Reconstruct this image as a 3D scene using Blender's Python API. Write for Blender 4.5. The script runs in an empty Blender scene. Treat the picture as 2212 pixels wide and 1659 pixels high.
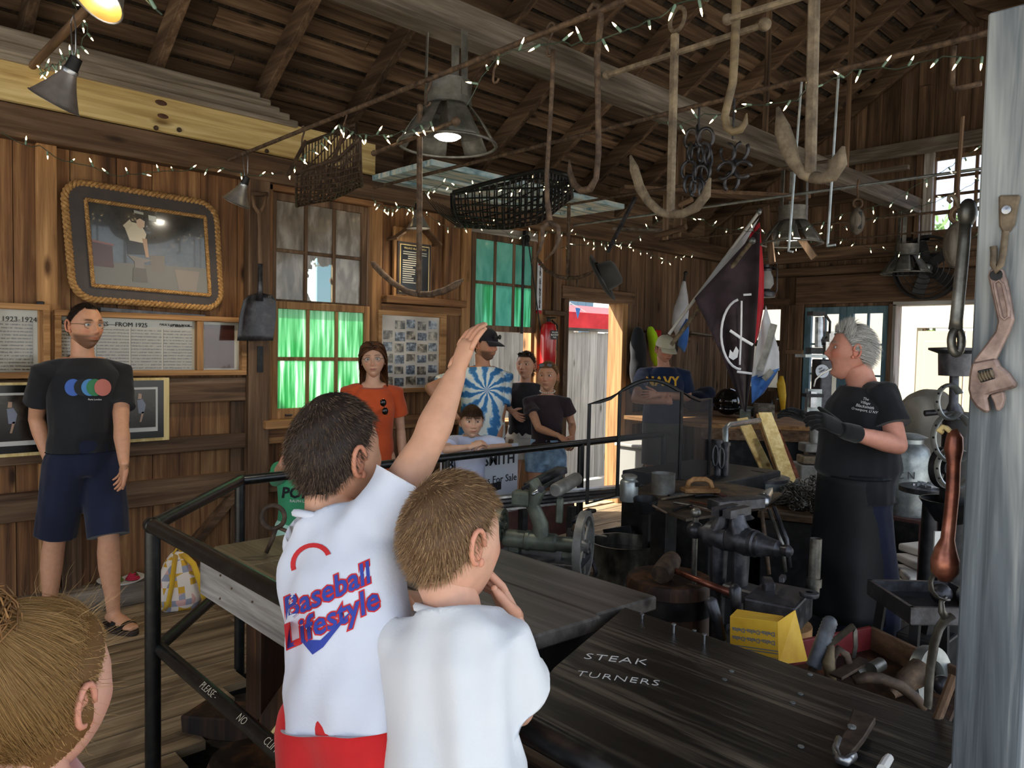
import bpy,bmesh,math,random
import numpy as np
from mathutils import Vector,Matrix,noise
from mathutils.bvhtree import BVHTree
random.seed(7);RNG=np.random.default_rng(7)
SC=bpy.context.scene;COL=SC.collection
# ------------------------------------------------------------------ camera
IW,IH,FPX=2212.0,1659.0,1630.0
YAW,PIT,ROL,CAMZ=math.radians(46.515),math.radians(2.703),math.radians(1.194),1.55
FW=Vector((math.cos(YAW)*math.cos(PIT),math.sin(YAW)*math.cos(PIT),-math.sin(PIT)))
_rt=Vector((math.sin(YAW),-math.cos(YAW),0));_up=_rt.cross(FW)
RT=_rt*math.cos(ROL)+_up*math.sin(ROL);UP=_up*math.cos(ROL)-_rt*math.sin(ROL)
CAM=Vector((0,0,CAMZ))
cd=bpy.data.cameras.new('camera');cam=bpy.data.objects.new('camera',cd);COL.objects.link(cam)
cd.sensor_fit='HORIZONTAL';cd.sensor_width=36.0;cd.lens=36.0*FPX/IW;cd.clip_start=.05;cd.clip_end=300
cam.matrix_world=Matrix(((RT.x,UP.x,-FW.x,0),(RT.y,UP.y,-FW.y,0),(RT.z,UP.z,-FW.z,CAMZ),(0,0,0,1)))
SC.camera=cam
def P(x,y,X=None,Y=None,Z=None,D=None):
    """point of the place seen at photo pixel (x, y) on the plane X=, Y=, Z= or at depth D"""
    d=FW+RT*((x-IW/2)/FPX)-UP*((y-IH/2)/FPX)
    if X is not None:t=X/d.x
    elif Y is not None:t=Y/d.y
    elif Z is not None:t=(Z-CAMZ)/d.z
    else:t=D
    return CAM+d*t
# ------------------------------------------------------------------ light
def C(h,a=1.0):
    if isinstance(h,(tuple,list)):return tuple(h)[:3]+(a,)
    h=h.lstrip('#');v=[int(h[i:i+2],16)/255 for i in(0,2,4)]
    return tuple((x/12.92 if x<=.04045 else((x+.055)/1.055)**2.4) for x in v)+(a,)
wd=bpy.data.worlds.new('sky');SC.world=wd;wd.use_nodes=True
_n=wd.node_tree.nodes;_l=wd.node_tree.links;_n.clear()
_o=_n.new('ShaderNodeOutputWorld');_b=_n.new('ShaderNodeBackground');_s=_n.new('ShaderNodeTexSky')
_s.sky_type='NISHITA';_s.sun_disc=False;_s.sun_elevation=math.radians(48);_s.sun_rotation=math.radians(-30);_s.air_density=1.0;_s.dust_density=2.0
_mx=_n.new('ShaderNodeMix');_mx.data_type='RGBA';_mx.inputs[0].default_value=.55;_mx.inputs[7].default_value=(.50,.52,.55,1)
_hs=_n.new('ShaderNodeMix');_hs.data_type='RGBA';_hs.blend_type='MULTIPLY';_hs.inputs[0].default_value=1;_hs.inputs[7].default_value=(.12,.12,.12,1)
_l.new(_s.outputs[0],_hs.inputs[6]);_l.new(_hs.outputs[2],_mx.inputs[6]);_l.new(_mx.outputs[2],_b.inputs[0]);_b.inputs[1].default_value=3.0
_l.new(_b.outputs[0],_o.inputs[0])
sd=bpy.data.lights.new('sun','SUN');sun=bpy.data.objects.new('sun',sd);COL.objects.link(sun)
sd.energy=12.0;sd.angle=math.radians(.6);sd.color=(1,.93,.82)
_sdir=Vector((.62,-.52,-.80)).normalized()
sun.rotation_euler=_sdir.to_track_quat('-Z','Y').to_euler()
vs=SC.view_settings;vs.view_transform='Standard';vs.look='None';vs.gamma=1.0;vs.use_curve_mapping=False
vs.exposure=0.62
try:
    SC.cycles.max_bounces=6;SC.cycles.diffuse_bounces=4;SC.cycles.glossy_bounces=3;SC.cycles.transparent_max_bounces=8;SC.cycles.sample_clamp_indirect=6;SC.cycles.adaptive_threshold=.03;SC.cycles.caustics_reflective=False;SC.cycles.caustics_refractive=False
except Exception:pass
# ------------------------------------------------------------------ mesh builder
class MB:
    def __init__(s):s.v=[];s.f=[];s.m=[]
    def add(s,vs,fs,mi=0):
        k=len(s.v);s.v+=[tuple(v) for v in vs];s.f+=[tuple(i+k for i in f) for f in fs];s.m+=[mi]*len(fs);return s
    def box(s,c,d,M=None,mi=0):
        x,y,z=d[0]/2,d[1]/2,d[2]/2;c=Vector(c)
        vs=[Vector((a*x,b*y,e*z)) for e in(-1,1) for b in(-1,1) for a in(-1,1)]
        if M is not None:vs=[M@v for v in vs]
        return s.add([v+c for v in vs],[(0,2,3,1),(4,5,7,6),(0,1,5,4),(2,6,7,3),(0,4,6,2),(1,3,7,5)],mi)
    def bb(s,x0,x1,y0,y1,z0,z1,mi=0):
        return s.box(((x0+x1)/2,(y0+y1)/2,(z0+z1)/2),(abs(x1-x0),abs(y1-y0),abs(z1-z0)),None,mi)
    def beam(s,p,q,w,h,up=(0,0,1),mi=0):
        p=Vector(p);q=Vector(q);a=q-p;L=a.length;a.normalize();up=Vector(up)
        b=up.cross(a)
        if b.length<1e-4:b=Vector((1,0,0)).cross(a)
        b.normalize();c=a.cross(b)
        M=Matrix((a,b,c)).transposed()
        return s.box((p+q)/2,(L,w,h),M,mi)
    def tube(s,pts,r,n=10,cap=True,ry=None,mi=0,closed=False,up=None):
        pts=[Vector(p) for p in pts];m=len(pts)
        rs=list(r) if isinstance(r,(list,tuple)) else[r]*m
        rys=rs if ry is None else(list(ry) if isinstance(ry,(list,tuple)) else[ry]*m)
        vs=[];u=None
        for i,p in enumerate(pts):
            if closed:t=pts[(i+1)%m]-pts[i-1]
            else:t=pts[min(i+1,m-1)]-pts[max(i-1,0)]
            if t.length<1e-9:t=Vector((0,0,1))
            t.normalize()
            if u is None:
                u=Vector(up) if up is not None else(Vector((0,0,1)) if abs(t.z)<.9 else Vector((1,0,0)))
            u=u-t*u.dot(t)
            if u.length<1e-6:u=t.orthogonal()
            u.normalize();w=t.cross(u)
            for k in range(n):
                a=2*math.pi*k/n;vs.append(p+w*(math.cos(a)*rs[i])+u*(math.sin(a)*rys[i]))
        fs=[]
        for i in range(m if closed else m-1):
            j=(i+1)%m
            for k in range(n):fs.append((i*n+k,i*n+(k+1)%n,j*n+(k+1)%n,j*n+k))
        if cap and not closed:fs.append(tuple(range(n-1,-1,-1)));fs.append(tuple((m-1)*n+k for k in range(n)))
        return s.add(vs,fs,mi)
    def lathe(s,prof,c=(0,0,0),axis=(0,0,1),n=20,mi=0,cap=False,arc=None):
        ax=Vector(axis).normalized();u=ax.orthogonal().normalized();w=ax.cross(u);c=Vector(c);vs=[];fs=[]
        tot=2*math.pi if arc is None else arc;nn=n if arc is None else n+1
        for r,z in prof:
            for k in range(nn):
                a=tot*k/n;vs.append(c+ax*z+(u*math.cos(a)+w*math.sin(a))*r)
        for i in range(len(prof)-1):
            for k in range(n):
                k2=(k+1)%n if arc is None else k+1
                fs.append((i*nn+k,i*nn+k2,(i+1)*nn+k2,(i+1)*nn+k))
        if cap:fs.append(tuple(range(nn-1,-1,-1)));fs.append(tuple((len(prof)-1)*nn+k for k in range(nn)))
        return s.add(vs,fs,mi)
    def ell(s,c,r,n=14,m=9,M=None,mi=0):
        c=Vector(c);vs=[];
        rr=(r,r,r) if not isinstance(r,(tuple,list,Vector)) else r
        for i in range(m+1):
            t=math.pi*i/m
            for k in range(n):
                a=2*math.pi*k/n;v=Vector((math.sin(t)*math.cos(a)*rr[0],math.sin(t)*math.sin(a)*rr[1],math.cos(t)*rr[2]))
                vs.append((M@v if M is not None else v)+c)
        fs=[(i*n+k,(i+1)*n+k,(i+1)*n+(k+1)%n,i*n+(k+1)%n) for i in range(m) for k in range(n)]
        return s.add(vs,fs,mi)
    def prism(s,poly,a,b,o=(0,0,0),u=(1,0,0),v=(0,0,1),mi=0):
        """polygon in the (u,v) plane through o, thickened from a to b along u x v"""
        o=Vector(o);u=Vector(u);v=Vector(v);w=u.cross(v).normalized();n=len(poly)
        A=[o+u*p[0]+v*p[1]+w*a for p in poly];B=[o+u*p[0]+v*p[1]+w*b for p in poly]
        ar=sum(poly[i][0]*poly[(i+1)%n][1]-poly[(i+1)%n][0]*poly[i][1] for i in range(n))
        up_,dn=tuple(range(n,2*n)),tuple(range(n-1,-1,-1))
        fs=[dn,up_]+[(i,(i+1)%n,n+(i+1)%n,n+i) for i in range(n)]
        if(ar<0)^(b<a):fs=[tuple(reversed(f)) for f in fs]
        return s.add(A+B,fs,mi)
    def sheet(s,grid,mi=0):
        h,w=len(grid),len(grid[0])
        return s.add([p for r in grid for p in r],[(i*w+j,i*w+j+1,(i+1)*w+j+1,(i+1)*w+j) for i in range(h-1) for j in range(w-1)],mi)
def tag(o,label=None,cat=None,group=None,kind=None):
    if label:o['label']=label
    if cat:o['category']=cat
    if group:o['group']=group
    if kind:o['kind']=kind
    return o
def weld_dup(me):
    bm=bmesh.new();bm.from_mesh(me);bmesh.ops.remove_doubles(bm,verts=bm.verts,dist=1e-5);bmesh.ops.recalc_face_normals(bm,faces=bm.faces);bm.to_mesh(me);bm.free()
def mesh(name,mb,mats,smooth=False,fix=False):
    me=bpy.data.meshes.new(name);me.from_pydata(mb.v,[],mb.f)
    if not isinstance(mats,(list,tuple)):mats=[mats]
    for m in mats:me.materials.append(M(m))
    if len(mats)>1:me.polygons.foreach_set('material_index',mb.m)
    if fix:weld_dup(me)
    if smooth:me.polygons.foreach_set('use_smooth',[True]*len(me.polygons))
    me.update();return me
def ob(name,mb,mats,parent=None,smooth=False,bevel=0,fix=False,loc=None,**kw):
    me=mb if isinstance(mb,bpy.types.Mesh) else mesh(name,mb,mats,smooth,fix)
    o=bpy.data.objects.new(name,me);COL.objects.link(o)
    if parent is not None:o.parent=parent
    if loc is not None:o.location=loc
    if bevel:
        b=o.modifiers.new('bevel','BEVEL');b.width=bevel;b.segments=2 if bevel>.006 else 1;b.limit_method='ANGLE';b.angle_limit=.7
    if smooth and smooth!=1:
        try:me.set_sharp_from_angle(angle=smooth)
        except Exception:pass
    tag(o,**{k:v for k,v in kw.items()});return o
def em(name,loc=(0,0,0),rz=0,parent=None,**kw):
    o=bpy.data.objects.new(name,None);COL.objects.link(o);o.location=loc;o.rotation_euler=(0,0,rz);o.empty_display_size=.1
    if parent is not None:o.parent=parent
    return tag(o,**kw)
def tree(o,parent=None):
    c=o.copy();COL.objects.link(c);c.parent=parent
    for ch in list(o.children):tree(ch,c)
    return c
def text_mesh(s,size,font_shear=0,ext=.001,bold=0,align='CENTER',spacing=1.0):
    cu=bpy.data.curves.new('txt','FONT');cu.body=s;cu.size=size;cu.shear=font_shear;cu.extrude=ext;cu.offset=bold;cu.align_x=align;cu.align_y='CENTER';cu.resolution_u=2;cu.space_character=spacing
    o=bpy.data.objects.new('txt',cu);COL.objects.link(o)
    dg=bpy.context.evaluated_depsgraph_get();me=bpy.data.meshes.new_from_object(o.evaluated_get(dg));bpy.data.objects.remove(o);bpy.data.curves.remove(cu)
    return me
def text_ob(name,s,size,o,u,v,mat,parent=None,**k):
    """flat lettering at o with reading direction u and letter-up v"""
    me=text_mesh(s,size,**k);u=Vector(u).normalized();v=Vector(v).normalized();w=u.cross(v)
    me.transform(Matrix(((u.x,v.x,w.x,o[0]),(u.y,v.y,w.y,o[1]),(u.z,v.z,w.z,o[2]),(0,0,0,1))))
    me.materials.clear();me.materials.append(M(mat));return ob(name,me,None,parent)
# ------------------------------------------------------------------ materials
MATS={}
def M(m):return MATS[m] if isinstance(m,str) else m
def node_mat(name):
    m=bpy.data.materials.new(name);m.use_nodes=True;nt=m.node_tree;nt.nodes.clear()
    out=nt.nodes.new('ShaderNodeOutputMaterial');b=nt.nodes.new('ShaderNodeBsdfPrincipled');nt.links.new(b.outputs[0],out.inputs[0]);MATS[name]=m
    return m,nt,b,out
def ramp(nt,stops):
    r=nt.nodes.new('ShaderNodeValToRGB');e=r.color_ramp.elements
    e[0].position,e[0].color=stops[0][0],C(stops[0][1]);e[1].position,e[1].color=stops[-1][0],C(stops[-1][1])
    for p,c in stops[1:-1]:
        k=e.new(p);k.color=C(c)
    return r
def coords(nt,scale,rnd=True,kind='Object'):
    tc=nt.nodes.new('ShaderNodeTexCoord');mp=nt.nodes.new('ShaderNodeMapping');mp.inputs['Scale'].default_value=scale
    src=tc.outputs[kind]
    if rnd:
        oi=nt.nodes.new('ShaderNodeObjectInfo');ml=nt.nodes.new('ShaderNodeMath');ml.operation='MULTIPLY';ml.inputs[1].default_value=37.0
        ad=nt.nodes.new('ShaderNodeVectorMath');nt.links.new(oi.outputs['Random'],ml.inputs[0]);nt.links.new(src,ad.inputs[0]);nt.links.new(ml.outputs[0],ad.inputs[1]);src=ad.outputs[0]
    nt.links.new(src,mp.inputs[0]);return mp.outputs[0]
def pm(name,c1,c2=None,c3=None,scale=(8,8,8),rough=.6,metal=0,bump=.1,detail=4,rnd=True,vary=0,spec=.5,dist=0,rr=0,lo=.3,hi=.7,coat=0,sheen=0,bdist=.01):
    m,nt,b,out=node_mat(name);L=nt.links
    v=coords(nt,scale,rnd);nz=nt.nodes.new('ShaderNodeTexNoise');nz.inputs['Scale'].default_value=1;nz.inputs['Detail'].default_value=detail;nz.inputs['Roughness'].default_value=.62;nz.inputs['Distortion'].default_value=dist
    L.new(v,nz.inputs['Vector'])
    st=[(lo,c1),(hi,c2 or c1)] if c3 is None else[(lo,c1),((lo+hi)/2,c2),(hi,c3)]
    r=ramp(nt,st);L.new(nz.outputs['Fac'],r.inputs[0]);col=r.outputs[0]
    if vary:
        oi=nt.nodes.new('ShaderNodeObjectInfo');mr=nt.nodes.new('ShaderNodeMapRange');mr.inputs[3].default_value=1-vary;mr.inputs[4].default_value=1+vary
        L.new(oi.outputs['Random'],mr.inputs[0]);mx=nt.nodes.new('ShaderNodeMix');mx.data_type='RGBA';mx.blend_type='MULTIPLY';mx.inputs[0].default_value=1
        L.new(col,mx.inputs[6]);L.new(mr.outputs[0],mx.inputs[7]);col=mx.outputs[2]
    L.new(col,b.inputs['Base Color']);b.inputs['Roughness'].default_value=rough;b.inputs['Metallic'].default_value=metal
    b.inputs['Specular IOR Level'].default_value=spec;b.inputs['Coat Weight'].default_value=coat;b.inputs['Sheen Weight'].default_value=sheen
    if rr:
        m2=nt.nodes.new('ShaderNodeMapRange');m2.inputs[1].default_value=.3;m2.inputs[2].default_value=.7;m2.inputs[3].default_value=rough-rr;m2.inputs[4].default_value=rough+rr;L.new(nz.outputs['Fac'],m2.inputs[0]);L.new(m2.outputs[0],b.inputs['Roughness'])
    if bump:
        bp=nt.nodes.new('ShaderNodeBump');bp.inputs['Strength'].default_value=bump;bp.inputs['Distance'].default_value=bdist;L.new(nz.outputs['Fac'],bp.inputs['Height']);L.new(bp.outputs[0],b.inputs['Normal'])
    return m
def wood(name,dark,mid,light,axis='z',rough=.75,vary=.25,grain=1.0,bump=.35,knots=True,spec=.3):
    """sawn board: streaks along the axis, slow blotches, a few knots"""
    m,nt,b,out=node_mat(name);L=nt.links
    sc={'x':(1.1,26,26),'y':(26,1.1,26),'z':(26,26,1.1)}[axis];s2={'x':(.7,5,5),'y':(5,.7,5),'z':(5,5,.7)}[axis]
    v=coords(nt,tuple(a*grain for a in sc));n1=nt.nodes.new('ShaderNodeTexNoise');n1.inputs['Scale'].default_value=1;n1.inputs['Detail'].default_value=4;n1.inputs['Distortion'].default_value=.5;n1.inputs['Roughness'].default_value=.68;L.new(v,n1.inputs['Vector'])
    v2=coords(nt,s2);n2=nt.nodes.new('ShaderNodeTexNoise');n2.inputs['Scale'].default_value=1;n2.inputs['Detail'].default_value=2;n2.inputs['Distortion'].default_value=1.2;L.new(v2,n2.inputs['Vector'])
    mm=nt.nodes.new('ShaderNodeMix');mm.data_type='FLOAT';mm.inputs[0].default_value=.42;L.new(n1.outputs['Fac'],mm.inputs[2]);L.new(n2.outputs['Fac'],mm.inputs[3])
    r=ramp(nt,[(.36,dark),(.5,mid),(.64,light)]);L.new(mm.outputs[0],r.inputs[0]);col=r.outputs[0]
    if knots:
        v3=coords(nt,{'x':(2.2,7,7),'y':(7,2.2,7),'z':(7,7,2.2)}[axis]);vo=nt.nodes.new('ShaderNodeTexVoronoi');vo.inputs['Scale'].default_value=.8;L.new(v3,vo.inputs['Vector'])
        kr=ramp(nt,[(.05,'#000000'),(.14,'#ffffff')]);L.new(vo.outputs['Distance'],kr.inputs[0])
        km=nt.nodes.new('ShaderNodeMix');km.data_type='RGBA';km.blend_type='MIX';dk=C(dark);km.inputs[6].default_value=(dk[0]*.5,dk[1]*.45,dk[2]*.4,1);L.new(kr.outputs[0],km.inputs[0]);L.new(col,km.inputs[7]);col=km.outputs[2]
    if vary:
        oi=nt.nodes.new('ShaderNodeObjectInfo');mr=nt.nodes.new('ShaderNodeMapRange');mr.inputs[3].default_value=1-vary;mr.inputs[4].default_value=1+vary;L.new(oi.outputs['Random'],mr.inputs[0])
        mx=nt.nodes.new('ShaderNodeMix');mx.data_type='RGBA';mx.blend_type='MULTIPLY';mx.inputs[0].default_value=1;L.new(col,mx.inputs[6]);L.new(mr.outputs[0],mx.inputs[7]);col=mx.outputs[2]
    L.new(col,b.inputs['Base Color']);b.inputs['Roughness'].default_value=rough;b.inputs['Specular IOR Level'].default_value=spec
    bp=nt.nodes.new('ShaderNodeBump');bp.inputs['Strength'].default_value=bump;bp.inputs['Distance'].default_value=.004;L.new(n1.outputs['Fac'],bp.inputs['Height']);L.new(bp.outputs[0],b.inputs['Normal'])
    return m
def emit(name,col,s):
    m,nt,b,out=node_mat(name);b.inputs['Base Color'].default_value=C(col);b.inputs['Emission Color'].default_value=C(col);b.inputs['Emission Strength'].default_value=s;return m
def glass(name,tint='#ffffff',a=.12,rough=.05):
    m,nt,b,out=node_mat(name);t=nt.nodes.new('ShaderNodeBsdfTransparent');t.inputs[0].default_value=C(tint);mx=nt.nodes.new('ShaderNodeMixShader');b.inputs['Base Color'].default_value=C(tint);b.inputs['Roughness'].default_value=rough
    mx.inputs[0].default_value=a;nt.links.new(t.outputs[0],mx.inputs[1]);nt.links.new(b.outputs[0],mx.inputs[2]);nt.links.new(mx.outputs[0],out.inputs[0]);return m
for ax in 'xyz':
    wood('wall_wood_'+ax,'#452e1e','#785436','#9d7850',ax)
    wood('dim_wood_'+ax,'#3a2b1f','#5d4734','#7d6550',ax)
    wood('roof_wood_'+ax,'#2e231a','#584534','#7c6650',ax,vary=.35)
    wood('dusty_wood_'+ax,'#3f3931','#6a6156','#8d857a',ax,knots=False)
    wood('grey_wood_'+ax,'#55524d','#85807a','#b0aca5',ax,vary=.2)
    wood('pine_'+ax,'#a98d57','#cdb67c','#e2d09c',ax,vary=.06,bump=.12)
    wood('deck_wood_'+ax,'#4d4030','#7b6a52','#a08d72',ax,vary=.18)
    wood('frame_wood_'+ax,'#6a4a2b','#977048','#b98f60',ax,vary=.12)
wood('black_wood_x','#0c0b0a','#1d1a18','#4a433b','x',rough=.38,vary=0,grain=1.6,spec=.5);wood('black_wood_y','#0c0b0a','#1b1917','#6e6252','y',rough=.36,vary=0,grain=1.6,spec=.5)
wood('bench_wood','#2f2a26','#4a443e','#67605a','y',rough=.42,vary=0,grain=.8,bump=.2,spec=.5);wood('bench_wood_old','#4e4334','#6f6047','#8a785b','y',rough=.6,vary=0,grain=.8)
wood('burnt_wood_z','#0e0905','#3a2110','#b98a45','z',rough=.6,vary=.05,grain=.45);wood('charred_wood_z','#0d0a08','#2a1a10','#5a3a20','z',rough=.6,vary=.05,grain=.6)
wood('post_wood_z','#343a40','#62696e','#a6aaa8','z',rough=.7,vary=0,grain=.9,knots=False)
pm('dirt','#1a1613','#2e2822','#4a4038',scale=(9,9,9),rough=.95,bump=.8,rnd=False,bdist=.03)
pm('rust','#3a2d25','#574739','#77614c',scale=(30,30,30),rough=.75,metal=.35,bump=.25);pm('dusty_iron','#4a4035','#6f6250','#8f8068',scale=(22,22,22),rough=.8,metal=.25,bump=.2)
pm('dark_iron','#2a2a2d','#3e3e42','#58585c',scale=(18,18,18),rough=.42,metal=.6,bump=.15,rr=.12);pm('black_iron','#131314','#1f1f20','#2e2e30',scale=(16,16,16),rough=.5,metal=.55,bump=.12)
pm('steel','#6d7074','#9ea1a5','#c4c7ca',scale=(14,14,14),rough=.32,metal=.9,bump=.05,rr=.1);pm('galv','#6f7474','#8e9494','#aab0b0',scale=(12,12,12),rough=.42,metal=.7,bump=.06)
pm('aluminium','#8e8b86','#aaa7a2','#c5c2bc',scale=(10,10,10),rough=.35,metal=.85,bump=.03);pm('pewter','#5b5a55','#767570','#92918c',scale=(10,10,10),rough=.55,metal=.5,bump=.05)
pm('brown_iron','#2a2019','#43352a','#5c4a3a',scale=(25,25,25),rough=.7,metal=.4,bump=.2);pm('copper','#4a2a22','#7d4a3a','#a8705a',scale=(14,14,14),rough=.35,metal=.7,bump=.08)
pm('rail_black','#0b0c0d','#131415','#22241f',scale=(30,30,30),rough=.32,metal=.1,bump=.06,rnd=False);pm('machine_green','#3c4038','#50554a','#6b6f60',scale=(10,10,10),rough=.5,metal=.3,bump=.1)
# ------------------------------------------------------------------ setting
YW,XG,ZD=4.80,8.10,-.12
RS,RZ,YR=.63,3.14,2.30
def roof_z(y):return RZ+RS*(YW-y) if y>=YR else RZ+RS*(YW-YR)-RS*(YR-y)
CP=math.cos(math.atan(RS));SP=math.sin(math.atan(RS))
outside=em('ground',kind='structure')
pm('paving','#8f8a80','#a8a296','#bdb6a8',scale=(.6,.6,.6),rough=.9,bump=.2,rnd=False)
pm('lawn','#7e8a58','#97a06c','#b5b58a',scale=(3,3,3),rough=.95,bump=.3,rnd=False)
ob('paving',MB().box((0,0,ZD-.16),(60,60,.1)),'paving',outside)
dirt=em('floor',kind='structure')
g=[]
for i in range(46):
    g.append([(.85+j*.105,-.6+i*.1,ZD+.018*noise.noise((j*.5,i*.5,3))+.008*noise.noise((j*2.1,i*2.1,9))) for j in range(72)])
ob('earth',MB().sheet(g),'dirt',dirt,smooth=True)
pm('cinder','#1d1a18','#3a342e','#6a5f53',scale=(40,40,40),rough=.9,bump=.3)
mb=MB()
for i in range(2600):
    x,y=random.uniform(2.0,7.6),random.uniform(-.2,3.3);r=random.uniform(.006,.02)
    mb.ell((x,y,ZD+.012),(r,r*random.uniform(.6,1),r*.6),5,3,Matrix.Rotation(random.random()*3,3,'Z'))
ob('cinders',mb,'cinder',dirt,kind='stuff')
deck=em('floor_deck',kind='structure')
y=-1.4;k=0
while y<YW-.01:
    w=.138;y1=min(y+w,YW);xe=XG if y>3.42 else(.98 if y<2.7 else .98+(y-2.7)*.85)
    xs=[-1.6];off=(.9 if k%2 else 2.1)
    while xs[-1]<xe-.2:
        nx=xs[-1]+(off if len(xs)==1 else 2.44);xs.append(min(nx,xe))
        if xe-xs[-1]<.25:xs[-1]=xe
    for a,b in zip(xs,xs[1:]):
        if b-a>.02:ob('plank',MB().bb(a+.0015,b-.0015,y+.004,y1-.003,-.035,random.uniform(-.002,.0015)),'deck_wood_x',deck)
    y=y1;k+=1
ob('joist',MB().bb(-1.6,.96,-1.4,3.4,-.14,-.037).bb(.9,XG,3.42,YW,-.14,-.037),'black_iron',deck)
# ---- boarded walls
def boards(parent,plane,at_,u0,u1,ztop,openings,mat,w=.235,th=.022,z0=0.0,flip=1):
    cuts=sorted({u0,u1}.union(*[{o[0],o[1]} for o in openings if u0<o[1] and o[0]<u1] or[set()]));cuts=[c for c in cuts if u0<=c<=u1]
    for a,b in zip(cuts,cuts[1:]):
        n=max(1,round((b-a)/w));e=[a+(b-a)*i/n for i in range(n+1)]
        for i in range(1,n):e[i]+=random.uniform(-.03,.03)
        for p,q in zip(e,e[1:]):
            zt=ztop((p+q)/2);segs=[(z0,zt)]
            for o in openings:
                if o[0]<(p+q)/2<o[1]:
                    segs=[s for z_a,z_b in segs for s in((z_a,min(z_b,o[2])),(max(z_a,o[3]),z_b)) if s[1]-s[0]>.01]
            for z_a,z_b in segs:
                d=random.uniform(0,.006);mb=MB()
                if plane=='Y':mb.bb(p+.002,q-.002,at_+flip*d,at_+flip*(d+th),z_a,z_b)
                else:mb.bb(at_+flip*d,at_+flip*(d+th),p+.002,q-.002,z_a,z_b)
                ob('plank',mb,mat,parent)
W1,W2,D1=(2.29,3.07,1.03,2.57),(4.02,4.80,.93,2.55),(5.22,6.02,0,2.02)
wl=em('wall_left',kind='structure')
boards(wl,'Y',YW,-4.6,2.29,lambda u:2.78,[],'wall_wood_z')
boards(wl,'Y',YW,2.29,5.22,lambda u:2.78,[W1,W2],'wall_wood_z')
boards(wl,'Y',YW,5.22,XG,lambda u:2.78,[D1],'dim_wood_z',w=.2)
ob('backing',MB().bb(-4.6,2.26,YW+.035,YW+.05,0,2.78).bb(3.1,3.98,YW+.035,YW+.05,0,2.78).bb(2.26,5.2,YW+.035,YW+.05,2.6,2.78).bb(2.26,5.2,YW+.035,YW+.05,0,.9).bb(4.84,5.2,YW+.035,YW+.05,0,2.78).bb(6.05,XG+.1,YW+.035,YW+.05,0,2.78).bb(5.2,6.05,YW+.035,YW+.05,2.05,2.78),'black_iron',wl)
def rail_(name,x0,x1,z0,z1,d,mat,parent=wl,bevel=.004):return ob(name,MB().bb(x0,x1,YW-d,YW,z0,z1),mat,parent,bevel=bevel)
rail_('stud',.955,1.05,.15,2.62,.045,'frame_wood_z');rail_('stud',-.4,-.3,.15,2.6,.05,'wall_wood_z')
rail_('girt',-1.6,2.12,1.174,1.325,.052,'dim_wood_x');rail_('girt',-1.6,2.12,.867,.962,.06,'dim_wood_x');rail_('girt',-1.6,2.12,.556,.712,.05,'dim_wood_x')
rail_('post',2.12,2.262,.0,2.62,.09,'dim_wood_z');ob('mortise',MB().bb(2.175,2.215,YW-.095,YW-.089,1.36,1.53),'black_iron',wl)
rail_('stud',2.03,2.12,.1,1.17,.03,'dim_wood_z');rail_('stud',1.06,1.16,.0,.55,.05,'dim_wood_z')
ob('brace',MB().beam((1.62,YW-.03,.12),(2.05,YW-.03,.56),.04,.10,up=(0,1,0)),'dim_wood_x',wl)
ob('sill_beam',MB().bb(-1.6,2.12,YW-.13,YW,0,.135),'dusty_wood_x',wl,bevel=.008)
rail_('wall_plate',-4.6,XG,2.60,2.77,.10,'dim_wood_x');ob('pine_header',MB().bb(-1.6,3.03,YW-.14,YW-.1,2.772,2.985),'pine_x',wl,bevel=.003)
pm('knot','#3a2214','#5a3620',scale=(60,60,60),rough=.6)
for(a,b,r1,r2) in((348,222,.034,.016),(352,251,.032,.014)):ob('knot',MB().ell(P(a,b,Y=YW-.14),(r1,.0035,r2)),'knot',wl,smooth=True)
for(a,b) in((336,277),(386,281),(575,327)):ob('bolt',MB().lathe([(0,0),(.012,0),(.014,-.004),(.014,-.012)],P(a,b,Y=YW-.142),(0,1,0),10),'rust',wl)
mb=MB()
for i in range(5):mb.add(*(lambda a:(a.v,a.f))(MB().beam((-1.6,YW-.12-.012*i,2.99+.028*i),(2.42-.07*i,YW-.13-.01*i,2.99+.026*i),.07+.02*(i%2),.045)))
ob('weathered_beam',mb,'dusty_wood_x',wl,bevel=.012)
rail_('casing',3.07,3.16,.9,2.62,.045,'frame_wood_z');rail_('casing',2.262,2.30,.95,2.6,.05,'wall_wood_z')
rail_('head',2.26,3.16,2.56,2.62,.05,'wall_wood_x');rail_('ledge',3.16,3.93,1.87,1.925,.11,'wall_wood_x');rail_('rail',3.16,3.95,1.80,1.865,.04,'wall_wood_x')
rail_('stud',3.76,3.92,1.1,2.6,.03,'wall_wood_z');rail_('casing',3.93,4.02,.6,2.62,.05,'frame_wood_z');rail_('casing',4.80,4.87,.6,2.6,.05,'frame_wood_z')
rail_('girt',2.26,4.02,.92,1.02,.062,'wall_wood_x');rail_('girt',2.26,5.2,.55,.70,.056,'dim_wood_x');rail_('sill_beam',2.26,5.2,0,.13,.1,'dusty_wood_x')
rail_('ledge',4.87,5.16,1.86,1.90,.08,'dim_wood_x');rail_('stud',5.02,5.12,1.9,2.62,.04,'dim_wood_z')
rail_('shelf_rail',6.25,7.25,1.66,1.74,.04,'dim_wood_x');rail_('girt',6.2,XG,.80,.92,.05,'frame_wood_x')
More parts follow.
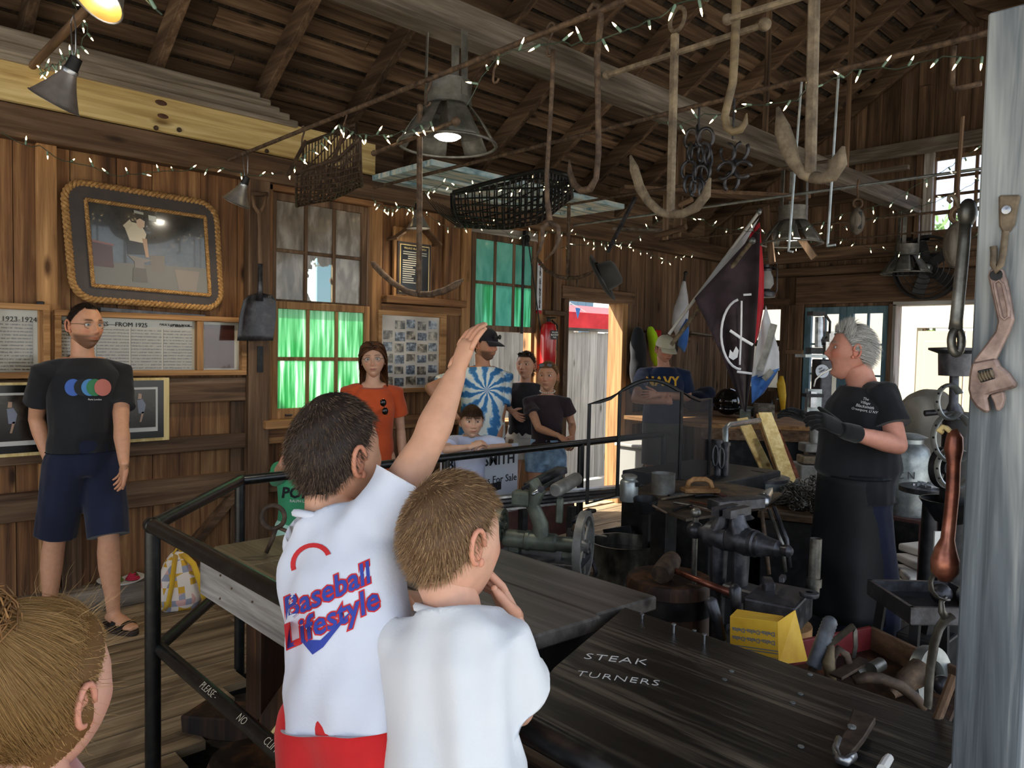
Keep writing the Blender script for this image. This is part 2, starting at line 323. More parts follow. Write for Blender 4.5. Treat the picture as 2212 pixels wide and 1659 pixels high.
# ---- windows
def paint_pane(name,stops,sc,trans=.65,hole=None,rough=.4,seed=0,glow=1.0):
    m,nt,b,out=node_mat(name);L=nt.links;nt.nodes.remove(b)
    v=coords(nt,sc);n1=nt.nodes.new('ShaderNodeTexNoise');n1.inputs['Scale'].default_value=1;n1.inputs['Detail'].default_value=7;n1.inputs['Distortion'].default_value=.5;L.new(v,n1.inputs['Vector'])
    r=ramp(nt,stops);L.new(n1.outputs['Fac'],r.inputs[0])
    d=nt.nodes.new('ShaderNodeBsdfDiffuse');t=nt.nodes.new('ShaderNodeBsdfTranslucent');L.new(r.outputs[0],d.inputs[0]);L.new(r.outputs[0],t.inputs[0])
    mx=nt.nodes.new('ShaderNodeMixShader');mx.inputs[0].default_value=trans;L.new(d.outputs[0],mx.inputs[1]);L.new(t.outputs[0],mx.inputs[2]);sh=mx.outputs[0]
    if hole is not None:
        v2=coords(nt,(1,1,1),rnd=False);n2=nt.nodes.new('ShaderNodeTexNoise');n2.inputs['Scale'].default_value=14;n2.inputs['Detail'].default_value=6;L.new(v2,n2.inputs['Vector'])
        sx=nt.nodes.new('ShaderNodeVectorMath');sx.operation='SUBTRACT';sx.inputs[1].default_value=hole[0];L.new(v2,sx.inputs[0])
        sm=nt.nodes.new('ShaderNodeVectorMath');sm.operation='MULTIPLY';sm.inputs[1].default_value=hole[1];L.new(sx.outputs[0],sm.inputs[0])
        ln=nt.nodes.new('ShaderNodeVectorMath');ln.operation='LENGTH';L.new(sm.outputs[0],ln.inputs[0])
        ad=nt.nodes.new('ShaderNodeMath');ad.operation='MULTIPLY_ADD';ad.inputs[1].default_value=2.4;L.new(n2.outputs['Fac'],ad.inputs[0]);L.new(ln.outputs['Value'],ad.inputs[2])
        gt=nt.nodes.new('ShaderNodeMath');gt.operation='GREATER_THAN';gt.inputs[1].default_value=2.2;L.new(ad.outputs[0],gt.inputs[0])
        tp=nt.nodes.new('ShaderNodeBsdfTransparent');tp.inputs[0].default_value=(.85,.95,.9,1);m3=nt.nodes.new('ShaderNodeMixShader');L.new(gt.outputs[0],m3.inputs[0]);L.new(tp.outputs[0],m3.inputs[1]);L.new(sh,m3.inputs[2]);sh=m3.outputs[0]
    gl=nt.nodes.new('ShaderNodeBsdfGlossy');gl.inputs['Roughness'].default_value=.15;m4=nt.nodes.new('ShaderNodeMixShader');m4.inputs[0].default_value=.05;L.new(sh,m4.inputs[1]);L.new(gl.outputs[0],m4.inputs[2]);L.new(m4.outputs[0],out.inputs[0])
paint_pane('pane_white',[(.3,'#6f665c'),(.5,'#8d8478'),(.68,'#b3aca2')],(16,16,5),.22)
paint_pane('pane_green',[(.30,'#2f9a4e'),(.45,'#74c690'),(.58,'#b2e4c2'),(.68,'#f2fff5')],(42,42,2.2),.6)
paint_pane('pane_teal',[(.3,'#5fb3a4'),(.55,'#7fcbbd'),(.75,'#93d8c9')],(9,9,4),.30)
paint_pane('pane_teal_green',[(.3,'#3fa065'),(.5,'#76c9ad'),(.7,'#a4e8cf')],(40,40,3),.45)
def sash(win,x0,x1,z0,z1,y,mat,panes,cols=3,rows=2,st=.05,mu=.024,d=.035,bot=None):
    b_=bot or st
    ob('stile',MB().bb(x0,x0+st,y,y+d,z0,z1),mat,win,bevel=.003);ob('stile',MB().bb(x1-st,x1,y,y+d,z0,z1),mat,win,bevel=.003)
    ob('rail',MB().bb(x0+st,x1-st,y,y+d,z1-st,z1),mat,win,bevel=.003);ob('rail',MB().bb(x0+st,x1-st,y,y+d,z0,z0+b_),mat,win,bevel=.003)
    xs=[x0+st+(x1-x0-2*st)*i/cols for i in range(cols+1)];zs=[z0+b_+(z1-z0-st-b_)*i/rows for i in range(rows+1)]
    for i in range(1,cols):ob('muntin',MB().bb(xs[i]-mu/2,xs[i]+mu/2,y+.004,y+d-.004,z0+b_,z1-st),mat,win,bevel=.003)
    for j in range(1,rows):
        for i in range(cols):ob('muntin',MB().bb(xs[i]+mu/2*(i>0),xs[i+1]-mu/2*(i<cols-1),y+.006,y+d-.006,zs[j]-mu/2,zs[j]+mu/2),mat,win,bevel=.003)
    for i in range(cols):
        for j in range(rows):
            pn=panes[j][i] if isinstance(panes,list) else panes
            ob('pane',MB().bb(xs[i],xs[i+1],y+d*.55,y+d*.55+.003,zs[j],zs[j+1]),pn,win)
    return xs,zs
w1=em('window_1',kind='structure')
hx,hz=2.69,2.00
paint_pane('pane_peeled',[(.3,'#6f665c'),(.5,'#8d8478'),(.68,'#b3aca2')],(16,16,5),.22,hole=((hx,YW+.02,hz-.04),(9,0,5.5)))
sash(w1,2.30,3.06,1.80,2.56,YW+.0,'dim_wood_z',[['pane_white','pane_peeled','pane_white'],['pane_white']*3])
sash(w1,2.295,3.065,1.04,1.835,YW-.04,'frame_wood_z','pane_green',bot=.07)
ob('stool',MB().bb(2.22,3.12,YW-.13,YW,.985,1.04),'frame_wood_x',w1,bevel=.005);ob('apron',MB().bb(2.26,3.10,YW-.06,YW,.88,.985),'frame_wood_x',w1,bevel=.004)
ob('sash_lift',MB().box((2.42,YW-.05,1.065),(.05,.02,.012)),'dark_iron',w1,bevel=.003)
w2=em('window_2',kind='structure')
sash(w2,4.03,4.79,1.69,2.50,YW-.04,'dim_wood_z',[['pane_teal_green','pane_teal','pane_teal_green'],['pane_teal']*3])
ob('stool',MB().bb(3.95,4.86,YW-.14,YW+.02,.89,.93),'frame_wood_x',w2,bevel=.004);ob('reveal',MB().bb(4.02,4.045,YW,YW+.1,.93,2.55).bb(4.775,4.80,YW,YW+.1,.93,2.55).bb(4.02,4.8,YW,YW+.1,.90,.93),'frame_wood_z',w2)
ob('pulley',MB().lathe([(.012,-.012),(.036,-.012),(.028,0),(.036,.012),(.012,.012)],(4.60,YW-.09,2.50),(1,.2,0),16).bb(4.585,4.615,YW-.1,YW-.06,2.44,2.57),'black_iron',w2,smooth=.6)
ob('sash_cord',MB().tube([(4.575,YW-.085,2.49),(4.575,YW-.085,1.9),(4.58,YW-.08,1.68)],.012,8).tube([(4.63,YW-.09,2.47),(4.76,YW-.09,1.9),(4.86,YW-.08,1.5)],.006,6),'black_iron',w2)
d1=em('door_1',kind='structure')
ob('jamb',MB().bb(5.16,5.22,YW-.05,YW+.14,0,2.02),'dim_wood_z',d1,bevel=.004);ob('jamb',MB().bb(6.02,6.10,YW-.05,YW+.14,0,2.05),'frame_wood_z',d1,bevel=.004)
ob('jamb',MB().bb(6.10,6.22,YW-.05,YW,0,2.05),'dim_wood_z',d1,bevel=.004);ob('head',MB().bb(5.12,6.2,YW-.06,YW+.14,2.02,2.14),'dim_wood_x',d1,bevel=.004);ob('threshold',MB().bb(5.2,6.05,YW,YW+.2,-.03,.012),'deck_wood_x',d1)
ob('hinge',MB().bb(5.15,5.19,YW-.056,YW-.05,1.2,1.36),'rust',d1)
# ---- end wall
WU,WB,FD,OP=(1.85,2.63,2.74,3.50),(4.09,4.66,1.14,2.10),(2.95,3.84,0,2.06),(1.75,2.91,0,2.06)
wb=em('wall_back',kind='structure')
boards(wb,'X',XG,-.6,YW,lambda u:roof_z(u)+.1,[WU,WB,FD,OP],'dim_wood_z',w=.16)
ob('backing',MB().bb(XG+.03,XG+.045,-.6,1.7,0,3.0).bb(XG+.03,XG+.045,2.66,YW,2.15,3.3).bb(XG+.03,XG+.045,4.7,YW,0,3.2).bb(XG+.03,XG+.045,3.86,4.06,0,2.78).bb(XG+.03,XG+.045,4.0,4.7,0,1.1).bb(XG+.03,XG+.045,.4,4.2,3.52,3.9).bb(XG+.03,XG+.045,1.2,3.4,3.9,4.4),'black_iron',wb)
def railx(name,y0,y1,z0,z1,d,mat,parent=wb):return ob(name,MB().bb(XG-d,XG,y0,y1,z0,z1),mat,parent,bevel=.004)
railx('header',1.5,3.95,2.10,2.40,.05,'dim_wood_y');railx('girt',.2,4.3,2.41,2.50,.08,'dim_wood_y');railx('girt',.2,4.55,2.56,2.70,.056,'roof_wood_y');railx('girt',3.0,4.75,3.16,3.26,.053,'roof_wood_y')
railx('stud',2.66,2.76,2.7,4.2,.044,'dim_wood_z');railx('stud',3.86,4.03,0,2.10,.046,'dim_wood_z');railx('ledge',3.86,4.72,1.40,1.44,.05,'dim_wood_y',wb) if False else None
railx('rail',3.84,4.06,1.55,1.60,.06,'dim_wood_y');railx('stud',2.91,2.96,0,2.08,.06,'roof_wood_z');railx('girt',-.5,1.7,1.2,1.34,.05,'roof_wood_y')
def casement(win,y0,y1,z0,z1,x,mat,cols,rows,pane,st=.05,mu=.022,d=.04):
    ob('stile',MB().bb(x,x+d,y0,y0+st,z0,z1),mat,win,bevel=.003);ob('stile',MB().bb(x,x+d,y1-st,y1,z0,z1),mat,win,bevel=.003)
    ob('rail',MB().bb(x,x+d,y0+st,y1-st,z1-st,z1),mat,win,bevel=.003);ob('rail',MB().bb(x,x+d,y0+st,y1-st,z0,z0+st),mat,win,bevel=.003)
    ys=[y0+st+(y1-y0-2*st)*i/cols for i in range(cols+1)];zs=[z0+st+(z1-z0-2*st)*i/rows for i in range(rows+1)]
    for i in range(1,cols):ob('muntin',MB().bb(x+.006,x+d-.006,ys[i]-mu/2,ys[i]+mu/2,z0+st,z1-st),mat,win)
    for j in range(1,rows):ob('muntin',MB().bb(x+.008,x+d-.008,y0+st,y1-st,zs[j]-mu/2,zs[j]+mu/2),mat,win)
    for i in range(cols):
        for j in range(rows):ob('pane',MB().bb(x+d*.5,x+d*.5+.003,ys[i],ys[i+1],zs[j],zs[j+1]),pane,win)
glass('clear_pane','#f4f8ff',.08);pm('blue_paint','#3f5a66','#54737f','#6d8a93',scale=(12,12,3),rough=.6,bump=.15)
m_,nt_,b_,o_=node_mat('frosted_pane');b_.inputs['Base Color'].default_value=C('#c9cdd2');b_.inputs['Roughness'].default_value=.35;b_.inputs['Transmission Weight'].default_value=.55
wu=em('window_3',kind='structure');casement(wu,1.85,2.63,2.74,3.50,XG-.01,'dim_wood_z',4,4,'clear_pane',.04,.026)
ob('casing',MB().bb(XG-.07,XG,2.60,2.68,2.68,3.54),'grey_wood_z',wu);ob('casing',MB().bb(XG-.07,XG,1.8,2.68,2.69,2.74),'dim_wood_y',wu)
wv=em('window_4',kind='structure');casement(wv,4.09,4.66,1.66,2.10,XG-.01,'dim_wood_z',1,1,'clear_pane',.045);casement(wv,4.09,4.66,1.12,1.68,XG-.03,'dim_wood_z',1,1,'frosted_pane',.045)
ob('casing',MB().bb(XG-.062,XG,4.035,4.11,1.08,2.09),'dim_wood_z',wv);ob('casing',MB().bb(XG-.06,XG,4.03,4.72,2.09,2.17),'dim_wood_y',wv)
fd=em('door_2',kind='structure')
for y0,y1 in((3.395,3.845),(2.945,3.392)):
    casement(fd,y0,y1,.62,2.065,XG-.03,'blue_paint',2,4,'clear_pane',.075,.02,.045)
    ob('kick_panel',MB().bb(XG-.03,XG+.015,y0,y1,.02,.62),'blue_paint',fd,bevel=.004)
op=em('door_3',kind='structure');ob('jamb',MB().bb(XG-.06,XG+.1,2.885,2.915,0,2.07),'grey_wood_z',op);ob('head',MB().bb(XG-.06,XG+.1,1.75,2.915,2.06,2.10),'grey_wood_y',op)
# ---- roof
ob('gable_return',MB().bb(XG,XG+.03,YW-.02,5.15,2.6,3.5),'roof_wood_z',wb);ob('head',MB().bb(4.02,4.80,YW-.035,YW+.03,2.485,2.57),'grey_wood_x',w2)
ob('eave_light_stop',MB().bb(-4.6,XG+.2,5.10,5.13,2.6,3.3),'roof_wood_x',wl);ob('soffit',MB().bb(-4.6,XG+.2,YW,5.13,2.74,2.76),'black_iron',wl)  # dark eave closing added above the wall to block light leaks
rf=em('ceiling',kind='structure')
RX=[1.59+.672*i for i in range(-9,10)]+[8.02]
for x in RX:
    for sgn in(1,-1):
        y_e=5.15 if sgn>0 else-.75;a=Vector((x,y_e,roof_z(y_e)+.07/CP));b=Vector((x,YR+sgn*.02,roof_z(YR)+.07/CP))
        ob('rafter',MB().beam(a,b,.052,.14),'roof_wood_y',rf,bevel=.004)
ob('ridge_board',MB().bb(-4.7,XG+.2,YR-.02,YR+.02,roof_z(YR)-.06,roof_z(YR)+.2),'roof_wood_x',rf)
for sgn in(1,-1):
    s=.06;nrow=0
    while s<3.35:
        w=random.uniform(.085,.135);sm=s+w/2;yc=YR+sgn*sm*CP;zc=roof_z(YR)-sm*SP+(.14+.012)/CP
        segs=[-4.7,random.uniform(1,3.5),random.uniform(4.2,6.5),XG+.25]
        R_=Matrix.Rotation(-sgn*math.atan(RS),3,'X')
        for a,b in zip(segs,segs[1:]):ob('board',MB().box(((a+b)/2,yc,zc),(b-a-.004,w,.022),R_),'roof_wood_x',rf)
        s+=w+random.uniform(.028,.062);nrow+=1
pm('shingle','#1c1712','#33291f','#54432f',scale=(20,20,4),rough=.85,bump=.3,rnd=False)
for sgn in(1,-1):
    mb=MB();s=0;R_=Matrix.Rotation(-sgn*(math.atan(RS)-.045),3,'X')
    while s<3.5:
        x=-4.75
        while x<XG+.3:
            w=random.uniform(.08,.19);sm=s+.1;mb.box((x+w/2,YR+sgn*sm*CP,roof_z(YR)-sm*SP+.19/CP+random.uniform(0,.006)),(w-.004,.24,.011),R_);x+=w
        s+=.135
    ob('shingles',mb,'shingle',rf,kind='stuff')
ob('roof_felt',MB().beam((1.8,5.3,roof_z(5.3)+.26),(1.8,YR,roof_z(YR)+.26),13.2,.01).beam((1.8,-.9,roof_z(-.9)+.26),(1.8,YR,roof_z(YR)+.26),13.2,.01),'black_iron',rf)
tb=em('tie_beam',kind='structure')
ob('beam',MB().bb(.6,XG,2.685,2.725,2.96,3.10),'dusty_wood_x',tb,bevel=.004);ob('flat_board',MB().bb(.6,XG,2.68,2.80,2.945,2.968),'dusty_wood_x',tb,bevel=.003)
for x in(.9,4.95,6.3):ob('hanger',MB().bb(x,x+.03,2.69,2.72,3.1,roof_z(2.7)+.02),'roof_wood_z',tb)
cb=em('collar_beam',kind='structure');ob('beam',MB().bb(7.86,7.91,.6,3.85,3.50,3.64),'dusty_wood_y',cb,bevel=.004);ob('beam',MB().bb(7.80,7.86,2.75,3.5,3.36,3.40),'dusty_wood_y',cb)
# ------------------------------------------------------------------ figures
def attr_mat(name,rough=.5,sss=0,spec=.4,noise_amt=.12,sc=60,sheen=0):
    m,nt,b,out=node_mat(name);L=nt.links;at=nt.nodes.new('ShaderNodeAttribute');at.attribute_name='paint'
    v=coords(nt,(sc,sc,sc));n1=nt.nodes.new('ShaderNodeTexNoise');n1.inputs['Scale'].default_value=1;n1.inputs['Detail'].default_value=5;L.new(v,n1.inputs['Vector'])
    mr=nt.nodes.new('ShaderNodeMapRange');mr.inputs[1].default_value=.3;mr.inputs[2].default_value=.7;mr.inputs[3].default_value=1-noise_amt;mr.inputs[4].default_value=1+noise_amt;L.new(n1.outputs['Fac'],mr.inputs[0])
    mx=nt.nodes.new('ShaderNodeMix');mx.data_type='RGBA';mx.blend_type='MULTIPLY';mx.inputs[0].default_value=1;L.new(at.outputs['Color'],mx.inputs[6]);L.new(mr.outputs[0],mx.inputs[7]);L.new(mx.outputs[2],b.inputs['Base Color'])
    b.inputs['Roughness'].default_value=rough;b.inputs['Specular IOR Level'].default_value=spec;b.inputs['Subsurface Weight'].default_value=sss;b.inputs['Subsurface Radius'].default_value=(.012,.005,.003);b.inputs['Subsurface Scale'].default_value=.6;return m
attr_mat('skin',.5,.12,.35,.07,45);attr_mat('hair',.55,0,.25,.0)
def cloth(name,c,c2=None,rough=.9,sc=180,sheen=.15,big=5,amt=.10):
    m,nt,b,out=node_mat(name);L=nt.links;c2=c2 or c
    v=coords(nt,(big,big,big));n1=nt.nodes.new('ShaderNodeTexNoise');n1.inputs['Scale'].default_value=1;n1.inputs['Detail'].default_value=5;L.new(v,n1.inputs['Vector'])
    a=C(c);r=ramp(nt,[(.3,tuple(x*(1-amt) for x in a[:3])),(.7,tuple(min(1,x*(1+amt)) for x in C(c2)[:3]))]);L.new(n1.outputs['Fac'],r.inputs[0]);L.new(r.outputs[0],b.inputs['Base Color'])
    v2=coords(nt,(sc,sc,sc));n2=nt.nodes.new('ShaderNodeTexNoise');n2.inputs['Scale'].default_value=1;n2.inputs['Detail'].default_value=3;L.new(v2,n2.inputs['Vector'])
    bp=nt.nodes.new('ShaderNodeBump');bp.inputs['Strength'].default_value=.25;bp.inputs['Distance'].default_value=.002;L.new(n2.outputs['Fac'],bp.inputs['Height']);L.new(bp.outputs[0],b.inputs['Normal'])
    b.inputs['Roughness'].default_value=rough;b.inputs['Specular IOR Level'].default_value=.2;b.inputs['Sheen Weight'].default_value=sheen;return m
def plain(name,c,rough=.6,metal=0,spec=.5,coat=0):
    m,nt,b,out=node_mat(name);b.inputs['Base Color'].default_value=C(c);b.inputs['Roughness'].default_value=rough;b.inputs['Metallic'].default_value=metal;b.inputs['Specular IOR Level'].default_value=spec;b.inputs['Coat Weight'].default_value=coat;return m
plain('eye_white','#d8d4ce',.25);plain('iris_brown','#3a2618',.2);plain('iris_blue','#4f6b78',.2);plain('pupil','#0a0808',.1);plain('wire_frame','#4a4640',.3,.8);plain('teeth','#d9d2c2',.35)
glass('lens','#eef2f2',.10,.02);glass('dark_lens','#171310',.85,.08)
def remesh(mb,vox,it=5,fac=.5):
    me=bpy.data.meshes.new('tmp');me.from_pydata(mb.v,[],mb.f);o=bpy.data.objects.new('tmp',me);COL.objects.link(o)
    r=o.modifiers.new('r','REMESH');r.mode='VOXEL';r.voxel_size=vox;r.adaptivity=0
    if it:s=o.modifiers.new('s','SMOOTH');s.factor=fac;s.iterations=it
    dg=bpy.context.evaluated_depsgraph_get();m2=bpy.data.meshes.new_from_object(o.evaluated_get(dg));bpy.data.objects.remove(o);bpy.data.meshes.remove(me)
    V=np.empty(len(m2.vertices)*3);m2.vertices.foreach_get('co',V);V=V.reshape(-1,3);Fc=[tuple(p.vertices) for p in m2.polygons];N=np.empty(len(V)*3);m2.vertices.foreach_get('normal',N);bpy.data.meshes.remove(m2)
    return V,Fc,N.reshape(-1,3)
def folds(V,seed,k=(30,110),n=7,stretch=(1,1,.45)):
    r=np.random.default_rng(seed);out=np.zeros(len(V));S=V*np.array(stretch)
    w=sum(np.sin(S@r.normal(size=3)*9+r.uniform(0,6))*.5 for _ in range(3))
    for i in range(n):
        d=r.normal(size=3);d/=np.linalg.norm(d);kk=r.uniform(*k);out+=np.sin(S@d*kk+w*2.2+r.uniform(0,6))*(40/kk)**.9
    return out/n**.5
def clampp(V,p,d,rad=None):
    """flatten whatever lies beyond the plane (p, d): a clean hem"""
    p=np.array(p);d=np.array(d);d=d/np.linalg.norm(d);h=(V-p)@d;m=h>0
    if rad is not None:m&=np.linalg.norm(V-p,axis=1)<rad
    V[m]-=np.outer(h[m],d);return V
def np_mesh(name,V,Fc,mats,paint=None,smooth=True,mi=None,off=None):
    me=bpy.data.meshes.new(name);V=np.asarray(V,float)
    if off is not None:V=V-np.array(off)
    me.from_pydata(V.tolist(),[],Fc)
    for m in(mats if isinstance(mats,(list,tuple)) else[mats]):me.materials.append(M(m))
    if mi is not None:me.polygons.foreach_set('material_index',mi)
    if smooth:me.polygons.foreach_set('use_smooth',[True]*len(me.polygons))
    if paint is not None:
        a=me.color_attributes.new('paint','FLOAT_COLOR','POINT');p=np.ones((len(V),4));p[:,:3]=paint;a.data.foreach_set('color',p.ravel())
    me.update();return me
def lin(h):return np.array(C(h)[:3])
def G(x,z,cx,cz,sx,sz):return np.exp(-((x-cx)/sx)**2-((z-cz)/sz)**2)
def head_geo(nu=112,nv=84,female=0,child=0,open_=0,nose=1.0,jaw=1.0):
    t=np.linspace(.02,math.pi-.02,nv);u=np.linspace(-1,1,nu,endpoint=False);a=np.sign(u)*math.pi*np.abs(u)**1.3
    A,T=np.meshgrid(a,t);X=np.sin(A)*np.sin(T);Y=np.cos(A)*np.sin(T);Z=np.cos(T)
    x=X*.076;y=Y*.098;z=Z*.118
    k=np.clip(-Z,0,1);fr=np.clip(Y*3+.3,0,1)
    x=x*(1-(.34-.12*(jaw-1)+.05*female-.08*child)*k**1.7)
    y=np.where(Y<0,y*(1-.5*k**1.1),y);y=np.where(y>.055,.055+(y-.055)*.80,y)
    y=y+(.012*k**2)*np.clip(Y,0,1)
    x=x*(1+.05*np.exp(-((z+.01)/.04)**2)*np.clip(Y,0,1)*np.abs(X))
    drop=open_*np.clip((-z-.052)/.03,0,1)*fr*.020
    f=fr
    y=y+f*(.010*G(x,z,0,.002,.009,.024)+.0155*nose*G(x,z,0,-.020,.011,.015)*(1-.35*child)+.010*G(x,z,.011,-.027,.009,.009)+.010*G(x,z,-.011,-.027,.009,.009))
    for s in(-1,1):
        y=y+f*(-.012*G(x,z,s*.031,.011,.016,.011)+(.006-.003*female-.003*child)*G(x,z,s*.028,.031,.024,.008)+.005*G(x,z,s*.042,-.018,.018,.018))
    y=y+f*(.009*G(x,z,0,-.056,.030,.022)+.004*G(x,z,0,-.0505,.020,.006)-.0045*G(x,z,0,-.0560,.022,.0026)+.0035*G(x,z,0,-.0625,.017,.006)-.005*G(x,z,0,-.074,.022,.007)+(.011+.006*(jaw-1))*G(x,z,0,-.096,.024,.018))
    y=y-f*(.003*G(x,z,0,-.040,.006,.006))
    if open_:y=y-f*open_*.03*G(x,z,0,-.062,.017,.0105)
    z=z-drop
    V=np.stack([x,y,z],-1).reshape(-1,3)
    Fc=[]
    for i in range(nv-1):
        for j in range(nu):Fc.append((i*nu+j,(i+1)*nu+j,(i+1)*nu+(j+1)%nu,i*nu+(j+1)%nu))
    Fc.append(tuple(range(nu)));Fc.append(tuple((nv-1)*nu+j for j in reversed(range(nu))))
    return V,Fc,nu,nv
def hairmask(V,style):
    x,y,z=V[:,0],V[:,1],V[:,2]
    front={'short':.072,'boy':.062,'receding':.098,'long':.070,'bald':.2,'bangs':.045}[style]
    lim=np.where(y>.045,front,np.where(y>.0,front-(front+.0-.012)*((.045-y)/.045)**.8,np.where(y>-.02,.012-.03*(-y/.02),-.018-.06*np.clip((-.02-y)/.05,0,1))))
    if style=='receding':lim=np.where((y>0)&(np.abs(x)<.03),front-.01,lim)
    if style=='long':lim=np.where(y<-.0,lim-.05,lim)
    return z>lim
def make_head(mat4,hs,tone,hair,style,lip=None,brow=None,beard=0,beardc='#2a1d16',iris='iris_brown',female=0,child=0,open_=0,nose=1,jaw=1,blush=.5,gaze=0,res=1.0,hair_thick=.006):
    V,Fc,nu,nv=head_geo(int(112*res),int(84*res),female,child,open_,nose,jaw)
    t=lin(tone);paint=np.tile(t,(len(V),1));x,y,z=V.T;fr=np.clip((y-.03)/.02,0,1)
    def mixp(c,w):paint[:]=paint*(1-w[:,None])+np.asarray(c)*w[:,None]
    mixp(t*np.array([1.12,.72,.66]),np.clip(fr*blush*(G(x,z,.042,-.020,.02,.018)+G(x,z,-.042,-.020,.02,.018)+.8*G(x,z,0,-.024,.012,.012)),0,.7))
    lc=lin(lip) if lip else t*np.array([.85,.48,.45])
    mixp(lc,np.clip(fr*1.5*G(x,z,0,-.0565,.0225,.0085)**1.6,0,.85));mixp(t*.28,np.clip(fr*G(x,z,0,-.0563,.021,.0018),0,.8))
    bc=lin(brow or hair)
    for s in(-1,1):
        mixp(bc,np.clip(fr*1.35*np.exp(-((x*s-.031)/.017)**4)*np.exp(-((z-.0315-.004*np.cos((x*s-.030)*70))/.0042)**2),0,.85*(1-.35*female)))
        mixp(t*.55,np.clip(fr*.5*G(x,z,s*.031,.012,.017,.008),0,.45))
    if beard:mixp(lin(beardc),beard*np.clip((-.034-z)/.014,0,1)*np.clip((y+.012)/.03,0,1)*(1-np.clip(1.6*G(x,z,0,-.0565,.023,.0075),0,1))*np.clip(1-G(x,z,0,-.03,.02,.008),0,1))
    if open_:mixp(np.array([.02,.008,.008]),np.clip(fr*2.2*G(x,z,0,-.066,.017,.0115)**1.5,0,1)*min(1,open_*1.6))
    hm=hairmask(V,style)
    if style!='bald':mixp(lin(hair)*.7+t*.1,np.where(hm,.9,0.))
    mb=MB()
    for s in(-1,1):
        o=Vector((s*.0745,-.008,-.002));arc=[]
        for i in range(13):
            an=math.radians(-120+300*i/12);arc.append(o+Vector((s*(.004+.006*math.sin(an*.5+1)),-.002+.0155*math.cos(an)*-1-.004,.029*math.sin(an)+.002)))
        mb.tube(arc,[.003]+[.0048]*11+[.005],7);mb.ell(o+Vector((s*.002,-.002,0)),(.005,.0145,.026),10,7);mb.ell(o+Vector((s*.003,.008,-.026)),(.005,.007,.008),8,6)
    e0=len(V);EV=np.array(mb.v);V2=np.vstack([V,EV]);F2=Fc+[tuple(i+e0 for i in f) for f in mb.f];paint2=np.vstack([paint,np.tile(t*np.array([1.02,.82,.78]),(len(EV),1))])
    for s in(-1,1):
        lid=MB();c=Vector((s*.031,.0655,.0105))
        for i in range(5):
            for j in range(9):
                th=math.radians(20+45*i/4);ph=math.radians(-80+160*j/8);lid.v.append(tuple(c+Vector((math.sin(ph)*math.cos(th),math.cos(ph)*math.cos(th),math.sin(th)))*.0131))
        lid.f=[(i*9+j,i*9+j+1,(i+1)*9+j+1,(i+1)*9+j) for i in range(4) for j in range(8)]
        k0=len(V2);V2=np.vstack([V2,np.array(lid.v)]);F2=F2+[tuple(q+k0 for q in f) for f in lid.f];pp=np.tile(t*.86,(45,1));pp[:9]=t*.22;paint2=np.vstack([paint2,pp])
    V2=V2*hs
    Mn=np.array(mat4);W=V2@Mn[:3,:3].T+Mn[:3,3]
    eyes=[]
    for s in(-1,1):
        em_=MB();em_.ell((0,0,0),.0121,14,10);g_=Vector((math.sin(gaze),math.cos(gaze),-.12)).normalized()
        em_.lathe([(.0001,.0125),(.0028,.0124),(.0028,.0118)],(0,0,0),g_,10,2);em_.lathe([(.0001,.0122),(.0060,.0114),(.0062,.0098)],(0,0,0),g_,12,1)
        E=(np.array(em_.v)+np.array([s*.031,.0655,.0105]))*hs;eyes.append((E@Mn[:3,:3].T+Mn[:3,3],em_))
    return dict(V=W,F=F2,paint=paint2,eyes=eyes,local=V*hs,faces=Fc,mask=hm,M=Mn,hs=hs,iris=iris,hair=hair,style=style,nu=nu,nv=nv)
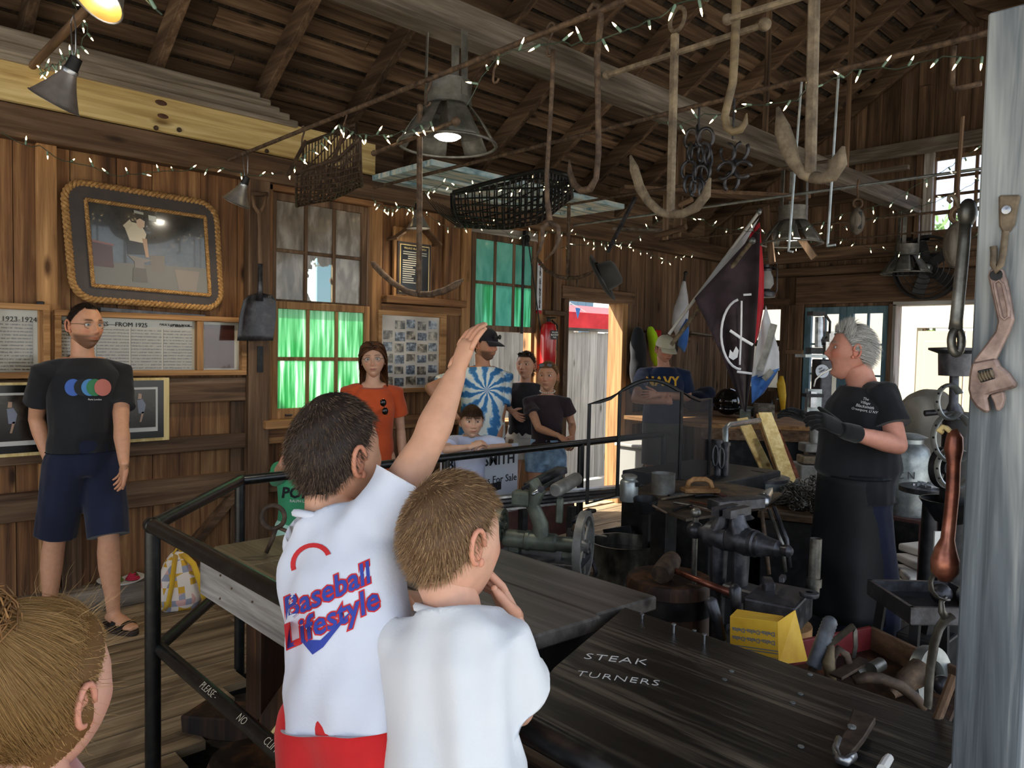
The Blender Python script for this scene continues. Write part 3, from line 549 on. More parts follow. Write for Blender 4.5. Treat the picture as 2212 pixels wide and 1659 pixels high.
def strands(H,n,length,flow,width=.0016,segs=4,seed=1,col2=None,curl=0,lift=.35,vary=.35,thick=.006,grav=0,extra=None,rnd=.16,hug=0):
    """hair: a scalp shell plus n ribbon strands following a flow field (head-local)"""
    r=np.random.default_rng(seed);V=H['local'];hs=H['hs'];mask=H['mask'];nu,nv=H['nu'],H['nv']
    cen=np.array([0,-.005,0])*hs;N=(V-cen)/np.array([.076,.098,.118])**2;N/=np.linalg.norm(N,axis=1)[:,None]
    ids=np.where(mask)[0]
    if extra is not None:ids=ids[extra(V[ids]/hs)]
    shell={};SV=[];SF=[]
    for q in H['faces'][:-2]:
        if all(mask[i] for i in q):
            for i in q:
                if i not in shell:
                    shell[i]=len(SV);SV.append(V[i]+N[i]*thick*hs*(.75+.25*math.sin(i*12.9)))
            SF.append(tuple(shell[i] for i in q))
    top=[shell[i] for i in range(nu) if i in shell]
    if len(top)==nu:SF.append(tuple(top))
    base=lin(H['hair']);c2=lin(col2) if col2 else base*1.8
    SVn=np.array(SV) if SV else np.zeros((0,3))
    w_=np.sqrt(np.maximum(1e-6,1-(V[ids,2]/(.118*hs))**2)) if len(ids) else None
    pk=r.choice(ids,n,p=w_/w_.sum());root=V[pk]+N[pk]*thick*.6*hs+r.normal(size=(n,3))*.0022*hs;nn=N[pk]
    L=(length(root/hs) if callable(length) else np.full(n,length))*hs*r.uniform(.7,1.15,n)
    p=root.copy();path=[p.copy()];d=nn*lift+flow(root/hs)+r.normal(size=(n,3))*rnd;d/=np.linalg.norm(d,axis=1)[:,None];ph=r.uniform(0,6.28,n)
    for s in range(segs):
        p=p+d*(L/segs)[:,None]
        if curl:p=p+np.stack([np.sin(ph+s*1.3),np.cos(ph+s*1.3),np.zeros(n)],1)*curl*hs
        path.append(p.copy());q_=p/hs
        nrm=(p-cen)/np.array([.076,.098,.118])**2;nrm/=np.linalg.norm(nrm,axis=1)[:,None];fl=flow(q_);d=d*.55+fl*.45+np.array([0,0,-1])*grav*(s+1)/segs
        inside=((p-cen)/(np.array([.080,.103,.122])*hs));ins=np.linalg.norm(inside,axis=1)<1.0
        d[ins]+=nrm[ins]*.8
        if hug:
            nr_=np.linalg.norm(inside,axis=1);cl_=(nr_>=1.0)&(nr_<1.5)&(q_[:,2]>-.03);dn_=np.clip((d*nrm).sum(1),0,None)*hug;d[cl_]-=(nrm*dn_[:,None])[cl_];far=(nr_>1.22)&(q_[:,2]>-.03);d[far]-=nrm[far]*.5
        d/=np.linalg.norm(d,axis=1)[:,None]
    path=np.array(path)
    tw=np.cross(path[1]-path[0],nn);tw/=np.linalg.norm(tw,axis=1)[:,None]+1e-9
    tw=tw*np.cos(.6*r.normal(size=(n,1)))+nn*np.sin(.6*r.normal(size=(n,1)))
    prof=np.linspace(1,.15,segs+1);A=path-tw[None]*(width*hs/2)*prof[:,None,None];B=path+tw[None]*(width*hs/2)*prof[:,None,None]
    SVV=np.concatenate([A,B],0).reshape(-1,3);k0=len(SVn);m=(segs+1)*n
    idx=np.arange(n);SF2=[]
    for s in range(segs):
        q=np.stack([k0+s*n+idx,k0+m+s*n+idx,k0+m+(s+1)*n+idx,k0+(s+1)*n+idx],1);SF2+=[tuple(t) for t in q.tolist()]
    mixw=np.clip(r.beta(1.6,2.2,n)*1.0,0,1)[:,None];pc=base*(1-mixw)+c2*mixw;pc=pc*r.uniform(1-vary,1+vary,(n,1))
    paint=np.vstack([np.tile(base*.75,(len(SVn),1)) if len(SVn) else np.zeros((0,3)),np.tile(pc,(2*(segs+1),1))])
    allV=np.vstack([SVn,SVV]);Mn=H['M'];return allV@Mn[:3,:3].T+Mn[:3,3],SF+SF2,paint
def flow_down(q):
    c=np.array([0,-.045,.12]);d=q-c;d[:,2]-=.03;n=np.linalg.norm(d,axis=1)[:,None]+1e-9;return d/n
def flow_front(q):
    d=np.stack([q[:,0]*3,np.where(q[:,2]>.05,.8,.05)*np.ones(len(q)),-.35-np.clip(-q[:,1],0,.1)*6],1);return d/np.linalg.norm(d,axis=1)[:,None]
def flow_up(q):
    d=np.stack([q[:,0]*2,-.2+q[:,1]*2,np.full(len(q),.9)],1);return d/np.linalg.norm(d,axis=1)[:,None]
def flow_back(q):
    d=np.stack([q[:,0]*1.0,np.full(len(q),-.9),.1-np.clip(-q[:,1],0,.1)*8],1);return d/np.linalg.norm(d,axis=1)[:,None]
def hand_geo(w,d,nrm,side,s=1.0,curl=(.25,.25,.25,.3),spread=.08,thumb=(.75,.35),bend2=None,part='all'):
    """palm, four fingers of unequal length and a thumb; w wrist, d finger direction, nrm back of the hand"""
    w=Vector(w);d=Vector(d).normalized();nrm=Vector(nrm);nrm=(nrm-d*nrm.dot(d)).normalized();lat=d.cross(nrm)*side;mb=MB()
    pl=.088*s
    if part!='fingers':mb.tube([w-d*.03*s,w,w+d*.03*s,w+d*.062*s,w+d*pl,w+d*(pl+.010*s)],[.022*s,.026*s,.036*s,.041*s,.040*s,.030*s],14,ry=[.021*s,.019*s,.0175*s,.0155*s,.012*s,.007*s],up=nrm)
    if part=='palm':return mb
    for i,(o,L) in enumerate(((.030,.070),(.010,.079),(-.010,.073),(-.029,.058))):
        b=w+d*(pl-.006*s)+lat*o*s;ang=0;p=b;pts=[b-d*.012*s,b];dd=(d+lat*spread*(1.5-i)*.9).normalized();c=curl[i] if hasattr(curl,'__len__') else curl
        for k,fr in enumerate((.45,.31,.24)):
            ang+=c*(1.0 if k==0 else(bend2 if bend2 is not None else 1.15));p=p+(dd*math.cos(ang)-nrm*math.sin(ang))*L*fr*s;pts.append(p)
        r0=(.0092,.0095,.009,.0078)[i]*s;mb.tube(pts,[r0,r0,r0*.95,r0*.88,r0*.62],9);mb.ell(p,r0*.66,8,6)
    tb=w+d*.026*s+lat*.026*s;td=(d*math.cos(thumb[0])+lat*math.sin(thumb[0])-nrm*thumb[1]).normalized();td2=(td+d*.45).normalized()
    t1=tb+td*.036*s;t2=t1+td2*.028*s;t3=t2+td2*.022*s;mb.tube([tb-td*.02*s-lat*.008*s,tb,t1,t2,t3],[.014*s,.0145*s,.0112*s,.0098*s,.006*s],10);mb.ell(t3,.0066*s,8,6)
    return mb
def limb(mb,pts,rs,n=12,ry=None,up=None):mb.tube(pts,rs,n,True,ry,up=up);mb.ell(pts[0],rs[0]*.98,12,8);return mb
def lerp(a,b,t):return Vector(a)*(1-t)+Vector(b)*t
def skeleton(pos,rz,H=1.75,lean=0,side=0,twist=0,sw=1.0,kid=0,hs=1.0,head=(0,0,0),hip_back=0,slouch=0):
    """joint positions in the place; facing +Y before turning by rz"""
    R=Matrix.Rotation(rz,4,'Z');T=Matrix.Translation(Vector(pos));base=T@R;s=H/1.75
    pel=Vector((0,-hip_back,(.53-.02*kid)*H));U=Matrix.Translation(pel)@Matrix.Rotation(-lean,4,'X')@Matrix.Rotation(side,4,'Y')@Matrix.Rotation(twist,4,'Z')@Matrix.Translation(-pel)
    zs=(.788-.010*kid)*H;zn=(.838-.015*kid)*H;hc=H-.118*hs
    J=dict(R=R,H=H,s=s,hs=hs,up=(base@U).to_3x3())
    def u(x,y,z):return base@(U@Vector((x,y,z)))
    def b(x,y,z):return base@Vector((x,y,z))
    J['pel']=b(0,-hip_back,pel.z);J['waist']=u(0,-hip_back,.61*H);J['chest']=u(0,-hip_back+.005,.73*H);J['neck']=u(0,-hip_back-.012-slouch*.3,zn);J['head']=u(0,-hip_back+.018+slouch,hc)
    for n_,k in(('R',1),('L',-1)):
        J['sh'+n_]=u(k*.105*H*sw,-hip_back-.008,zs);J['hip'+n_]=b(k*.05*H,-hip_back,.515*H);J['kn'+n_]=b(k*.056*H,.012,.285*H);J['an'+n_]=b(k*.058*H,-.02,.048*H)
        J['el'+n_]=u(k*.135*H*sw,-hip_back-.03,zs-.175*H);J['wr'+n_]=u(k*.14*H*sw,-hip_back+.03,zs-.32*H)
    J['fwd']=(R@Vector((0,1,0))).to_3d();J['right']=(R@Vector((1,0,0))).to_3d();J['ufwd']=(J['up']@Vector((0,1,0)))
    hm=Matrix.Translation(J['head'])@Matrix.Rotation(rz+head[0],4,'Z')@Matrix.Rotation(head[1],4,'X')@Matrix.Rotation(head[2],4,'Y');J['headM']=hm;return J
def torso_loft(J,k=1.0,depth=1.0,belly=0,grow=0,zlo=0):
    s=J['s'];f=J['ufwd'];pts=[J['pel']-(J['waist']-J['pel'])*.5,J['pel'],lerp(J['pel'],J['waist'],.6),J['waist'],lerp(J['waist'],J['chest'],.5),J['chest'],lerp(J['chest'],J['neck'],.5),lerp(J['chest'],J['neck'],.78),lerp(J['chest'],J['neck'],.98)]
    rx=[.125,.160,.158,.148,.152,.165,.168,.118,.066];ry=[.080,.115,.118,.108+belly,.112+belly*.5,.118,.102,.078,.062]
    return pts,[a*s*k+grow for a in rx],[a*s*k*depth+grow for a in ry],f
def person(J,label,tone='#c99377',hair='#2b1c14',style='short',hairfn=None,shirt=None,pants=None,arms=True,build=1.0,depth=1.0,belly=0,vox=.009,sleeve=.5,sleeve_r=1.0,loose=.016,hem=.0,head_kw=None,hands=None,legs='bare',shoes=None,dress=None,leg_hem=.62,pant_r=1.0,fold=.0035,seed=1,group=None,neck_r=.055,arm_r=1.0,collar=True,tank=False,union=False,ncut=.93,head_res=1.0,long_sleeve=False,fold_k=(28,100)):
    s=J['s'];up=J['ufwd'];foot=Vector((J['pel'].x,J['pel'].y,min(J['anR'].z,J['anL'].z)-.048*J['H']));root=em('person',foot,label=label,cat='person',group=group)
    mb=MB();pts,rx,ry,f=torso_loft(J,build*.90,depth*.88,belly);mb.tube(pts,rx,16,True,ry,up=f)
    neck_top=J['head']+(J['headM'].to_3x3()@Vector((0,-.022,-.06)))*J['hs']
    limb(mb,[lerp(J['chest'],J['neck'],.8),J['neck'],lerp(J['neck'],neck_top,.5),neck_top],[neck_r*1.05*s**.5,neck_r*1.05*s**.5,neck_r*s**.5,neck_r*s**.5],14)
    for k in 'RL':
        sh,el,wr=J['sh'+k],J['el'+k],J['wr'+k];a=arm_r*s**.6
        limb(mb,[lerp(J['neck'],sh,.45),sh,lerp(sh,el,.35),lerp(sh,el,.7),el],[.040*a,.052*a,.048*a,.044*a,.038*a]);limb(mb,[el,lerp(el,wr,.25),lerp(el,wr,.6),wr],[.039*a,.042*a,.034*a,.025*a])
        hp,kn,an=J['hip'+k],J['kn'+k],J['an'+k];back=-J['fwd']*.014*s;l=s**.8
        limb(mb,[hp,lerp(hp,kn,.3),lerp(hp,kn,.7),kn],[.088*l,.083*l,.066*l,.054*l]);limb(mb,[kn,lerp(kn,an,.2)+back,lerp(kn,an,.4)+back,lerp(kn,an,.75),an],[.053*l,.057*l,.056*l,.040*l,.034*l])
        td=J.get('toe'+k,J['fwd']);hl=an-td*.045*s;hl.z=an.z-.022*s;ft=an+td*.13*s;ft.z=an.z-.048*s;mid=an+td*.06*s;mid.z=an.z-.028*s
        mb.tube([hl,an-Vector((0,0,.02*s)),mid,ft,ft+td*.05*s],[.028*s,.036*s,.040*s,.044*s,.030*s],12,ry=[.024*s,.034*s,.030*s,.018*s,.012*s],up=(0,0,1))
    HK={}
    for k in 'RL':
        hd=(hands or{}).get(k)
        if hd is False:continue
        hd=dict(hd or{});w=J['wr'+k];d=hd.pop('d',w-J['el'+k]);n_=hd.pop('n',J['right']*(1 if k=='R' else-1));sd=hd.pop('side',-1 if k=='R' else 1);sz=hd.pop('s',s**.6);HK[k]=(w,d,n_,sd,sz,hd)
        pb=hand_geo(w,d,n_,sd,sz,part='palm',**hd);mb.add(pb.v,pb.f)
    V,Fc,N=remesh(mb,vox,4);t=lin(tone);paint=np.tile(t,(len(V),1))
    Hd=make_head(J['headM'],J['hs'],tone,hair,style,res=head_res,**(head_kw or{}))
    k0=len(V);V=np.vstack([V,Hd['V']]);Fc=Fc+[tuple(i+k0 for i in q) for q in Hd['F']];paint=np.vstack([paint,Hd['paint']])
    for k in HK:
        w,d,n_,sd,sz,hd=HK[k];hb=hand_geo(w,d,n_,sd,sz,part='fingers',**hd);k0=len(V);V=np.vstack([V,np.array(hb.v)]);Fc=Fc+[tuple(i+k0 for i in q) for q in hb.f];paint=np.vstack([paint,np.tile(t*np.array([1.0,.94,.92]),(len(hb.v),1))])
    body=ob('body',np_mesh('body',V,Fc,'skin',paint,off=foot),None,root)
    for E,em_ in Hd['eyes']:
        ob('eye',np_mesh('eye',E,em_.f,['eye_white',Hd['iris'],'pupil'],mi=em_.m,off=foot),None,root)
    if hairfn and style!='bald':
        hv,hf,hp_=hairfn(Hd);ob('hair',np_mesh('hair',hv,hf,'hair',hp_,off=foot),None,root)
    out=dict(root=root,foot=foot,J=J,head=Hd)
    def cloth_ob(name,mb,mat,clamps,vx=.010,amp=fold,sm=6,sd=seed,st=(1,1,.45),more=()):
        V,Fc,N=remesh(mb,vx,sm);V=V+N*(folds(V,sd,fold_k,stretch=st)*amp)[:,None]
        for c in clamps:V=clampp(V,*c)
        for m_,cs_ in more:
            V2,F2,N2=remesh(m_,vx,sm);V2=V2+N2*(folds(V2,sd+5,fold_k,stretch=(1,1,1))*amp*.8)[:,None]
            for c in cs_:V2=clampp(V2,*c)
            k=len(V);V=np.vstack([V,V2]);Fc=Fc+[tuple(i+k for i in q) for q in F2]
        o=ob(name,np_mesh(name,V,Fc,mat,off=foot),None,root);out[name]=(V,Fc);return o
    if shirt:
        mb=MB();pts,rx,ry,f=torso_loft(J,build,depth,belly,grow=loose*s);hemp=J['pel']+(J['waist']-J['pel'])*hem;dn=(J['pel']-J['waist']).normalized()
        pts[0]=hemp+dn*.12*s;rx[0]=rx[1]*1.06;ry[0]=ry[1]*1.08;mb.tube(pts,rx,18,True,ry,up=f);cl=[(hemp,dn,.45)];more=[]
        if not tank:
            for k in 'RL':
                sh,el,wr=J['sh'+k],J['el'+k],J['wr'+k];a=s**.6*sleeve_r
                sm_=MB()
                limb(mb if union else sm_,[lerp(J['neck'],sh,.55)-(J['neck']-J['chest']).normalized()*.02*s,sh,lerp(sh,el,sleeve*.6),lerp(sh,el,sleeve+.16)],[.058*a,.070*a,.070*a,.076*a]);cl.append((lerp(sh,el,sleeve),el-sh,.105)) if union else more.append((sm_,[(lerp(sh,el,sleeve),el-sh)]))
        cl.append((lerp(J['chest'],J['neck'],ncut),J['neck']-J['chest'],.13*s))
        mb.ell(lerp(J['chest'],J['neck'],.70),.092*s**.8,14,10)
        for k in 'RL':limb(mb,[lerp(J['chest'],J['neck'],.78),lerp(lerp(J['chest'],J['neck'],.80),J['sh'+k],.8)],[.066*s,.056*s]);limb(mb,[lerp(J['chest'],J['neck'],.72),lerp(lerp(J['chest'],J['neck'],.55),J['sh'+k],.75)],[.070*s,.062*s])
        cloth_ob('shirt',mb,shirt,cl,more=more)
        if collar:
            c=lerp(J['chest'],J['neck'],ncut);ax=(J['neck']-J['chest']).normalized();rt_=J['up']@Vector((1,0,0));fw_=J['ufwd'];r_=[c+rt_*math.cos(a)*.074*s**.7+fw_*math.sin(a)*.070*s**.7+ax*(-.014*math.sin(a)-.002) for a in[2*math.pi*i/24 for i in range(24)]]
            ob('collar',mesh('collar',(lambda b:(setattr(b,'v',[tuple(Vector(v)-foot) for v in b.v]),b)[1])(MB().tube(r_,.0085*s**.5,7,closed=True)),shirt,True),None,root)
    if pants:
        mb=MB();mb.tube([J['pel']-Vector((0,0,.09*s)),J['pel'],J['waist']],[.16*s*build,.175*s*build,.158*s*build],16,True,[.118*s*depth*build,.130*s*depth*build,(.118+belly*.7)*s*depth*build],up=J['fwd']);cl=[(lerp(J['pel'],J['waist'],.9),J['waist']-J['pel'],.4)]
        for k in 'RL':
            hp,kn,an=J['hip'+k],J['kn'+k],J['an'+k];l=s**.8*pant_r;e=hp+(kn-hp)*(leg_hem*1.0) if leg_hem<=1 else kn+(an-kn)*(leg_hem-1)
            if leg_hem<=1:limb(mb,[hp,lerp(hp,e,.5),e+(e-hp).normalized()*.05],[.105*l,.100*l,.094*l]);cl.append((e,kn-hp,.22))
            else:limb(mb,[hp,lerp(hp,kn,.5),kn],[.102*l,.088*l,.074*l]);limb(mb,[kn,lerp(kn,an,.5),e+(e-kn).normalized()*.04],[.074*l,.070*l,.066*l]);cl.append((e,an-kn,.16))
        cloth_ob('shorts' if leg_hem<=1 else 'trousers',mb,pants,cl,amp=fold*.7,sd=seed+3)
    if dress:
        mb=MB();pts,rx,ry,f=torso_loft(J,build,depth,belly,grow=loose*s);z0=dress[1];b0=Vector((J['pel'].x,J['pel'].y,J['pel'].z));bot=Vector((b0.x,b0.y,z0))
        pts=[bot-Vector((0,0,.1)),bot,lerp(bot,b0,.5)]+pts[1:];rx=[dress[2]*1.03,dress[2],(dress[2]+rx[1])/2]+rx[1:];ry=[dress[2]*.85,dress[2]*.83,(dress[2]*.8+ry[1])/2]+ry[1:];mb.tube(pts,rx,20,True,ry,up=f);cl=[(bot,(0,0,-1),.6)];more=[]
        for k in 'RL':
            sh,el=J['sh'+k],J['el'+k];a=s**.6;sm_=MB();limb(sm_,[lerp(J['neck'],sh,.55)-Vector((0,0,.02)),sh,lerp(sh,el,sleeve*.6),lerp(sh,el,sleeve+.16)],[.056*a,.068*a,.066*a,.068*a]);more.append((sm_,[(lerp(sh,el,sleeve),el-sh)]))
        cl.append((lerp(J['chest'],J['neck'],.82),J['neck']-J['chest']+J['ufwd']*.05,.11*s));cloth_ob('dress',mb,dress[0],cl,amp=fold,st=(1,1,.12),more=more)
    if shoes:
        for k in 'RL':
            an=J['an'+k];td=J.get('toe'+k,J['fwd']);z0=an.z-.048*J['H'];c=Vector((an.x,an.y,z0));sd=td.cross(Vector((0,0,1)));L0,L1,wd_=-.085*s,.195*s,.052*s
            sole=[c+td*(L0+(L1-L0)*(.5-.5*math.cos(a)))+sd*wd_*math.sin(a)*(.8+.3*(.5-.5*math.cos(a))) for a in[2*math.pi*i/20 for i in range(20)]]
            vs_=[tuple(p+Vector((0,0,h))-foot) for h in(0,.024*s) for p in sole];b_=MB().add(vs_,[tuple(range(19,-1,-1)),tuple(range(20,40))]+[(i,(i+1)%20,20+(i+1)%20,20+i) for i in range(20)])
            so=ob('sandal' if shoes=='sandal' else 'shoe',b_,'sole' if shoes=='sandal' else shoes,root,bevel=.004,fix=True)
            if shoes=='sandal':
                for o_,h_ in((.055,.062),(.115,.046)):
                    pc=[c+td*o_*s+sd*(math.cos(a)*.050*s)+Vector((0,0,.014*s+math.sin(a)*h_*s)) for a in[math.pi*i/10 for i in range(11)]]
                    ob('strap',MB().tube([p-foot for p in pc],.019*s,6,ry=.004*s,up=(0,0,1)) if False else MB().sheet([[tuple(p-foot+td*w_+Vector((0,0,q_))) for p in pc] for w_,q_ in((-.019*s,0),(-.019*s,.004),(.019*s,.004),(.019*s,0))]),'black_leather',so,smooth=.8)
            else:
                u_=MB().tube([c+td*L0*.9+Vector((0,0,.03*s)),c+Vector((0,0,.05*s)),c+td*.08*s+Vector((0,0,.045*s)),c+td*.165*s+Vector((0,0,.03*s))],[.040*s,.050*s,.054*s,.036*s],12,ry=[.04*s,.058*s,.046*s,.026*s],up=(0,0,1));ob('upper',mesh('upper',(lambda b:(setattr(b,'v',[tuple(Vector(v)-foot) for v in b.v]),b)[1])(u_),shoes,True),None,so)
    return out
def glasses(out,mat='wire_frame',lens='lens',r=.019,up_=0,fwd=0,name='glasses'):
    """spectacles on the nose, or pushed up by up_ onto the hair or cap"""
    Hd=out['head'];hs=Hd['hs'];Mn=Matrix(Hd['M'].tolist());foot=out['foot'];g=em(name,(0,0,0),parent=out['root'])
    T=lambda p:(Mn@(Vector(p)*hs))-foot
    mb=MB();le=MB()
    for s in(-1,1):
        ring=[T((s*.031+r*math.cos(a)*1.15,.0845+fwd-.004*abs(math.cos(a)),.008+up_+r*.85*math.sin(a))) for a in[2*math.pi*i/18 for i in range(18)]]
        mb.tube(ring,.0011,5,closed=True);le.add(ring,[tuple(range(18))]);mb.tube([T((s*(.031+r*1.15),.082+fwd,.012+up_)),T((s*.074,.06+fwd,.014+up_)),T((s*.080,-.008+fwd,.008+up_))],.0012,5)
    mb.tube([T((-.010,.086+fwd,.011+up_)),T((0,.089+fwd,.014+up_)),T((.010,.086+fwd,.011+up_))],.0012,5)
    ob('rim',mb,mat,g,smooth=True);ob('lens',le,lens,g);return g
def bvh_of(out,name):V,Fc=out[name];return BVHTree.FromPolygons([tuple(v) for v in V],Fc)
def print_on(out,name,part,s,size,o,u,v,mat,off=.0025,parent=None,nm='lettering',dirv=None,poly=None,**k):
    """lettering (or a flat shape) laid onto a garment along the view of its wearer's front"""
    bv=bvh_of(out,part);u=Vector(u).normalized();v=Vector(v).normalized();w=u.cross(v);d=-w if dirv is None else(w if dirv=='cam' else Vector(dirv))
    if poly is not None:
        bmx=bmesh.new();vs_=[bmx.verts.new((p[0],p[1],0)) for p in poly];bmx.faces.new(vs_);bmesh.ops.triangulate(bmx,faces=bmx.faces);bmesh.ops.subdivide_edges(bmx,edges=bmx.edges,cuts=3,use_grid_fill=True);me=bpy.data.meshes.new('print');bmx.to_mesh(me);bmx.free()
    else:me=text_mesh(s,size,ext=0,**k)
    o=Vector(o)
    for q in me.vertices:
        p=o+u*q.co.x+v*q.co.y
        if dirv=='cam':d=(p-CAM).normalized()
        h=bv.ray_cast(p-d*.6,d)
        q.co=((h[0] if h[0] is not None else p)-d*off)-out['foot']
    me.materials.clear();me.materials.append(M(mat));return ob(nm,me,None,parent or out['root'])
plain('sole','#2a1d15',.8);plain('black_leather','#0e0e0f',.45)
# ------------------------------------------------------------------ the people
def rz_of(d):return math.atan2(-d[0],d[1])
def stand(px,ytop,D=None,Y=None,z=0.0):
    p=P(px,ytop,D=D,Y=Y);return Vector((p.x,p.y,z)),p.z-z
def tocam(p):v=CAM-Vector(p);v.z=0;return v.normalized()
def face_dir(p,deg):
    c=tocam(p);return Matrix.Rotation(math.radians(deg),3,'Z')@c
cloth('tee_black','#17181b','#202226');cloth('navy_short','#12172a','#1a2036');cloth('tee_white','#cdd3e2','#d8dde8',amt=.03);cloth('tee_white_b','#d2d6dc','#dcdedf',amt=.03);cloth('short_red','#b81f24','#cc2a2c');cloth('dress_rust','#a8421f','#bd5029');cloth('tank_black','#1b1a1d','#26252a');cloth('tee_brown','#251a1c','#33262a');cloth('denim_light','#5a7390','#86a0b8',big=14,amt=.3);cloth('short_cream','#b5aea4','#c8c2b8');cloth('tee_navy','#16203a','#20304f');cloth('tee_kid_white','#aeb4cc','#bcc2d6',amt=.05);cloth('tee_green','#2f7a55','#3d8d64');cloth('short_mint','#8fb8a8','#a2c8b8');cloth('jeans','#15182a','#1e2338');cloth('khaki_short','#3c3a38','#4a4744');cloth('cap_cream','#a9a58f','#b8b49e');cloth('cap_black','#19181c','#242228');cloth('apron_black','#101214','#1a1d20',rough=.55,sheen=0);cloth('glove_black','#0f0f10','#1c1b1a')
plain('white_ink','#d8d8d8',.8);plain('gold_ink','#d0a02a',.8);plain('red_ink','#c8252b',.8);plain('blue_ink','#2b3f9c',.8)
def tie_dye(name,cen,u,v):
    m,nt,b,out=node_mat(name);L=nt.links;tc=nt.nodes.new('ShaderNodeTexCoord');sb=nt.nodes.new('ShaderNodeVectorMath');sb.operation='SUBTRACT';sb.inputs[1].default_value=cen;L.new(tc.outputs['Object'],sb.inputs[0])
    def dot(a):
        d=nt.nodes.new('ShaderNodeVectorMath');d.operation='DOT_PRODUCT';d.inputs[1].default_value=a;L.new(sb.outputs[0],d.inputs[0]);return d.outputs['Value']
    def mt(op,a,b_=None,c=None):
        n=nt.nodes.new('ShaderNodeMath');n.operation=op
        for i,q in enumerate((a,b_,c)):
            if q is None:continue
            if isinstance(q,(int,float)):n.inputs[i].default_value=q
            else:L.new(q,n.inputs[i])
        return n.outputs[0]
    x,y=dot(u),dot(v);ang=mt('ARCTAN2',y,x);r=mt('SQRT',mt('ADD',mt('MULTIPLY',x,x),mt('MULTIPLY',y,y)))
    nz=nt.nodes.new('ShaderNodeTexNoise');nz.inputs['Scale'].default_value=22;nz.inputs['Detail'].default_value=4;L.new(tc.outputs['Object'],nz.inputs['Vector'])
    ph=mt('ADD',mt('ADD',mt('MULTIPLY',ang,11.0),mt('MULTIPLY',r,16.0)),mt('MULTIPLY',nz.outputs['Fac'],5.0));s=mt('MULTIPLY_ADD',mt('SINE',ph),.5,.5)
    rp=ramp(nt,[(.25,'#3f78ab'),(.5,'#86b3d6'),(.72,'#dfe3dc')]);L.new(s,rp.inputs[0]);L.new(rp.outputs[0],b.inputs['Base Color']);b.inputs['Roughness'].default_value=.9;b.inputs['Specular IOR Level'].default_value=.2
def hair_short(n=2600,L=.022,**k):return lambda H:strands(H,n,L,k.pop('flow',flow_down) if 'flow' in k else flow_down,**k)
# --- man by the rope-framed picture
p_,H_=stand(180,655,D=4.0);fd_=face_dir(p_,22);J=skeleton(p_,rz_of(fd_),H_,hs=1.03,sw=1.05,head=(math.radians(10),math.radians(-3),0))
d0=4.0
J['elR']=P(78,905,D=3.98);J['wrR']=P(112,1012,D=3.98);J['elL']=P(262,925,D=4.0);J['wrL']=P(268,1005,D=3.92)
J['anR']=Vector((*P(105,1300,D=4.05).xy,.085));J['knR']=Vector((*P(120,1180,D=4.03).xy,.50));J['anL']=Vector((*P(245,1300,D=4.05).xy,.085));J['knL']=Vector((*P(235,1180,D=4.02).xy,.50));J['toeL']=face_dir(p_,32);J['toeR']=face_dir(p_,-5)
for k in 'RL':J['hip'+k].z+=.0
man=person(J,'bearded man in a black tee with coloured circles, hands in navy shorts pockets',tone='#c08e70',hair='#1d1512',style='receding',hairfn=hair_short(2200,.012,width=.0013,vary=.2,thick=.0035),shirt='tee_black',pants='navy_short',leg_hem=.98,pant_r=1.1,belly=.03,build=1.03,loose=.018,sleeve=.62,hem=.25,shoes='sandal',head_kw=dict(beard=.72,beardc='#2c1e17',brow='#1d1512',iris='iris_blue',jaw=1.15),hands={'R':dict(d=(P(118,1060,D=3.96)-J['wrR'])),'L':dict(d=(P(262,1050,D=4.0)-J['wrL']))},fold=.0042,seed=3)
glasses(man)
for cx,col in((158,'#3e5fa8'),(178,'#1d2024'),(194,'#4a7fb5'),(205,'#35754f'),(222,'#b06a62')):
    nm='ink_'+col[1:];plain(nm,col,.9);c=P(cx,837,D=3.8)
    print_on(man,'circle','shirt',None,0,c,RT,(0,0,1),nm,dirv='cam',off=.0015+.0022*(cx-150)/20,nm='printed_circle',poly=[(.043*math.cos(a),.043*math.sin(a)) for a in[2*math.pi*i/28 for i in range(28)]])
print_on(man,'t','shirt','Paris London',.013,P(205,863,D=3.8),RT,(0,0,1),'white_ink',dirv='cam')
_w=lerp(J['elR'],J['wrR'],.93);_a=(J['wrR']-J['elR']).normalized()
_wt=em('wristwatch',parent=man['root']);ob('band',mesh('band',MB().lathe([(.030,-.013),(.034,-.013),(.034,.013),(.030,.013)],_w-man['foot'],_a,20),'black_leather',.6),None,_wt);ob('watch_face',MB().box(_w-man['foot']+tocam(_w)*.035-_rt*.01,(.035,.012,.036),Matrix.Rotation(rz_of(tocam(_w)),3,'Z')),'black_leather',_wt,bevel=.004)
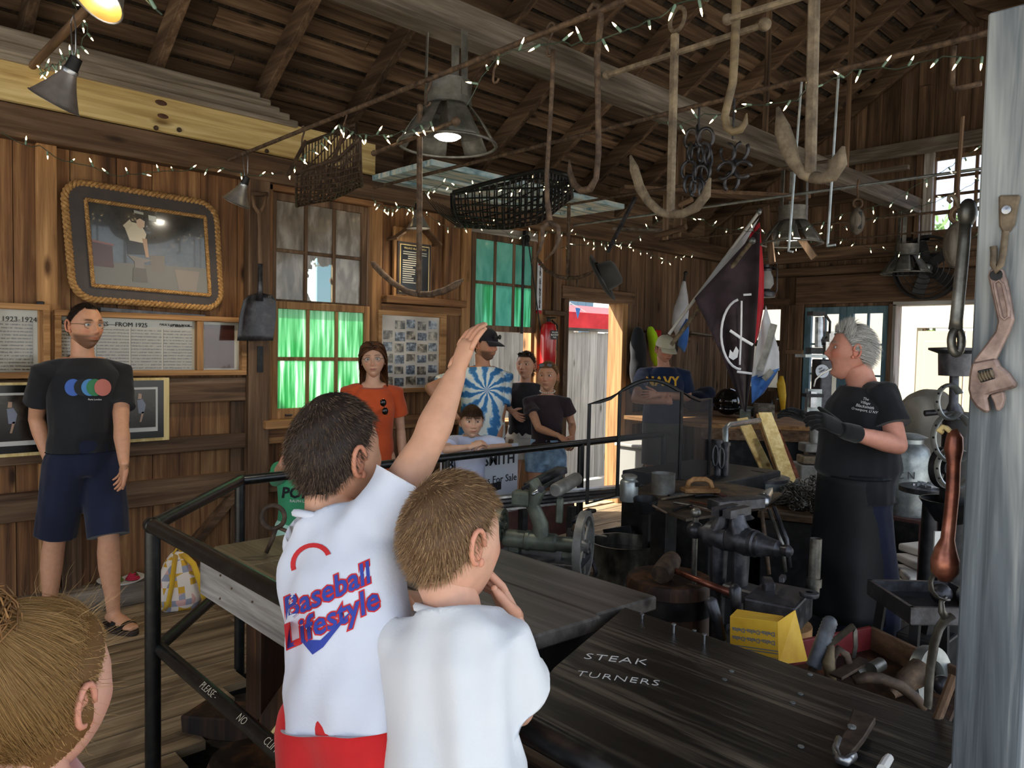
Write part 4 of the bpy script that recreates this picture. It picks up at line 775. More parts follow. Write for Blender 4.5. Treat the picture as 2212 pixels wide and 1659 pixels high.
# --- woman in the rust dress
p_,H_=stand(806,740,Y=4.22);J=skeleton(p_,rz_of(face_dir(p_,4)),H_,hs=.97,sw=.92,head=(math.radians(-6),math.radians(-2),math.radians(3)))
J['elR']=P(752,930,Y=4.20);J['wrR']=P(748,1030,Y=4.1);J['elL']=P(866,930,Y=4.2);J['wrL']=P(872,1030,Y=4.1)
def long_hair(H):
    def fl(q):
        sg=np.where(q[:,0]>=-.004,1.,-1.);up_=q[:,2]>.045;front=(q[:,1]>.02)&(np.abs(q[:,0])<.078)&(q[:,2]<.09)
        d=np.stack([np.where(up_&(np.abs(q[:,0])<.06),sg*1.0,sg*np.clip(.088-np.abs(q[:,0]),-.3,.2)*14)+front*sg*.7,np.where(up_,-.35,np.where(q[:,2]<-.10,np.where(q[:,0]>0,.45,.05),np.where(q[:,1]>.0,-.5,.10))),np.where(q[:,2]>.09,-.1,np.where(up_,-.7,-1.0))],1);return d/np.linalg.norm(d,axis=1)[:,None]
    return strands(H,2600,lambda q:np.where(q[:,0]>-.02,.56,.40),fl,width=.0036,segs=22,col2='#7a4a28',curl=.0016,lift=.12,vary=.3,thick=.010,grav=.3,rnd=.08,hug=.95)
wom=person(J,'long-haired woman in a rust orange dress by the green window',tone='#c69a80',hair='#3a2416',style='long',hairfn=long_hair,dress=('dress_rust',.42,.24),build=.93,depth=1.0,sleeve=.55,loose=.014,head_kw=dict(female=1,brow='#3a2416',lip='#a8605a'),shoes='black_leather',fold=.0042,seed=5,neck_r=.048,arm_r=.85)
glasses(wom)
_g=em('sunglasses',parent=wom['root'])
for(a,b) in((828,870),(832,888)):ob('lens',mesh('lens',MB().ell(P(a,b,Y=4.03)-wom['foot'],(.024,.010,.024),14,8),'dark_lens',True),None,_g)
ob('bridge',MB().tube([P(822,865,Y=4.03)-wom['foot'],P(830,879,Y=4.03)-wom['foot'],P(836,896,Y=4.03)-wom['foot']],.003,6),'copper',_g)
# --- man in the tie-dye shirt
p_,H_=stand(1046,712,Y=4.30);J=skeleton(p_,rz_of(face_dir(p_,24)),H_,hs=1.0,sw=1.06,head=(math.radians(34),math.radians(-4),0))
J['elR']=P(928,838,Y=4.25);J['wrR']=P(985,900,Y=4.15);J['elL']=P(1078,915,Y=4.2);J['wrL']=P(1070,985,Y=4.15)
_tc=P(1052,842,Y=4.18)
tie_dye('tee_tiedye',tuple(_tc-Vector((p_.x,p_.y,0))),tuple(_rt),(0,0,1))
tie=person(J,'man in a blue and white tie-dye tee and dark cap, hand on hip',tone='#b98466',hair='#2a1b14',style='short',hairfn=hair_short(900,.014),shirt='tee_tiedye',pants='tee_black',leg_hem=.9,build=1.04,sleeve=.6,hem=-.2,loose=.026,head_kw=dict(beard=.75,beardc='#33211a',jaw=1.15),shoes='black_leather',seed=9,fold=.0042,group=None)
def cap_on(out,mat,tilt=.0,peak=1,r=1.0,dz=.0):
    Hd=out['head'];hs=Hd['hs'];Mn=Matrix(Hd['M'].tolist());foot=out['foot'];T=lambda p:(Mn@(Vector(p)*hs))-foot;g=em('cap',parent=out['root'])
    mb=MB();n,m=26,9
    for i in range(m+1):
        t=math.pi/2*i/m
        for k in range(n):
            a=2*math.pi*k/n;mb.v.append(tuple(T((math.cos(a)*.0835*r*math.cos(t)**.72,-.002+math.sin(a)*.106*r*math.cos(t)**.72,.034+dz+.102*math.sin(t)))))
    mb.f=[(i*n+k,i*n+(k+1)%n,(i+1)*n+(k+1)%n,(i+1)*n+k) for i in range(m) for k in range(n)];ob('crown',mb,mat,g,smooth=True)
    pk=MB()
    for i in range(6):
        for k in range(13):
            a=math.radians(-62+124*k/12);e=i/5;pk.v.append(tuple(T((math.sin(a)*(.0835+.004*e)*r,(math.cos(a)*.104*r)+e*.066*peak*math.cos(a*.9),.036+dz-.010*e*e-.018*e-.012*(math.sin(a)**2)*e))))
    pk.f=[(i*13+k,i*13+k+1,(i+1)*13+k+1,(i+1)*13+k) for i in range(5) for k in range(12)];po=ob('peak',pk,mat,g,smooth=True);sm=po.modifiers.new('s','SOLIDIFY');sm.thickness=.003
    ob('button',MB().ell(T((0,-.002,.138+dz)),.007),mat,g,smooth=True);return g
cap_on(tie,'cap_black');glasses(tie,'cap_black','dark_lens',.021,.062,.024,name='sunglasses')
# --- woman in the black tank top
p_,H_=stand(1136,760,Y=4.45);J=skeleton(p_,rz_of(face_dir(p_,6)),H_,hs=.96,sw=.93,head=(math.radians(-26),math.radians(2),0))
J['elR']=P(1084,868,Y=4.35);J['wrR']=P(1108,890,Y=4.18);J['elL']=P(1190,880,Y=4.3);J['wrL']=P(1188,950,Y=4.2)
def bun_hair(c1=2200,L=.05,extra_bun=(0,-.085,.075),br=.034,col2=None):
    def f(H):
        V,Fc,pc=strands(H,c1,L,flow_back,width=.0022,segs=5,col2=col2,lift=.1,vary=.3,thick=.006)
        b=MB().ell((0,0,0),br*H['hs'],14,10);Vb=np.array(b.v)*(1+.10*np.sin(np.arange(len(b.v))*7.7))[:,None]+np.array(extra_bun)*H['hs'];Mn=H['M'];Vb=Vb@Mn[:3,:3].T+Mn[:3,3];k=len(V)
        return np.vstack([V,Vb]),Fc+[tuple(i+k for i in q) for q in b.f],np.vstack([pc,np.tile(lin(H['hair']),(len(Vb),1))])
    return f
tank=person(J,'woman in a black tank top and pale shorts, hand on hip',tone='#b98a70',hair='#33221a',style='long',hairfn=bun_hair(),shirt='tank_black',tank=True,pants='short_cream',leg_hem=.42,build=.95,loose=.010,collar=False,hem=.1,shoes='tee_white',head_kw=dict(female=1,lip='#9a5a52'),seed=12,neck_r=.047,arm_r=.86,fold=.0042)
glasses(tank,'cap_black','dark_lens',.02,.085,-.02,name='sunglasses')
# --- girl leaning on the rail
p_,H_=stand(1184,782,Y=3.92);J=skeleton(p_,rz_of(face_dir(p_,0)),H_,hs=.93,sw=.90,kid=.3,head=(math.radians(-14),math.radians(0),math.radians(2)))
J['elR']=P(1163,925,Y=3.85);J['wrR']=P(1208,942,Y=3.66);J['elL']=P(1236,918,Y=3.82);J['wrL']=P(1236,945,Y=3.64)
girl=person(J,'girl in a brown tee and denim shorts leaning on the rail',tone='#b08064',hair='#6a4a30',style='long',hairfn=bun_hair(2200,.045,(0,-.09,.04),.03,'#a07c50'),shirt='tee_brown',pants='denim_light',leg_hem=.36,build=.90,loose=.008,sleeve=.45,hem=.25,head_kw=dict(female=1,child=.3,lip='#a8685c'),hands={'R':dict(d=P(1228,957,Y=3.58)-J['wrR'],n=(0,-.3,1),curl=(.5,.5,.5,.5)),'L':dict(d=P(1233,975,Y=3.55)-J['wrL'],n=(0,-1,.5),curl=(.6,.6,.6,.6))},seed=15,fold=.0042,neck_r=.046,arm_r=.82,shoes='tee_white')
glasses(girl,'cap_black','dark_lens',.02,.085,-.015,name='sunglasses')
_c=lerp(J['neck'],J['head'],.18);plain('shell_white','#d8d0c0',.4)
_nk=em('necklace',parent=girl['root'])
for i in range(22):
    a=2*math.pi*i/22;q=_c+J['right']*math.cos(a)*.056+J['fwd']*math.sin(a)*.056+Vector((0,0,-.012*math.sin(a)));ob('bead',mesh('bead',MB().ell(q-girl['foot'],(.006,.006,.0045),6,4),'shell_white',True),None,_nk)
# --- boy behind the rail
p_,H_=stand(1018,872,Y=3.80);J=skeleton(p_,rz_of(face_dir(p_,4)),H_,hs=.92,sw=.95,kid=.8,head=(math.radians(6),math.radians(-3),0),lean=.10)
J['elR']=P(962,972,Y=3.66);J['wrR']=P(1018,965,Y=3.52);J['elL']=P(1100,966,Y=3.66);J['wrL']=P(1050,966,Y=3.52)
rb=person(J,'small brown-haired boy in a white tee resting his arms on the rail',tone='#c79e84',hair='#3a281b',style='bangs',hairfn=hair_short(2600,.034,flow=flow_front,width=.002,vary=.3,col2='#6b4a30'),shirt='tee_kid_white',pants='navy_short',build=.9,loose=.014,sleeve=.62,hem=-.35,head_kw=dict(child=1,nose=.8),hands={'R':dict(d=P(1040,955,Y=3.50)-J['wrR'],n=(0,-.3,1),curl=(.45,.45,.45,.5)),'L':dict(d=P(1022,958,Y=3.50)-J['wrL'],n=(0,-.5,1),curl=(.5,.5,.5,.5))},seed=17,fold=.0042,shoes='black_leather',neck_r=.042,arm_r=.85)
# --- man with crossed arms behind the fire screen
p_,H_=stand(1436,728,Y=4.12);J=skeleton(p_,rz_of(face_dir(p_,8)),H_,hs=1.0,sw=1.08,head=(math.radians(22),math.radians(-16),0))
J['elR']=P(1372,862,Y=4.02);J['wrR']=P(1440,868,Y=3.80);J['elL']=P(1486,858,Y=4.0);J['wrL']=P(1420,852,Y=3.82)
nav=person(J,'man in a navy tee and cream cap with arms folded behind the screen',tone='#b07f68',hair='#6b6660',style='short',hairfn=hair_short(900,.012),shirt='tee_navy',pants='khaki_short',leg_hem=.95,build=1.08,belly=.03,sleeve=.66,sleeve_r=1.08,hem=.0,loose=.02,shoes='black_leather',hands={'R':dict(d=P(1470,858,Y=3.84)-J['wrR'],n=(0,-1,.2)),'L':dict(d=P(1395,852,Y=3.86)-J['wrL'],n=(0,-1,.2))},head_kw=dict(blush=.8),seed=19)
cap_on(nav,'cap_cream');glasses(nav)
print_on(nav,'t','shirt','NAVY',.115,P(1437,826,Y=3.95),RT,(0,0,1),'gold_ink',bold=.004,spacing=1.05)
# --- the blacksmith
p_,H_=stand(1868,702,D=3.72,z=ZD);fd_=face_dir(p_,-68);J=skeleton(p_,rz_of(fd_),H_,hs=1.08,sw=1.12,lean=.03,head=(math.radians(-14),math.radians(4),0),slouch=.02)
J['shL']=P(1905,852,D=3.60);J['elL']=P(1940,962,D=3.50);J['wrL']=P(1822,930,D=3.38);J['shR']=P(1850,850,D=3.86);J['elR']=P(1840,945,D=3.92);J['wrR']=P(1752,905,D=3.80)
J['knL']=Vector((*P(1905,1300,D=3.68).xy,.38));J['anL']=Vector((*P(1905,1400,D=3.7).xy,ZD+.09));J['knR']=Vector((*P(1845,1300,D=3.8).xy,.38));J['anR']=Vector((*P(1840,1400,D=3.82).xy,ZD+.09))
def smith_hair(H):return strands(H,3200,.036,lambda q:np.where((q[:,2:3]>.06)&(q[:,1:2]>0),flow_up(q),flow_back(q)),width=.0024,segs=4,col2='#e8e6e0',vary=.2,thick=.008,lift=.35)
smith=person(J,'grey-haired blacksmith in black tee, apron and gloves talking with hands out',tone='#c58a76',hair='#8f8c86',style='short',hairfn=smith_hair,shirt='tee_black',pants='jeans',leg_hem=1.95,pant_r=1.15,build=1.16,belly=.045,sleeve=.62,sleeve_r=1.12,hem=.0,loose=.02,shoes='black_leather',arm_r=1.12,neck_r=.066,hands={'R':False,'L':False},head_kw=dict(open_=1.0,brow='#8a7d70',blush=.9,jaw=1.25,iris='iris_blue',nose=1.1),seed=21)
def glove(out,wr,d,n,side,el,**k):
    mb=hand_geo(wr,d,n,side,1.18,**k);dd=(Vector(wr)-Vector(el)).normalized();mb.lathe([(.034,-.09),(.040,-.085),(.038,-.02),(.032,.02)],wr,dd,14,cap=True)
    V,Fc,N=remesh(mb,.0042,3);V=V+N*.002;ob('glove',np_mesh('glove',V,Fc,'glove_black',off=out['foot']),None,out['root'])
bv_dbg=0
glove(smith,J['wrL'],P(1752,893,D=3.36)-J['wrL'],(-.3,-.6,.7),1,J['elL'],curl=(.35,.4,.45,.5),thumb=(.8,.2))
glove(smith,J['wrR'],P(1680,880,D=3.76)-J['wrR'],(.1,.3,.9),-1,J['elR'],curl=(.12,.15,.2,.25),spread=.16)
mb=MB();a0=[math.radians(-150+300*i/26) for i in range(27)];rows=[]
_rw=J['up']@Vector((1,0,0));_c0=J['pel']
for i in range(15):
    t=i/14;z=.98-(.98-.26)*t-.12*0;row=[]
    for a in a0:
        rx_,ry_=.205+.02*t+.012*math.sin(a*5+t*2)*t,.165+.03*t+.016*math.sin(a*4+1)*t;row.append(Vector((_c0.x,_c0.y,z))+J['right']*math.sin(a)*rx_+J['fwd']*(math.cos(a)*ry_+.02)-smith['foot'])
    rows.append(row)
ap=ob('apron',mb.sheet(rows),'apron_black',smith['root'],smooth=True);_m=ap.modifiers.new('s','SOLIDIFY');_m.thickness=.006
ob('apron_string',MB().tube([Vector((_c0.x,_c0.y,.965))+J['right']*math.sin(a)*.206+J['fwd']*(math.cos(a)*.168+.015)-smith['foot'] for a in[2*math.pi*i/24 for i in range(24)]],.008,6,closed=True),'apron_black',smith['root'])
for i,(s_,sz) in enumerate((('The',.018),('Village',.018),('Blacksmith',.020),('Greenport, LI NY',.017))):
    print_on(smith,'t','shirt',s_,sz,P(1870-i*1.0,862+i*8.2,D=3.5),(_rt*.98-_up*.16),(_up+_rt*.16),'white_ink',dirv='cam',font_shear=.25)
# --- boys at the near rail
TB=.80
def boy_hair(n,L,c2,flow,**k):return lambda H:strands(H,n,L,flow,col2=c2,**k)
p_=Vector((.62,1.20,0));fdir=Vector((.96,.28,0)).normalized()
J=skeleton(p_,rz_of(fdir),1.42,hs=.95,sw=1.0,kid=.6,lean=.20,side=-.06,head=(math.radians(-6),math.radians(4),0))
_hd=P(726,985,D=1.42);J['headM']=Matrix.Translation(_hd)@J['headM'].to_3x3().to_4x4();J['head']=_hd
J['neck']=P(712,1108,D=1.40);J['chest']=P(745,1250,D=1.34);J['waist']=P(764,1420,D=1.30);J['pel']=P(772,1560,D=1.28)
J['shR']=P(825,1125,D=1.34);J['shL']=P(690,1165,D=1.46);J['elR']=P(925,955,D=1.37);J['wrR']=P(986,805,D=1.42);J['elL']=P(705,1300,D=1.60);J['wrL']=P(860,1290,D=1.52)
J['ufwd']=(fdir+Vector((0,0,-.15))).normalized();J['up']=Matrix((J['ufwd'].cross(Vector((0,0,1))).normalized(),J['ufwd'],Vector((0,0,1)))).transposed()
for k,o in(('R',.07),('L',-.07)):
    rt3=fdir.cross(Vector((0,0,1)));b3=Vector((J['pel'].x,J['pel'].y,0));J['hip'+k]=b3+rt3*o+Vector((0,0,J['pel'].z-.03));J['kn'+k]=b3+rt3*o*1.1+Vector((0,0,.40));J['an'+k]=b3+rt3*o*1.2+Vector((0,0,.07))-fdir*.03
b1=person(J,'boy raising his hand, white tee with lettering on the back, red shorts',tone='#c8977a',hair='#2f2520',style='boy',hairfn=boy_hair(10000,.0125,'#6e5a48',flow_down,width=.0013,segs=3,vary=.35,thick=.009,lift=.4),shirt='tee_white',pants='short_red',leg_hem=.95,pant_r=.95,build=.86,depth=.95,loose=.020,union=True,ncut=.90,sleeve=.50,sleeve_r=1.12,hem=.02,shoes='tee_white',head_kw=dict(child=1),hands={'R':dict(d=P(1008,745,D=1.42)-J['wrR'],n=-_rt*.75-FW*.55,curl=(.34,.26,.20,.16),spread=.03,thumb=(.25,.45),s=.70),'L':dict(d=P(930,1300,D=1.52)-J['wrL'],n=(0,0,1))},vox=.007,fold=.0095,seed=31,arm_r=.92,neck_r=.05)
uu=(_rt*.80-_up*.38+FW*.1).normalized() if False else(_rt*.90+_up*.42).normalized();vv=(_up*.92-_rt*.38).normalized()
print_on(b1,'t','shirt','Baseball',.047,P(702,1280,D=1.2),uu,vv,'red_ink',off=.0018,dirv='cam',font_shear=.3,bold=.003)
print_on(b1,'t','shirt','Baseball',.047,P(702,1280,D=1.2),uu,vv,'blue_ink',off=.003,dirv='cam',font_shear=.3,bold=.0008)
print_on(b1,'t','shirt','Lifestyle',.050,P(712,1338,D=1.2),uu,vv,'red_ink',off=.0018,dirv='cam',font_shear=.3,bold=.003)
print_on(b1,'t','shirt','Lifestyle',.050,P(712,1338,D=1.2),uu,vv,'blue_ink',off=.003,dirv='cam',font_shear=.3,bold=.0008)
print_on(b1,'m','shirt',None,0,P(672,1215,D=1.2),uu,vv,'red_ink',off=.002,dirv='cam',nm='printed_cap',poly=[(.034*math.cos(a),.030*math.sin(a)) for a in[math.pi*i/14 for i in range(15)]]+[(.026*math.cos(a),.023*math.sin(a)) for a in[math.pi-math.pi*i/14 for i in range(15)]])
print_on(b1,'m','shirt',None,0,P(690,1378,D=1.2),uu,vv,'blue_ink',off=.002,dirv='cam',nm='printed_swoosh',poly=[(-.03,.01),(.0,-.004),(.07,.022),(.0,-.016),(-.02,-.02)])
p_=Vector((.72,.93,0));fdir=Vector((.96,.28,0)).normalized()
J=skeleton(p_,rz_of(fdir),1.34,hs=.93,sw=1.0,kid=.7,lean=.12,head=(math.radians(-14),math.radians(-6),math.radians(-4)))
_hd=P(976,1168,D=1.26);J['headM']=Matrix.Translation(_hd)@J['headM'].to_3x3().to_4x4();J['head']=_hd
J['neck']=P(980,1308,D=1.24);J['chest']=P(985,1440,D=1.20);J['waist']=P(985,1600,D=1.18);J['pel']=P(980,1740,D=1.17)
J['shR']=P(1070,1400,D=1.17);J['shL']=P(902,1385,D=1.25);J['elR']=P(1118,1530,D=1.24);J['wrR']=P(1116,1352,D=1.32);J['elL']=P(885,1540,D=1.30);J['wrL']=P(1000,1560,D=1.40)
J['ufwd']=(fdir+Vector((0,0,-.1))).normalized();J['up']=Matrix((J['ufwd'].cross(Vector((0,0,1))).normalized(),J['ufwd'],Vector((0,0,1)))).transposed()
for k,o in(('R',.07),('L',-.07)):
    rt3=fdir.cross(Vector((0,0,1)));b3=Vector((J['pel'].x,J['pel'].y,0));J['hip'+k]=b3+rt3*o+Vector((0,0,J['pel'].z-.03));J['kn'+k]=b3+rt3*o*1.1+Vector((0,0,.36));J['an'+k]=b3+rt3*o*1.2+Vector((0,0,.065))-fdir*.03
def whorl(q):
    c=np.array([-.012,-.068,.088]);d=q-c;t=np.cross(d,np.array([0,-.6,.8]));d=d/(np.linalg.norm(d,axis=1)[:,None]+1e-6)+.35*t/(np.linalg.norm(t,axis=1)[:,None]+1e-6);d[:,2]-=.25;return d/np.linalg.norm(d,axis=1)[:,None]
b2=person(J,'light-brown-haired boy in a plain white tee with his hand at his chin',tone='#cf9f86',hair='#6b5038',style='boy',hairfn=boy_hair(11000,.0145,'#b8966c',whorl,width=.0013,segs=3,vary=.3,thick=.009,lift=.28),shirt='tee_white_b',pants='navy_short',leg_hem=.95,build=.88,depth=.95,loose=.018,union=True,ncut=.88,sleeve=.62,sleeve_r=1.08,hem=.02,shoes='tee_white',head_kw=dict(child=1,blush=.8),hands={'R':dict(d=P(1070,1262,D=1.34)-J['wrR'],n=_rt*.9+FW*.3,curl=(.35,.5,.6,.7),thumb=(.9,.5))},vox=.007,fold=.0095,seed=33,arm_r=.92,neck_r=.05)
# --- child in the corner of the photo, hair in a messy bun
p_=Vector((.02,.95,0));fdir=Vector((.75,.66,0)).normalized()
J=skeleton(p_,rz_of(fdir),1.16,hs=.94,kid=1,head=(math.radians(-8),math.radians(-4),0));_hd=P(95,1500,D=1.0);J['headM']=Matrix.Translation(_hd)@J['headM'].to_3x3().to_4x4();_o=_hd-J['head'];_o.z=_o.z
for k in('head','neck','chest','waist','pel','shR','shL','elR','elL','wrR','wrL','hipR','hipL'):J[k]=J[k]+_o
for k in('knR','knL','anR','anL'):J[k]=J[k]+Vector((_o.x,_o.y,0))
def bun_flow(q):d=np.array([-.03,-.075,.125])-q;d=d/(np.linalg.norm(d,axis=1)[:,None]+1e-6);d[:,1]-=.15;return d
def messy(H):
    V,Fc,pc=strands(H,20000,.085,bun_flow,width=.0007,segs=5,col2='#b8925c',lift=.08,vary=.2,thick=.010,curl=.0009,seed=4,rnd=.07)
    V2,F2,p2=strands(H,320,.06,lambda q:flow_up(q)*.6+flow_down(q)*.6,width=.0006,segs=5,col2='#d8b47c',lift=.9,vary=.3,thick=.006,curl=.004,seed=8);k=len(V);V=np.vstack([V,V2]);Fc=Fc+[tuple(i+k for i in q) for q in F2];pc=np.vstack([pc,p2])
    r=np.random.default_rng(3);Mn=H['M'];c=np.array([-.03,-.075,.115])*H['hs'];mb=MB()
    for i in range(320):
        ax=r.normal(size=3);ax/=np.linalg.norm(ax);u=np.cross(ax,[.3,.5,.8]);u/=np.linalg.norm(u);w=np.cross(ax,u);rr=r.uniform(.018,.040)*H['hs'];a0=r.uniform(0,6.28)
        mb.tube([tuple(c+(u*math.cos(a0+t*.55)+w*math.sin(a0+t*.55))*rr*(1+.05*t)) for t in range(9)],.0012,4)
    Vb=np.array(mb.v)@Mn[:3,:3].T+Mn[:3,3];k=len(V);cc=np.repeat(r.uniform(.6,1.9,320),36)[:,None]*lin('#7a5834');return np.vstack([V,Vb]),Fc+[tuple(i+k for i in q) for q in mb.f],np.vstack([pc,cc])
cloth('tee_pink','#c9a4a0')
kid=person(J,'child with messy blond-brown hair in a bun at the bottom corner',tone='#cf9f88',hair='#75552f',style='long',hairfn=messy,shirt='tee_pink',pants='navy_short',build=.95,loose=.015,head_kw=dict(child=1,blush=.8),vox=.008,seed=41)
# --- child in green kneeling behind the rail
p_=Vector((*P(640,1080,Y=4.15).xy,.10));fdir=face_dir(p_,18)
J=skeleton(p_,rz_of(fdir),1.16,hs=.92,kid=1,head=(0,.0,0),sw=.95)
_sh=Vector((0,0,P(650,1010,Y=4.15).z-J['neck'].z))
for k in list(J):
    if isinstance(J[k],Vector) and k not in('fwd','right','ufwd') and len(J[k])==3 and k[:2] not in('kn','an'):J[k]=J[k]+_sh
J['headM']=Matrix.Translation(J['head'])@J['headM'].to_3x3().to_4x4()
for k,o,xx in(('R',-.06,585),('L',.06,660)):
    J['kn'+k]=J['pel']+fdir*.16+_rt*o*1.1-Vector((0,0,.14));J['an'+k]=Vector((*(P(xx-22,1180,Y=4.12)).xy,J['pel'].z-.17));J['toe'+k]=(-_rt+Vector((0,0,.0))).normalized()
J['elR']=P(612,1003,Y=3.98);J['wrR']=P(648,938,Y=4.0);J['elL']=P(700,1010,Y=4.0);J['wrL']=P(690,940,Y=4.0)
plain('croc_green','#5fa58c',.5)
gk=person(J,'child in a green lettered tee kneeling behind the black railing',tone='#b98a72',hair='#6a4a2c',style='long',hairfn=bun_hair(1200,.1),shirt='tee_green',pants='short_mint',leg_hem=.8,build=.95,loose=.02,sleeve=.55,hem=.0,shoes='croc_green',hands={'R':dict(d=P(655,915,Y=4.0)-J['wrR'],n=_rt*-1)},head_kw=dict(child=1),seed=51)
print_on(gk,'t','shirt','POLO',.085,P(650,1066,Y=3.9),_rt,(0,0,1),'tee_black',off=.003,dirv='cam',bold=.003,font_shear=.12);print_on(gk,'t','shirt','RALPH LAUREN',.022,P(655,1083,Y=3.9),_rt,(0,0,1),'white_ink',dirv='cam')
# ------------------------------------------------------------------ rail, benches and tools near the camera
def rot_to(d,up=(0,0,1)):
    x=Vector(d).normalized();z=Vector(up);z=(z-x*z.dot(x)).normalized();y=z.cross(x);return Matrix((x,y,z)).transposed()
def arc(c,u,v,r,a0,a1,n=14,r2=None):r2=r2 or r;return[Vector(c)+Vector(u)*math.cos(math.radians(a0+(a1-a0)*i/n))*r+Vector(v)*math.sin(math.radians(a0+(a1-a0)*i/n))*r2 for i in range(n+1)]
def poly3(name,pts,plane,th,mat,parent=None,bevel=.002,fix=True,**kw):
    """photo outline on a plane of the place (X=, Y= or Z= or D=), given a real thickness away from the camera"""
    A=[P(x,y,**plane) for x,y in pts];n=len(A);nrm=Vector((0,0,0))
    for i in range(n):a,b=A[i]-A[0],A[(i+1)%n]-A[0];nrm+=a.cross(b)
    nrm.normalize()
    if nrm.dot(CAM-A[0])<0:A.reverse();nrm=-nrm
    B=[a-nrm*th for a in A];mb=MB().add(A+B,[tuple(range(n)),tuple(range(2*n-1,n-1,-1))]+[(i,n+i,n+(i+1)%n,(i+1)%n) for i in range(n)])
    return ob(name,mb,mat,parent,bevel=bevel,fix=fix,**kw)
rl=em('pipe_railing',(.9,2.775,0),label='black pipe railing around the smith\'s work area',cat='railing')
def rlo(name,pts,r,**k):return ob(name,MB().tube([Vector(p)-Vector((.9,2.775,0)) for p in pts],r,14),'rail_black',rl,smooth=.7,**k)
rlo('top_rail',[(.9,-.7,.9),(.9,2.80,.9)],.026);rlo('top_rail',[(.895,2.77,.9),(1.515,3.45,.9)],.025);rlo('top_rail',[(1.50,3.445,.9),(4.97,3.48,.9)],.024)
low=rlo('lower_rail',[(.926,-.7,.45),(.926,2.80,.45)],.024);rlo('lower_rail',[(.92,2.79,.45),(1.52,3.45,.45)],.022)
for x,y in((.905,2.79),(1.51,3.445),(2.76,3.46),(3.97,3.47),(4.97,3.48)):rlo('rail_post',[(x,y,-.03),(x,y,.9)],.027 if x<1 else .024)
ob('elbow',MB().ell((0,0,.9),.030,14,10),'rail_black',rl,smooth=True);ob('elbow',MB().ell((.61,.67,.9),.027,14,10),'rail_black',rl,smooth=True);ob('elbow',MB().ell((0.02,.015,.45),.029,14,10),'rail_black',rl,smooth=True)
plain('chalk','#c9c2ae',.9);plain('paint_white','#e6e4de',.7)
_w=Vector((-.644,0,.765));_v=Vector((.765,0,.644))
for s_,yy in(('PLEASE -',2.30),('NO',2.06),('CLIMBING',1.84)):text_ob('lettering',s_,.032,Vector((.926,yy,.45))+_w*.0245-Vector((.9,2.775,0)),(0,-1,0),_v,'chalk',rl,font_shear=.1,ext=.0004,bold=-.0006)
bn=em('workbench',(1.5,2.0,ZD),label='heavy grey workbench with a weathered apron board and scorched legs',cat='workbench');B0=Vector((1.5,2.0,ZD))
def bo(name,mb,mat,par=bn,o=B0,**k):mb.v=[tuple(Vector(v)-o) for v in mb.v];return ob(name,mb,mat,par,**k)
for i,(x0,x1) in enumerate(((1.10,1.37),(1.372,1.64),(1.642,1.905))):bo('top_plank',MB().prism([(x0,1.36),(x1,1.36-(.02 if i else 0)),(x1,2.14),(x0,2.14)],.755,.80,(0,0,0),(1,0,0),(0,1,0)),'bench_wood',bevel=.006)
bo('top_plank',MB().bb(1.10,1.60,2.143,2.42,.752,.80),'bench_wood_old',bevel=.006);bo('top_plank',MB().bb(1.10,1.55,2.423,2.74,.755,.80),'bench_wood_old',bevel=.006)
bo('apron',MB().bb(1.06,1.10,1.36,2.76,.625,.785),'grey_wood_y',bevel=.003)
for(a,b) in((500,1271),(475,1293),(545,1300),(476,1243)):bo('nail',MB().ell(P(a,b,X=1.058),.004,8,6),'rust')
bo('leg',MB().bb(1.105,1.195,2.36,2.47,ZD,.752),'burnt_wood_z',bevel=.004);bo('leg',MB().bb(1.105,1.195,1.42,1.52,ZD,.752),'charred_wood_z');bo('leg',MB().bb(1.79,1.88,1.42,1.52,ZD,.752),'charred_wood_z');bo('leg',MB().bb(1.45,1.54,2.36,2.47,ZD,.752),'charred_wood_z')
bo('brace',MB().beam((1.15,2.37,.23),(1.15,1.92,.70),.085,.09,up=(1,0,0)),'charred_wood_z',bevel=.003);bo('brace_strip',MB().beam((1.106,2.335,.20),(1.106,1.90,.66),.012,.022,up=(1,0,0)),'pine_y')
bo('void_shade_panel',MB().bb(1.2,1.9,1.385,1.40,.1,.752),'black_iron');bo('shelf',MB().bb(1.12,1.88,1.42,2.45,.05,.09),'charred_wood_z')  # black panel added to stand for the shaded void under the bench
for i in range(7):
    o=MB().tube([(1.14+.03*i,1.45+.05*i,.12+.02*(i%3)),(1.55+.04*i,2.42-.06*i,.14+.05*(i%2))],.010+.004*(i%2),6);ob('steel_bar',o,'brown_iron',label='rusty bar stock lying on the shelf under the grey workbench',cat='bar',group='bar stock under the bench')
ob('timber_offcut',MB().beam((1.15,3.05,.02),(1.55,2.35,.10),.16,.09),'charred_wood_z',bevel=.006,label='dark timber offcut leaning on the deck under the workbench',cat='timber');bk=ob('anvil_stump',MB().lathe([(.13,0),(.15,.02),(.145,.30),(.12,.36),(0,.362)],(1.02,2.25,ZD),(0,0,1),16),'charred_wood_z',label='dark charred stump beside the scorched bench leg',cat='stump',smooth=.8)
po=em('ring_poker',P(575,1196,Z=.80),label='rusty ring-handled poker standing on the old bench top',cat='poker');q0=po.location.copy();_D=(q0-CAM).dot(FW)
ob('ring',MB().tube([P(590+25*math.cos(a),1117+25*math.sin(a),D=_D)-q0 for a in[2*math.pi*i/20 for i in range(20)]],.0085,8,closed=True),'brown_iron',po,smooth=True)
ob('stem',MB().tube([P(596,1141,D=_D)-q0,P(588,1165,D=_D)-q0,Vector((0,0,.004))],.008,8),'brown_iron',po,smooth=True);ob('arm',MB().tube([P(600,1139,D=_D)-q0,P(640,1156,D=_D+.02)-q0,P(662,1172,D=_D+.03)-q0],.007,8),'brown_iron',po,smooth=True)
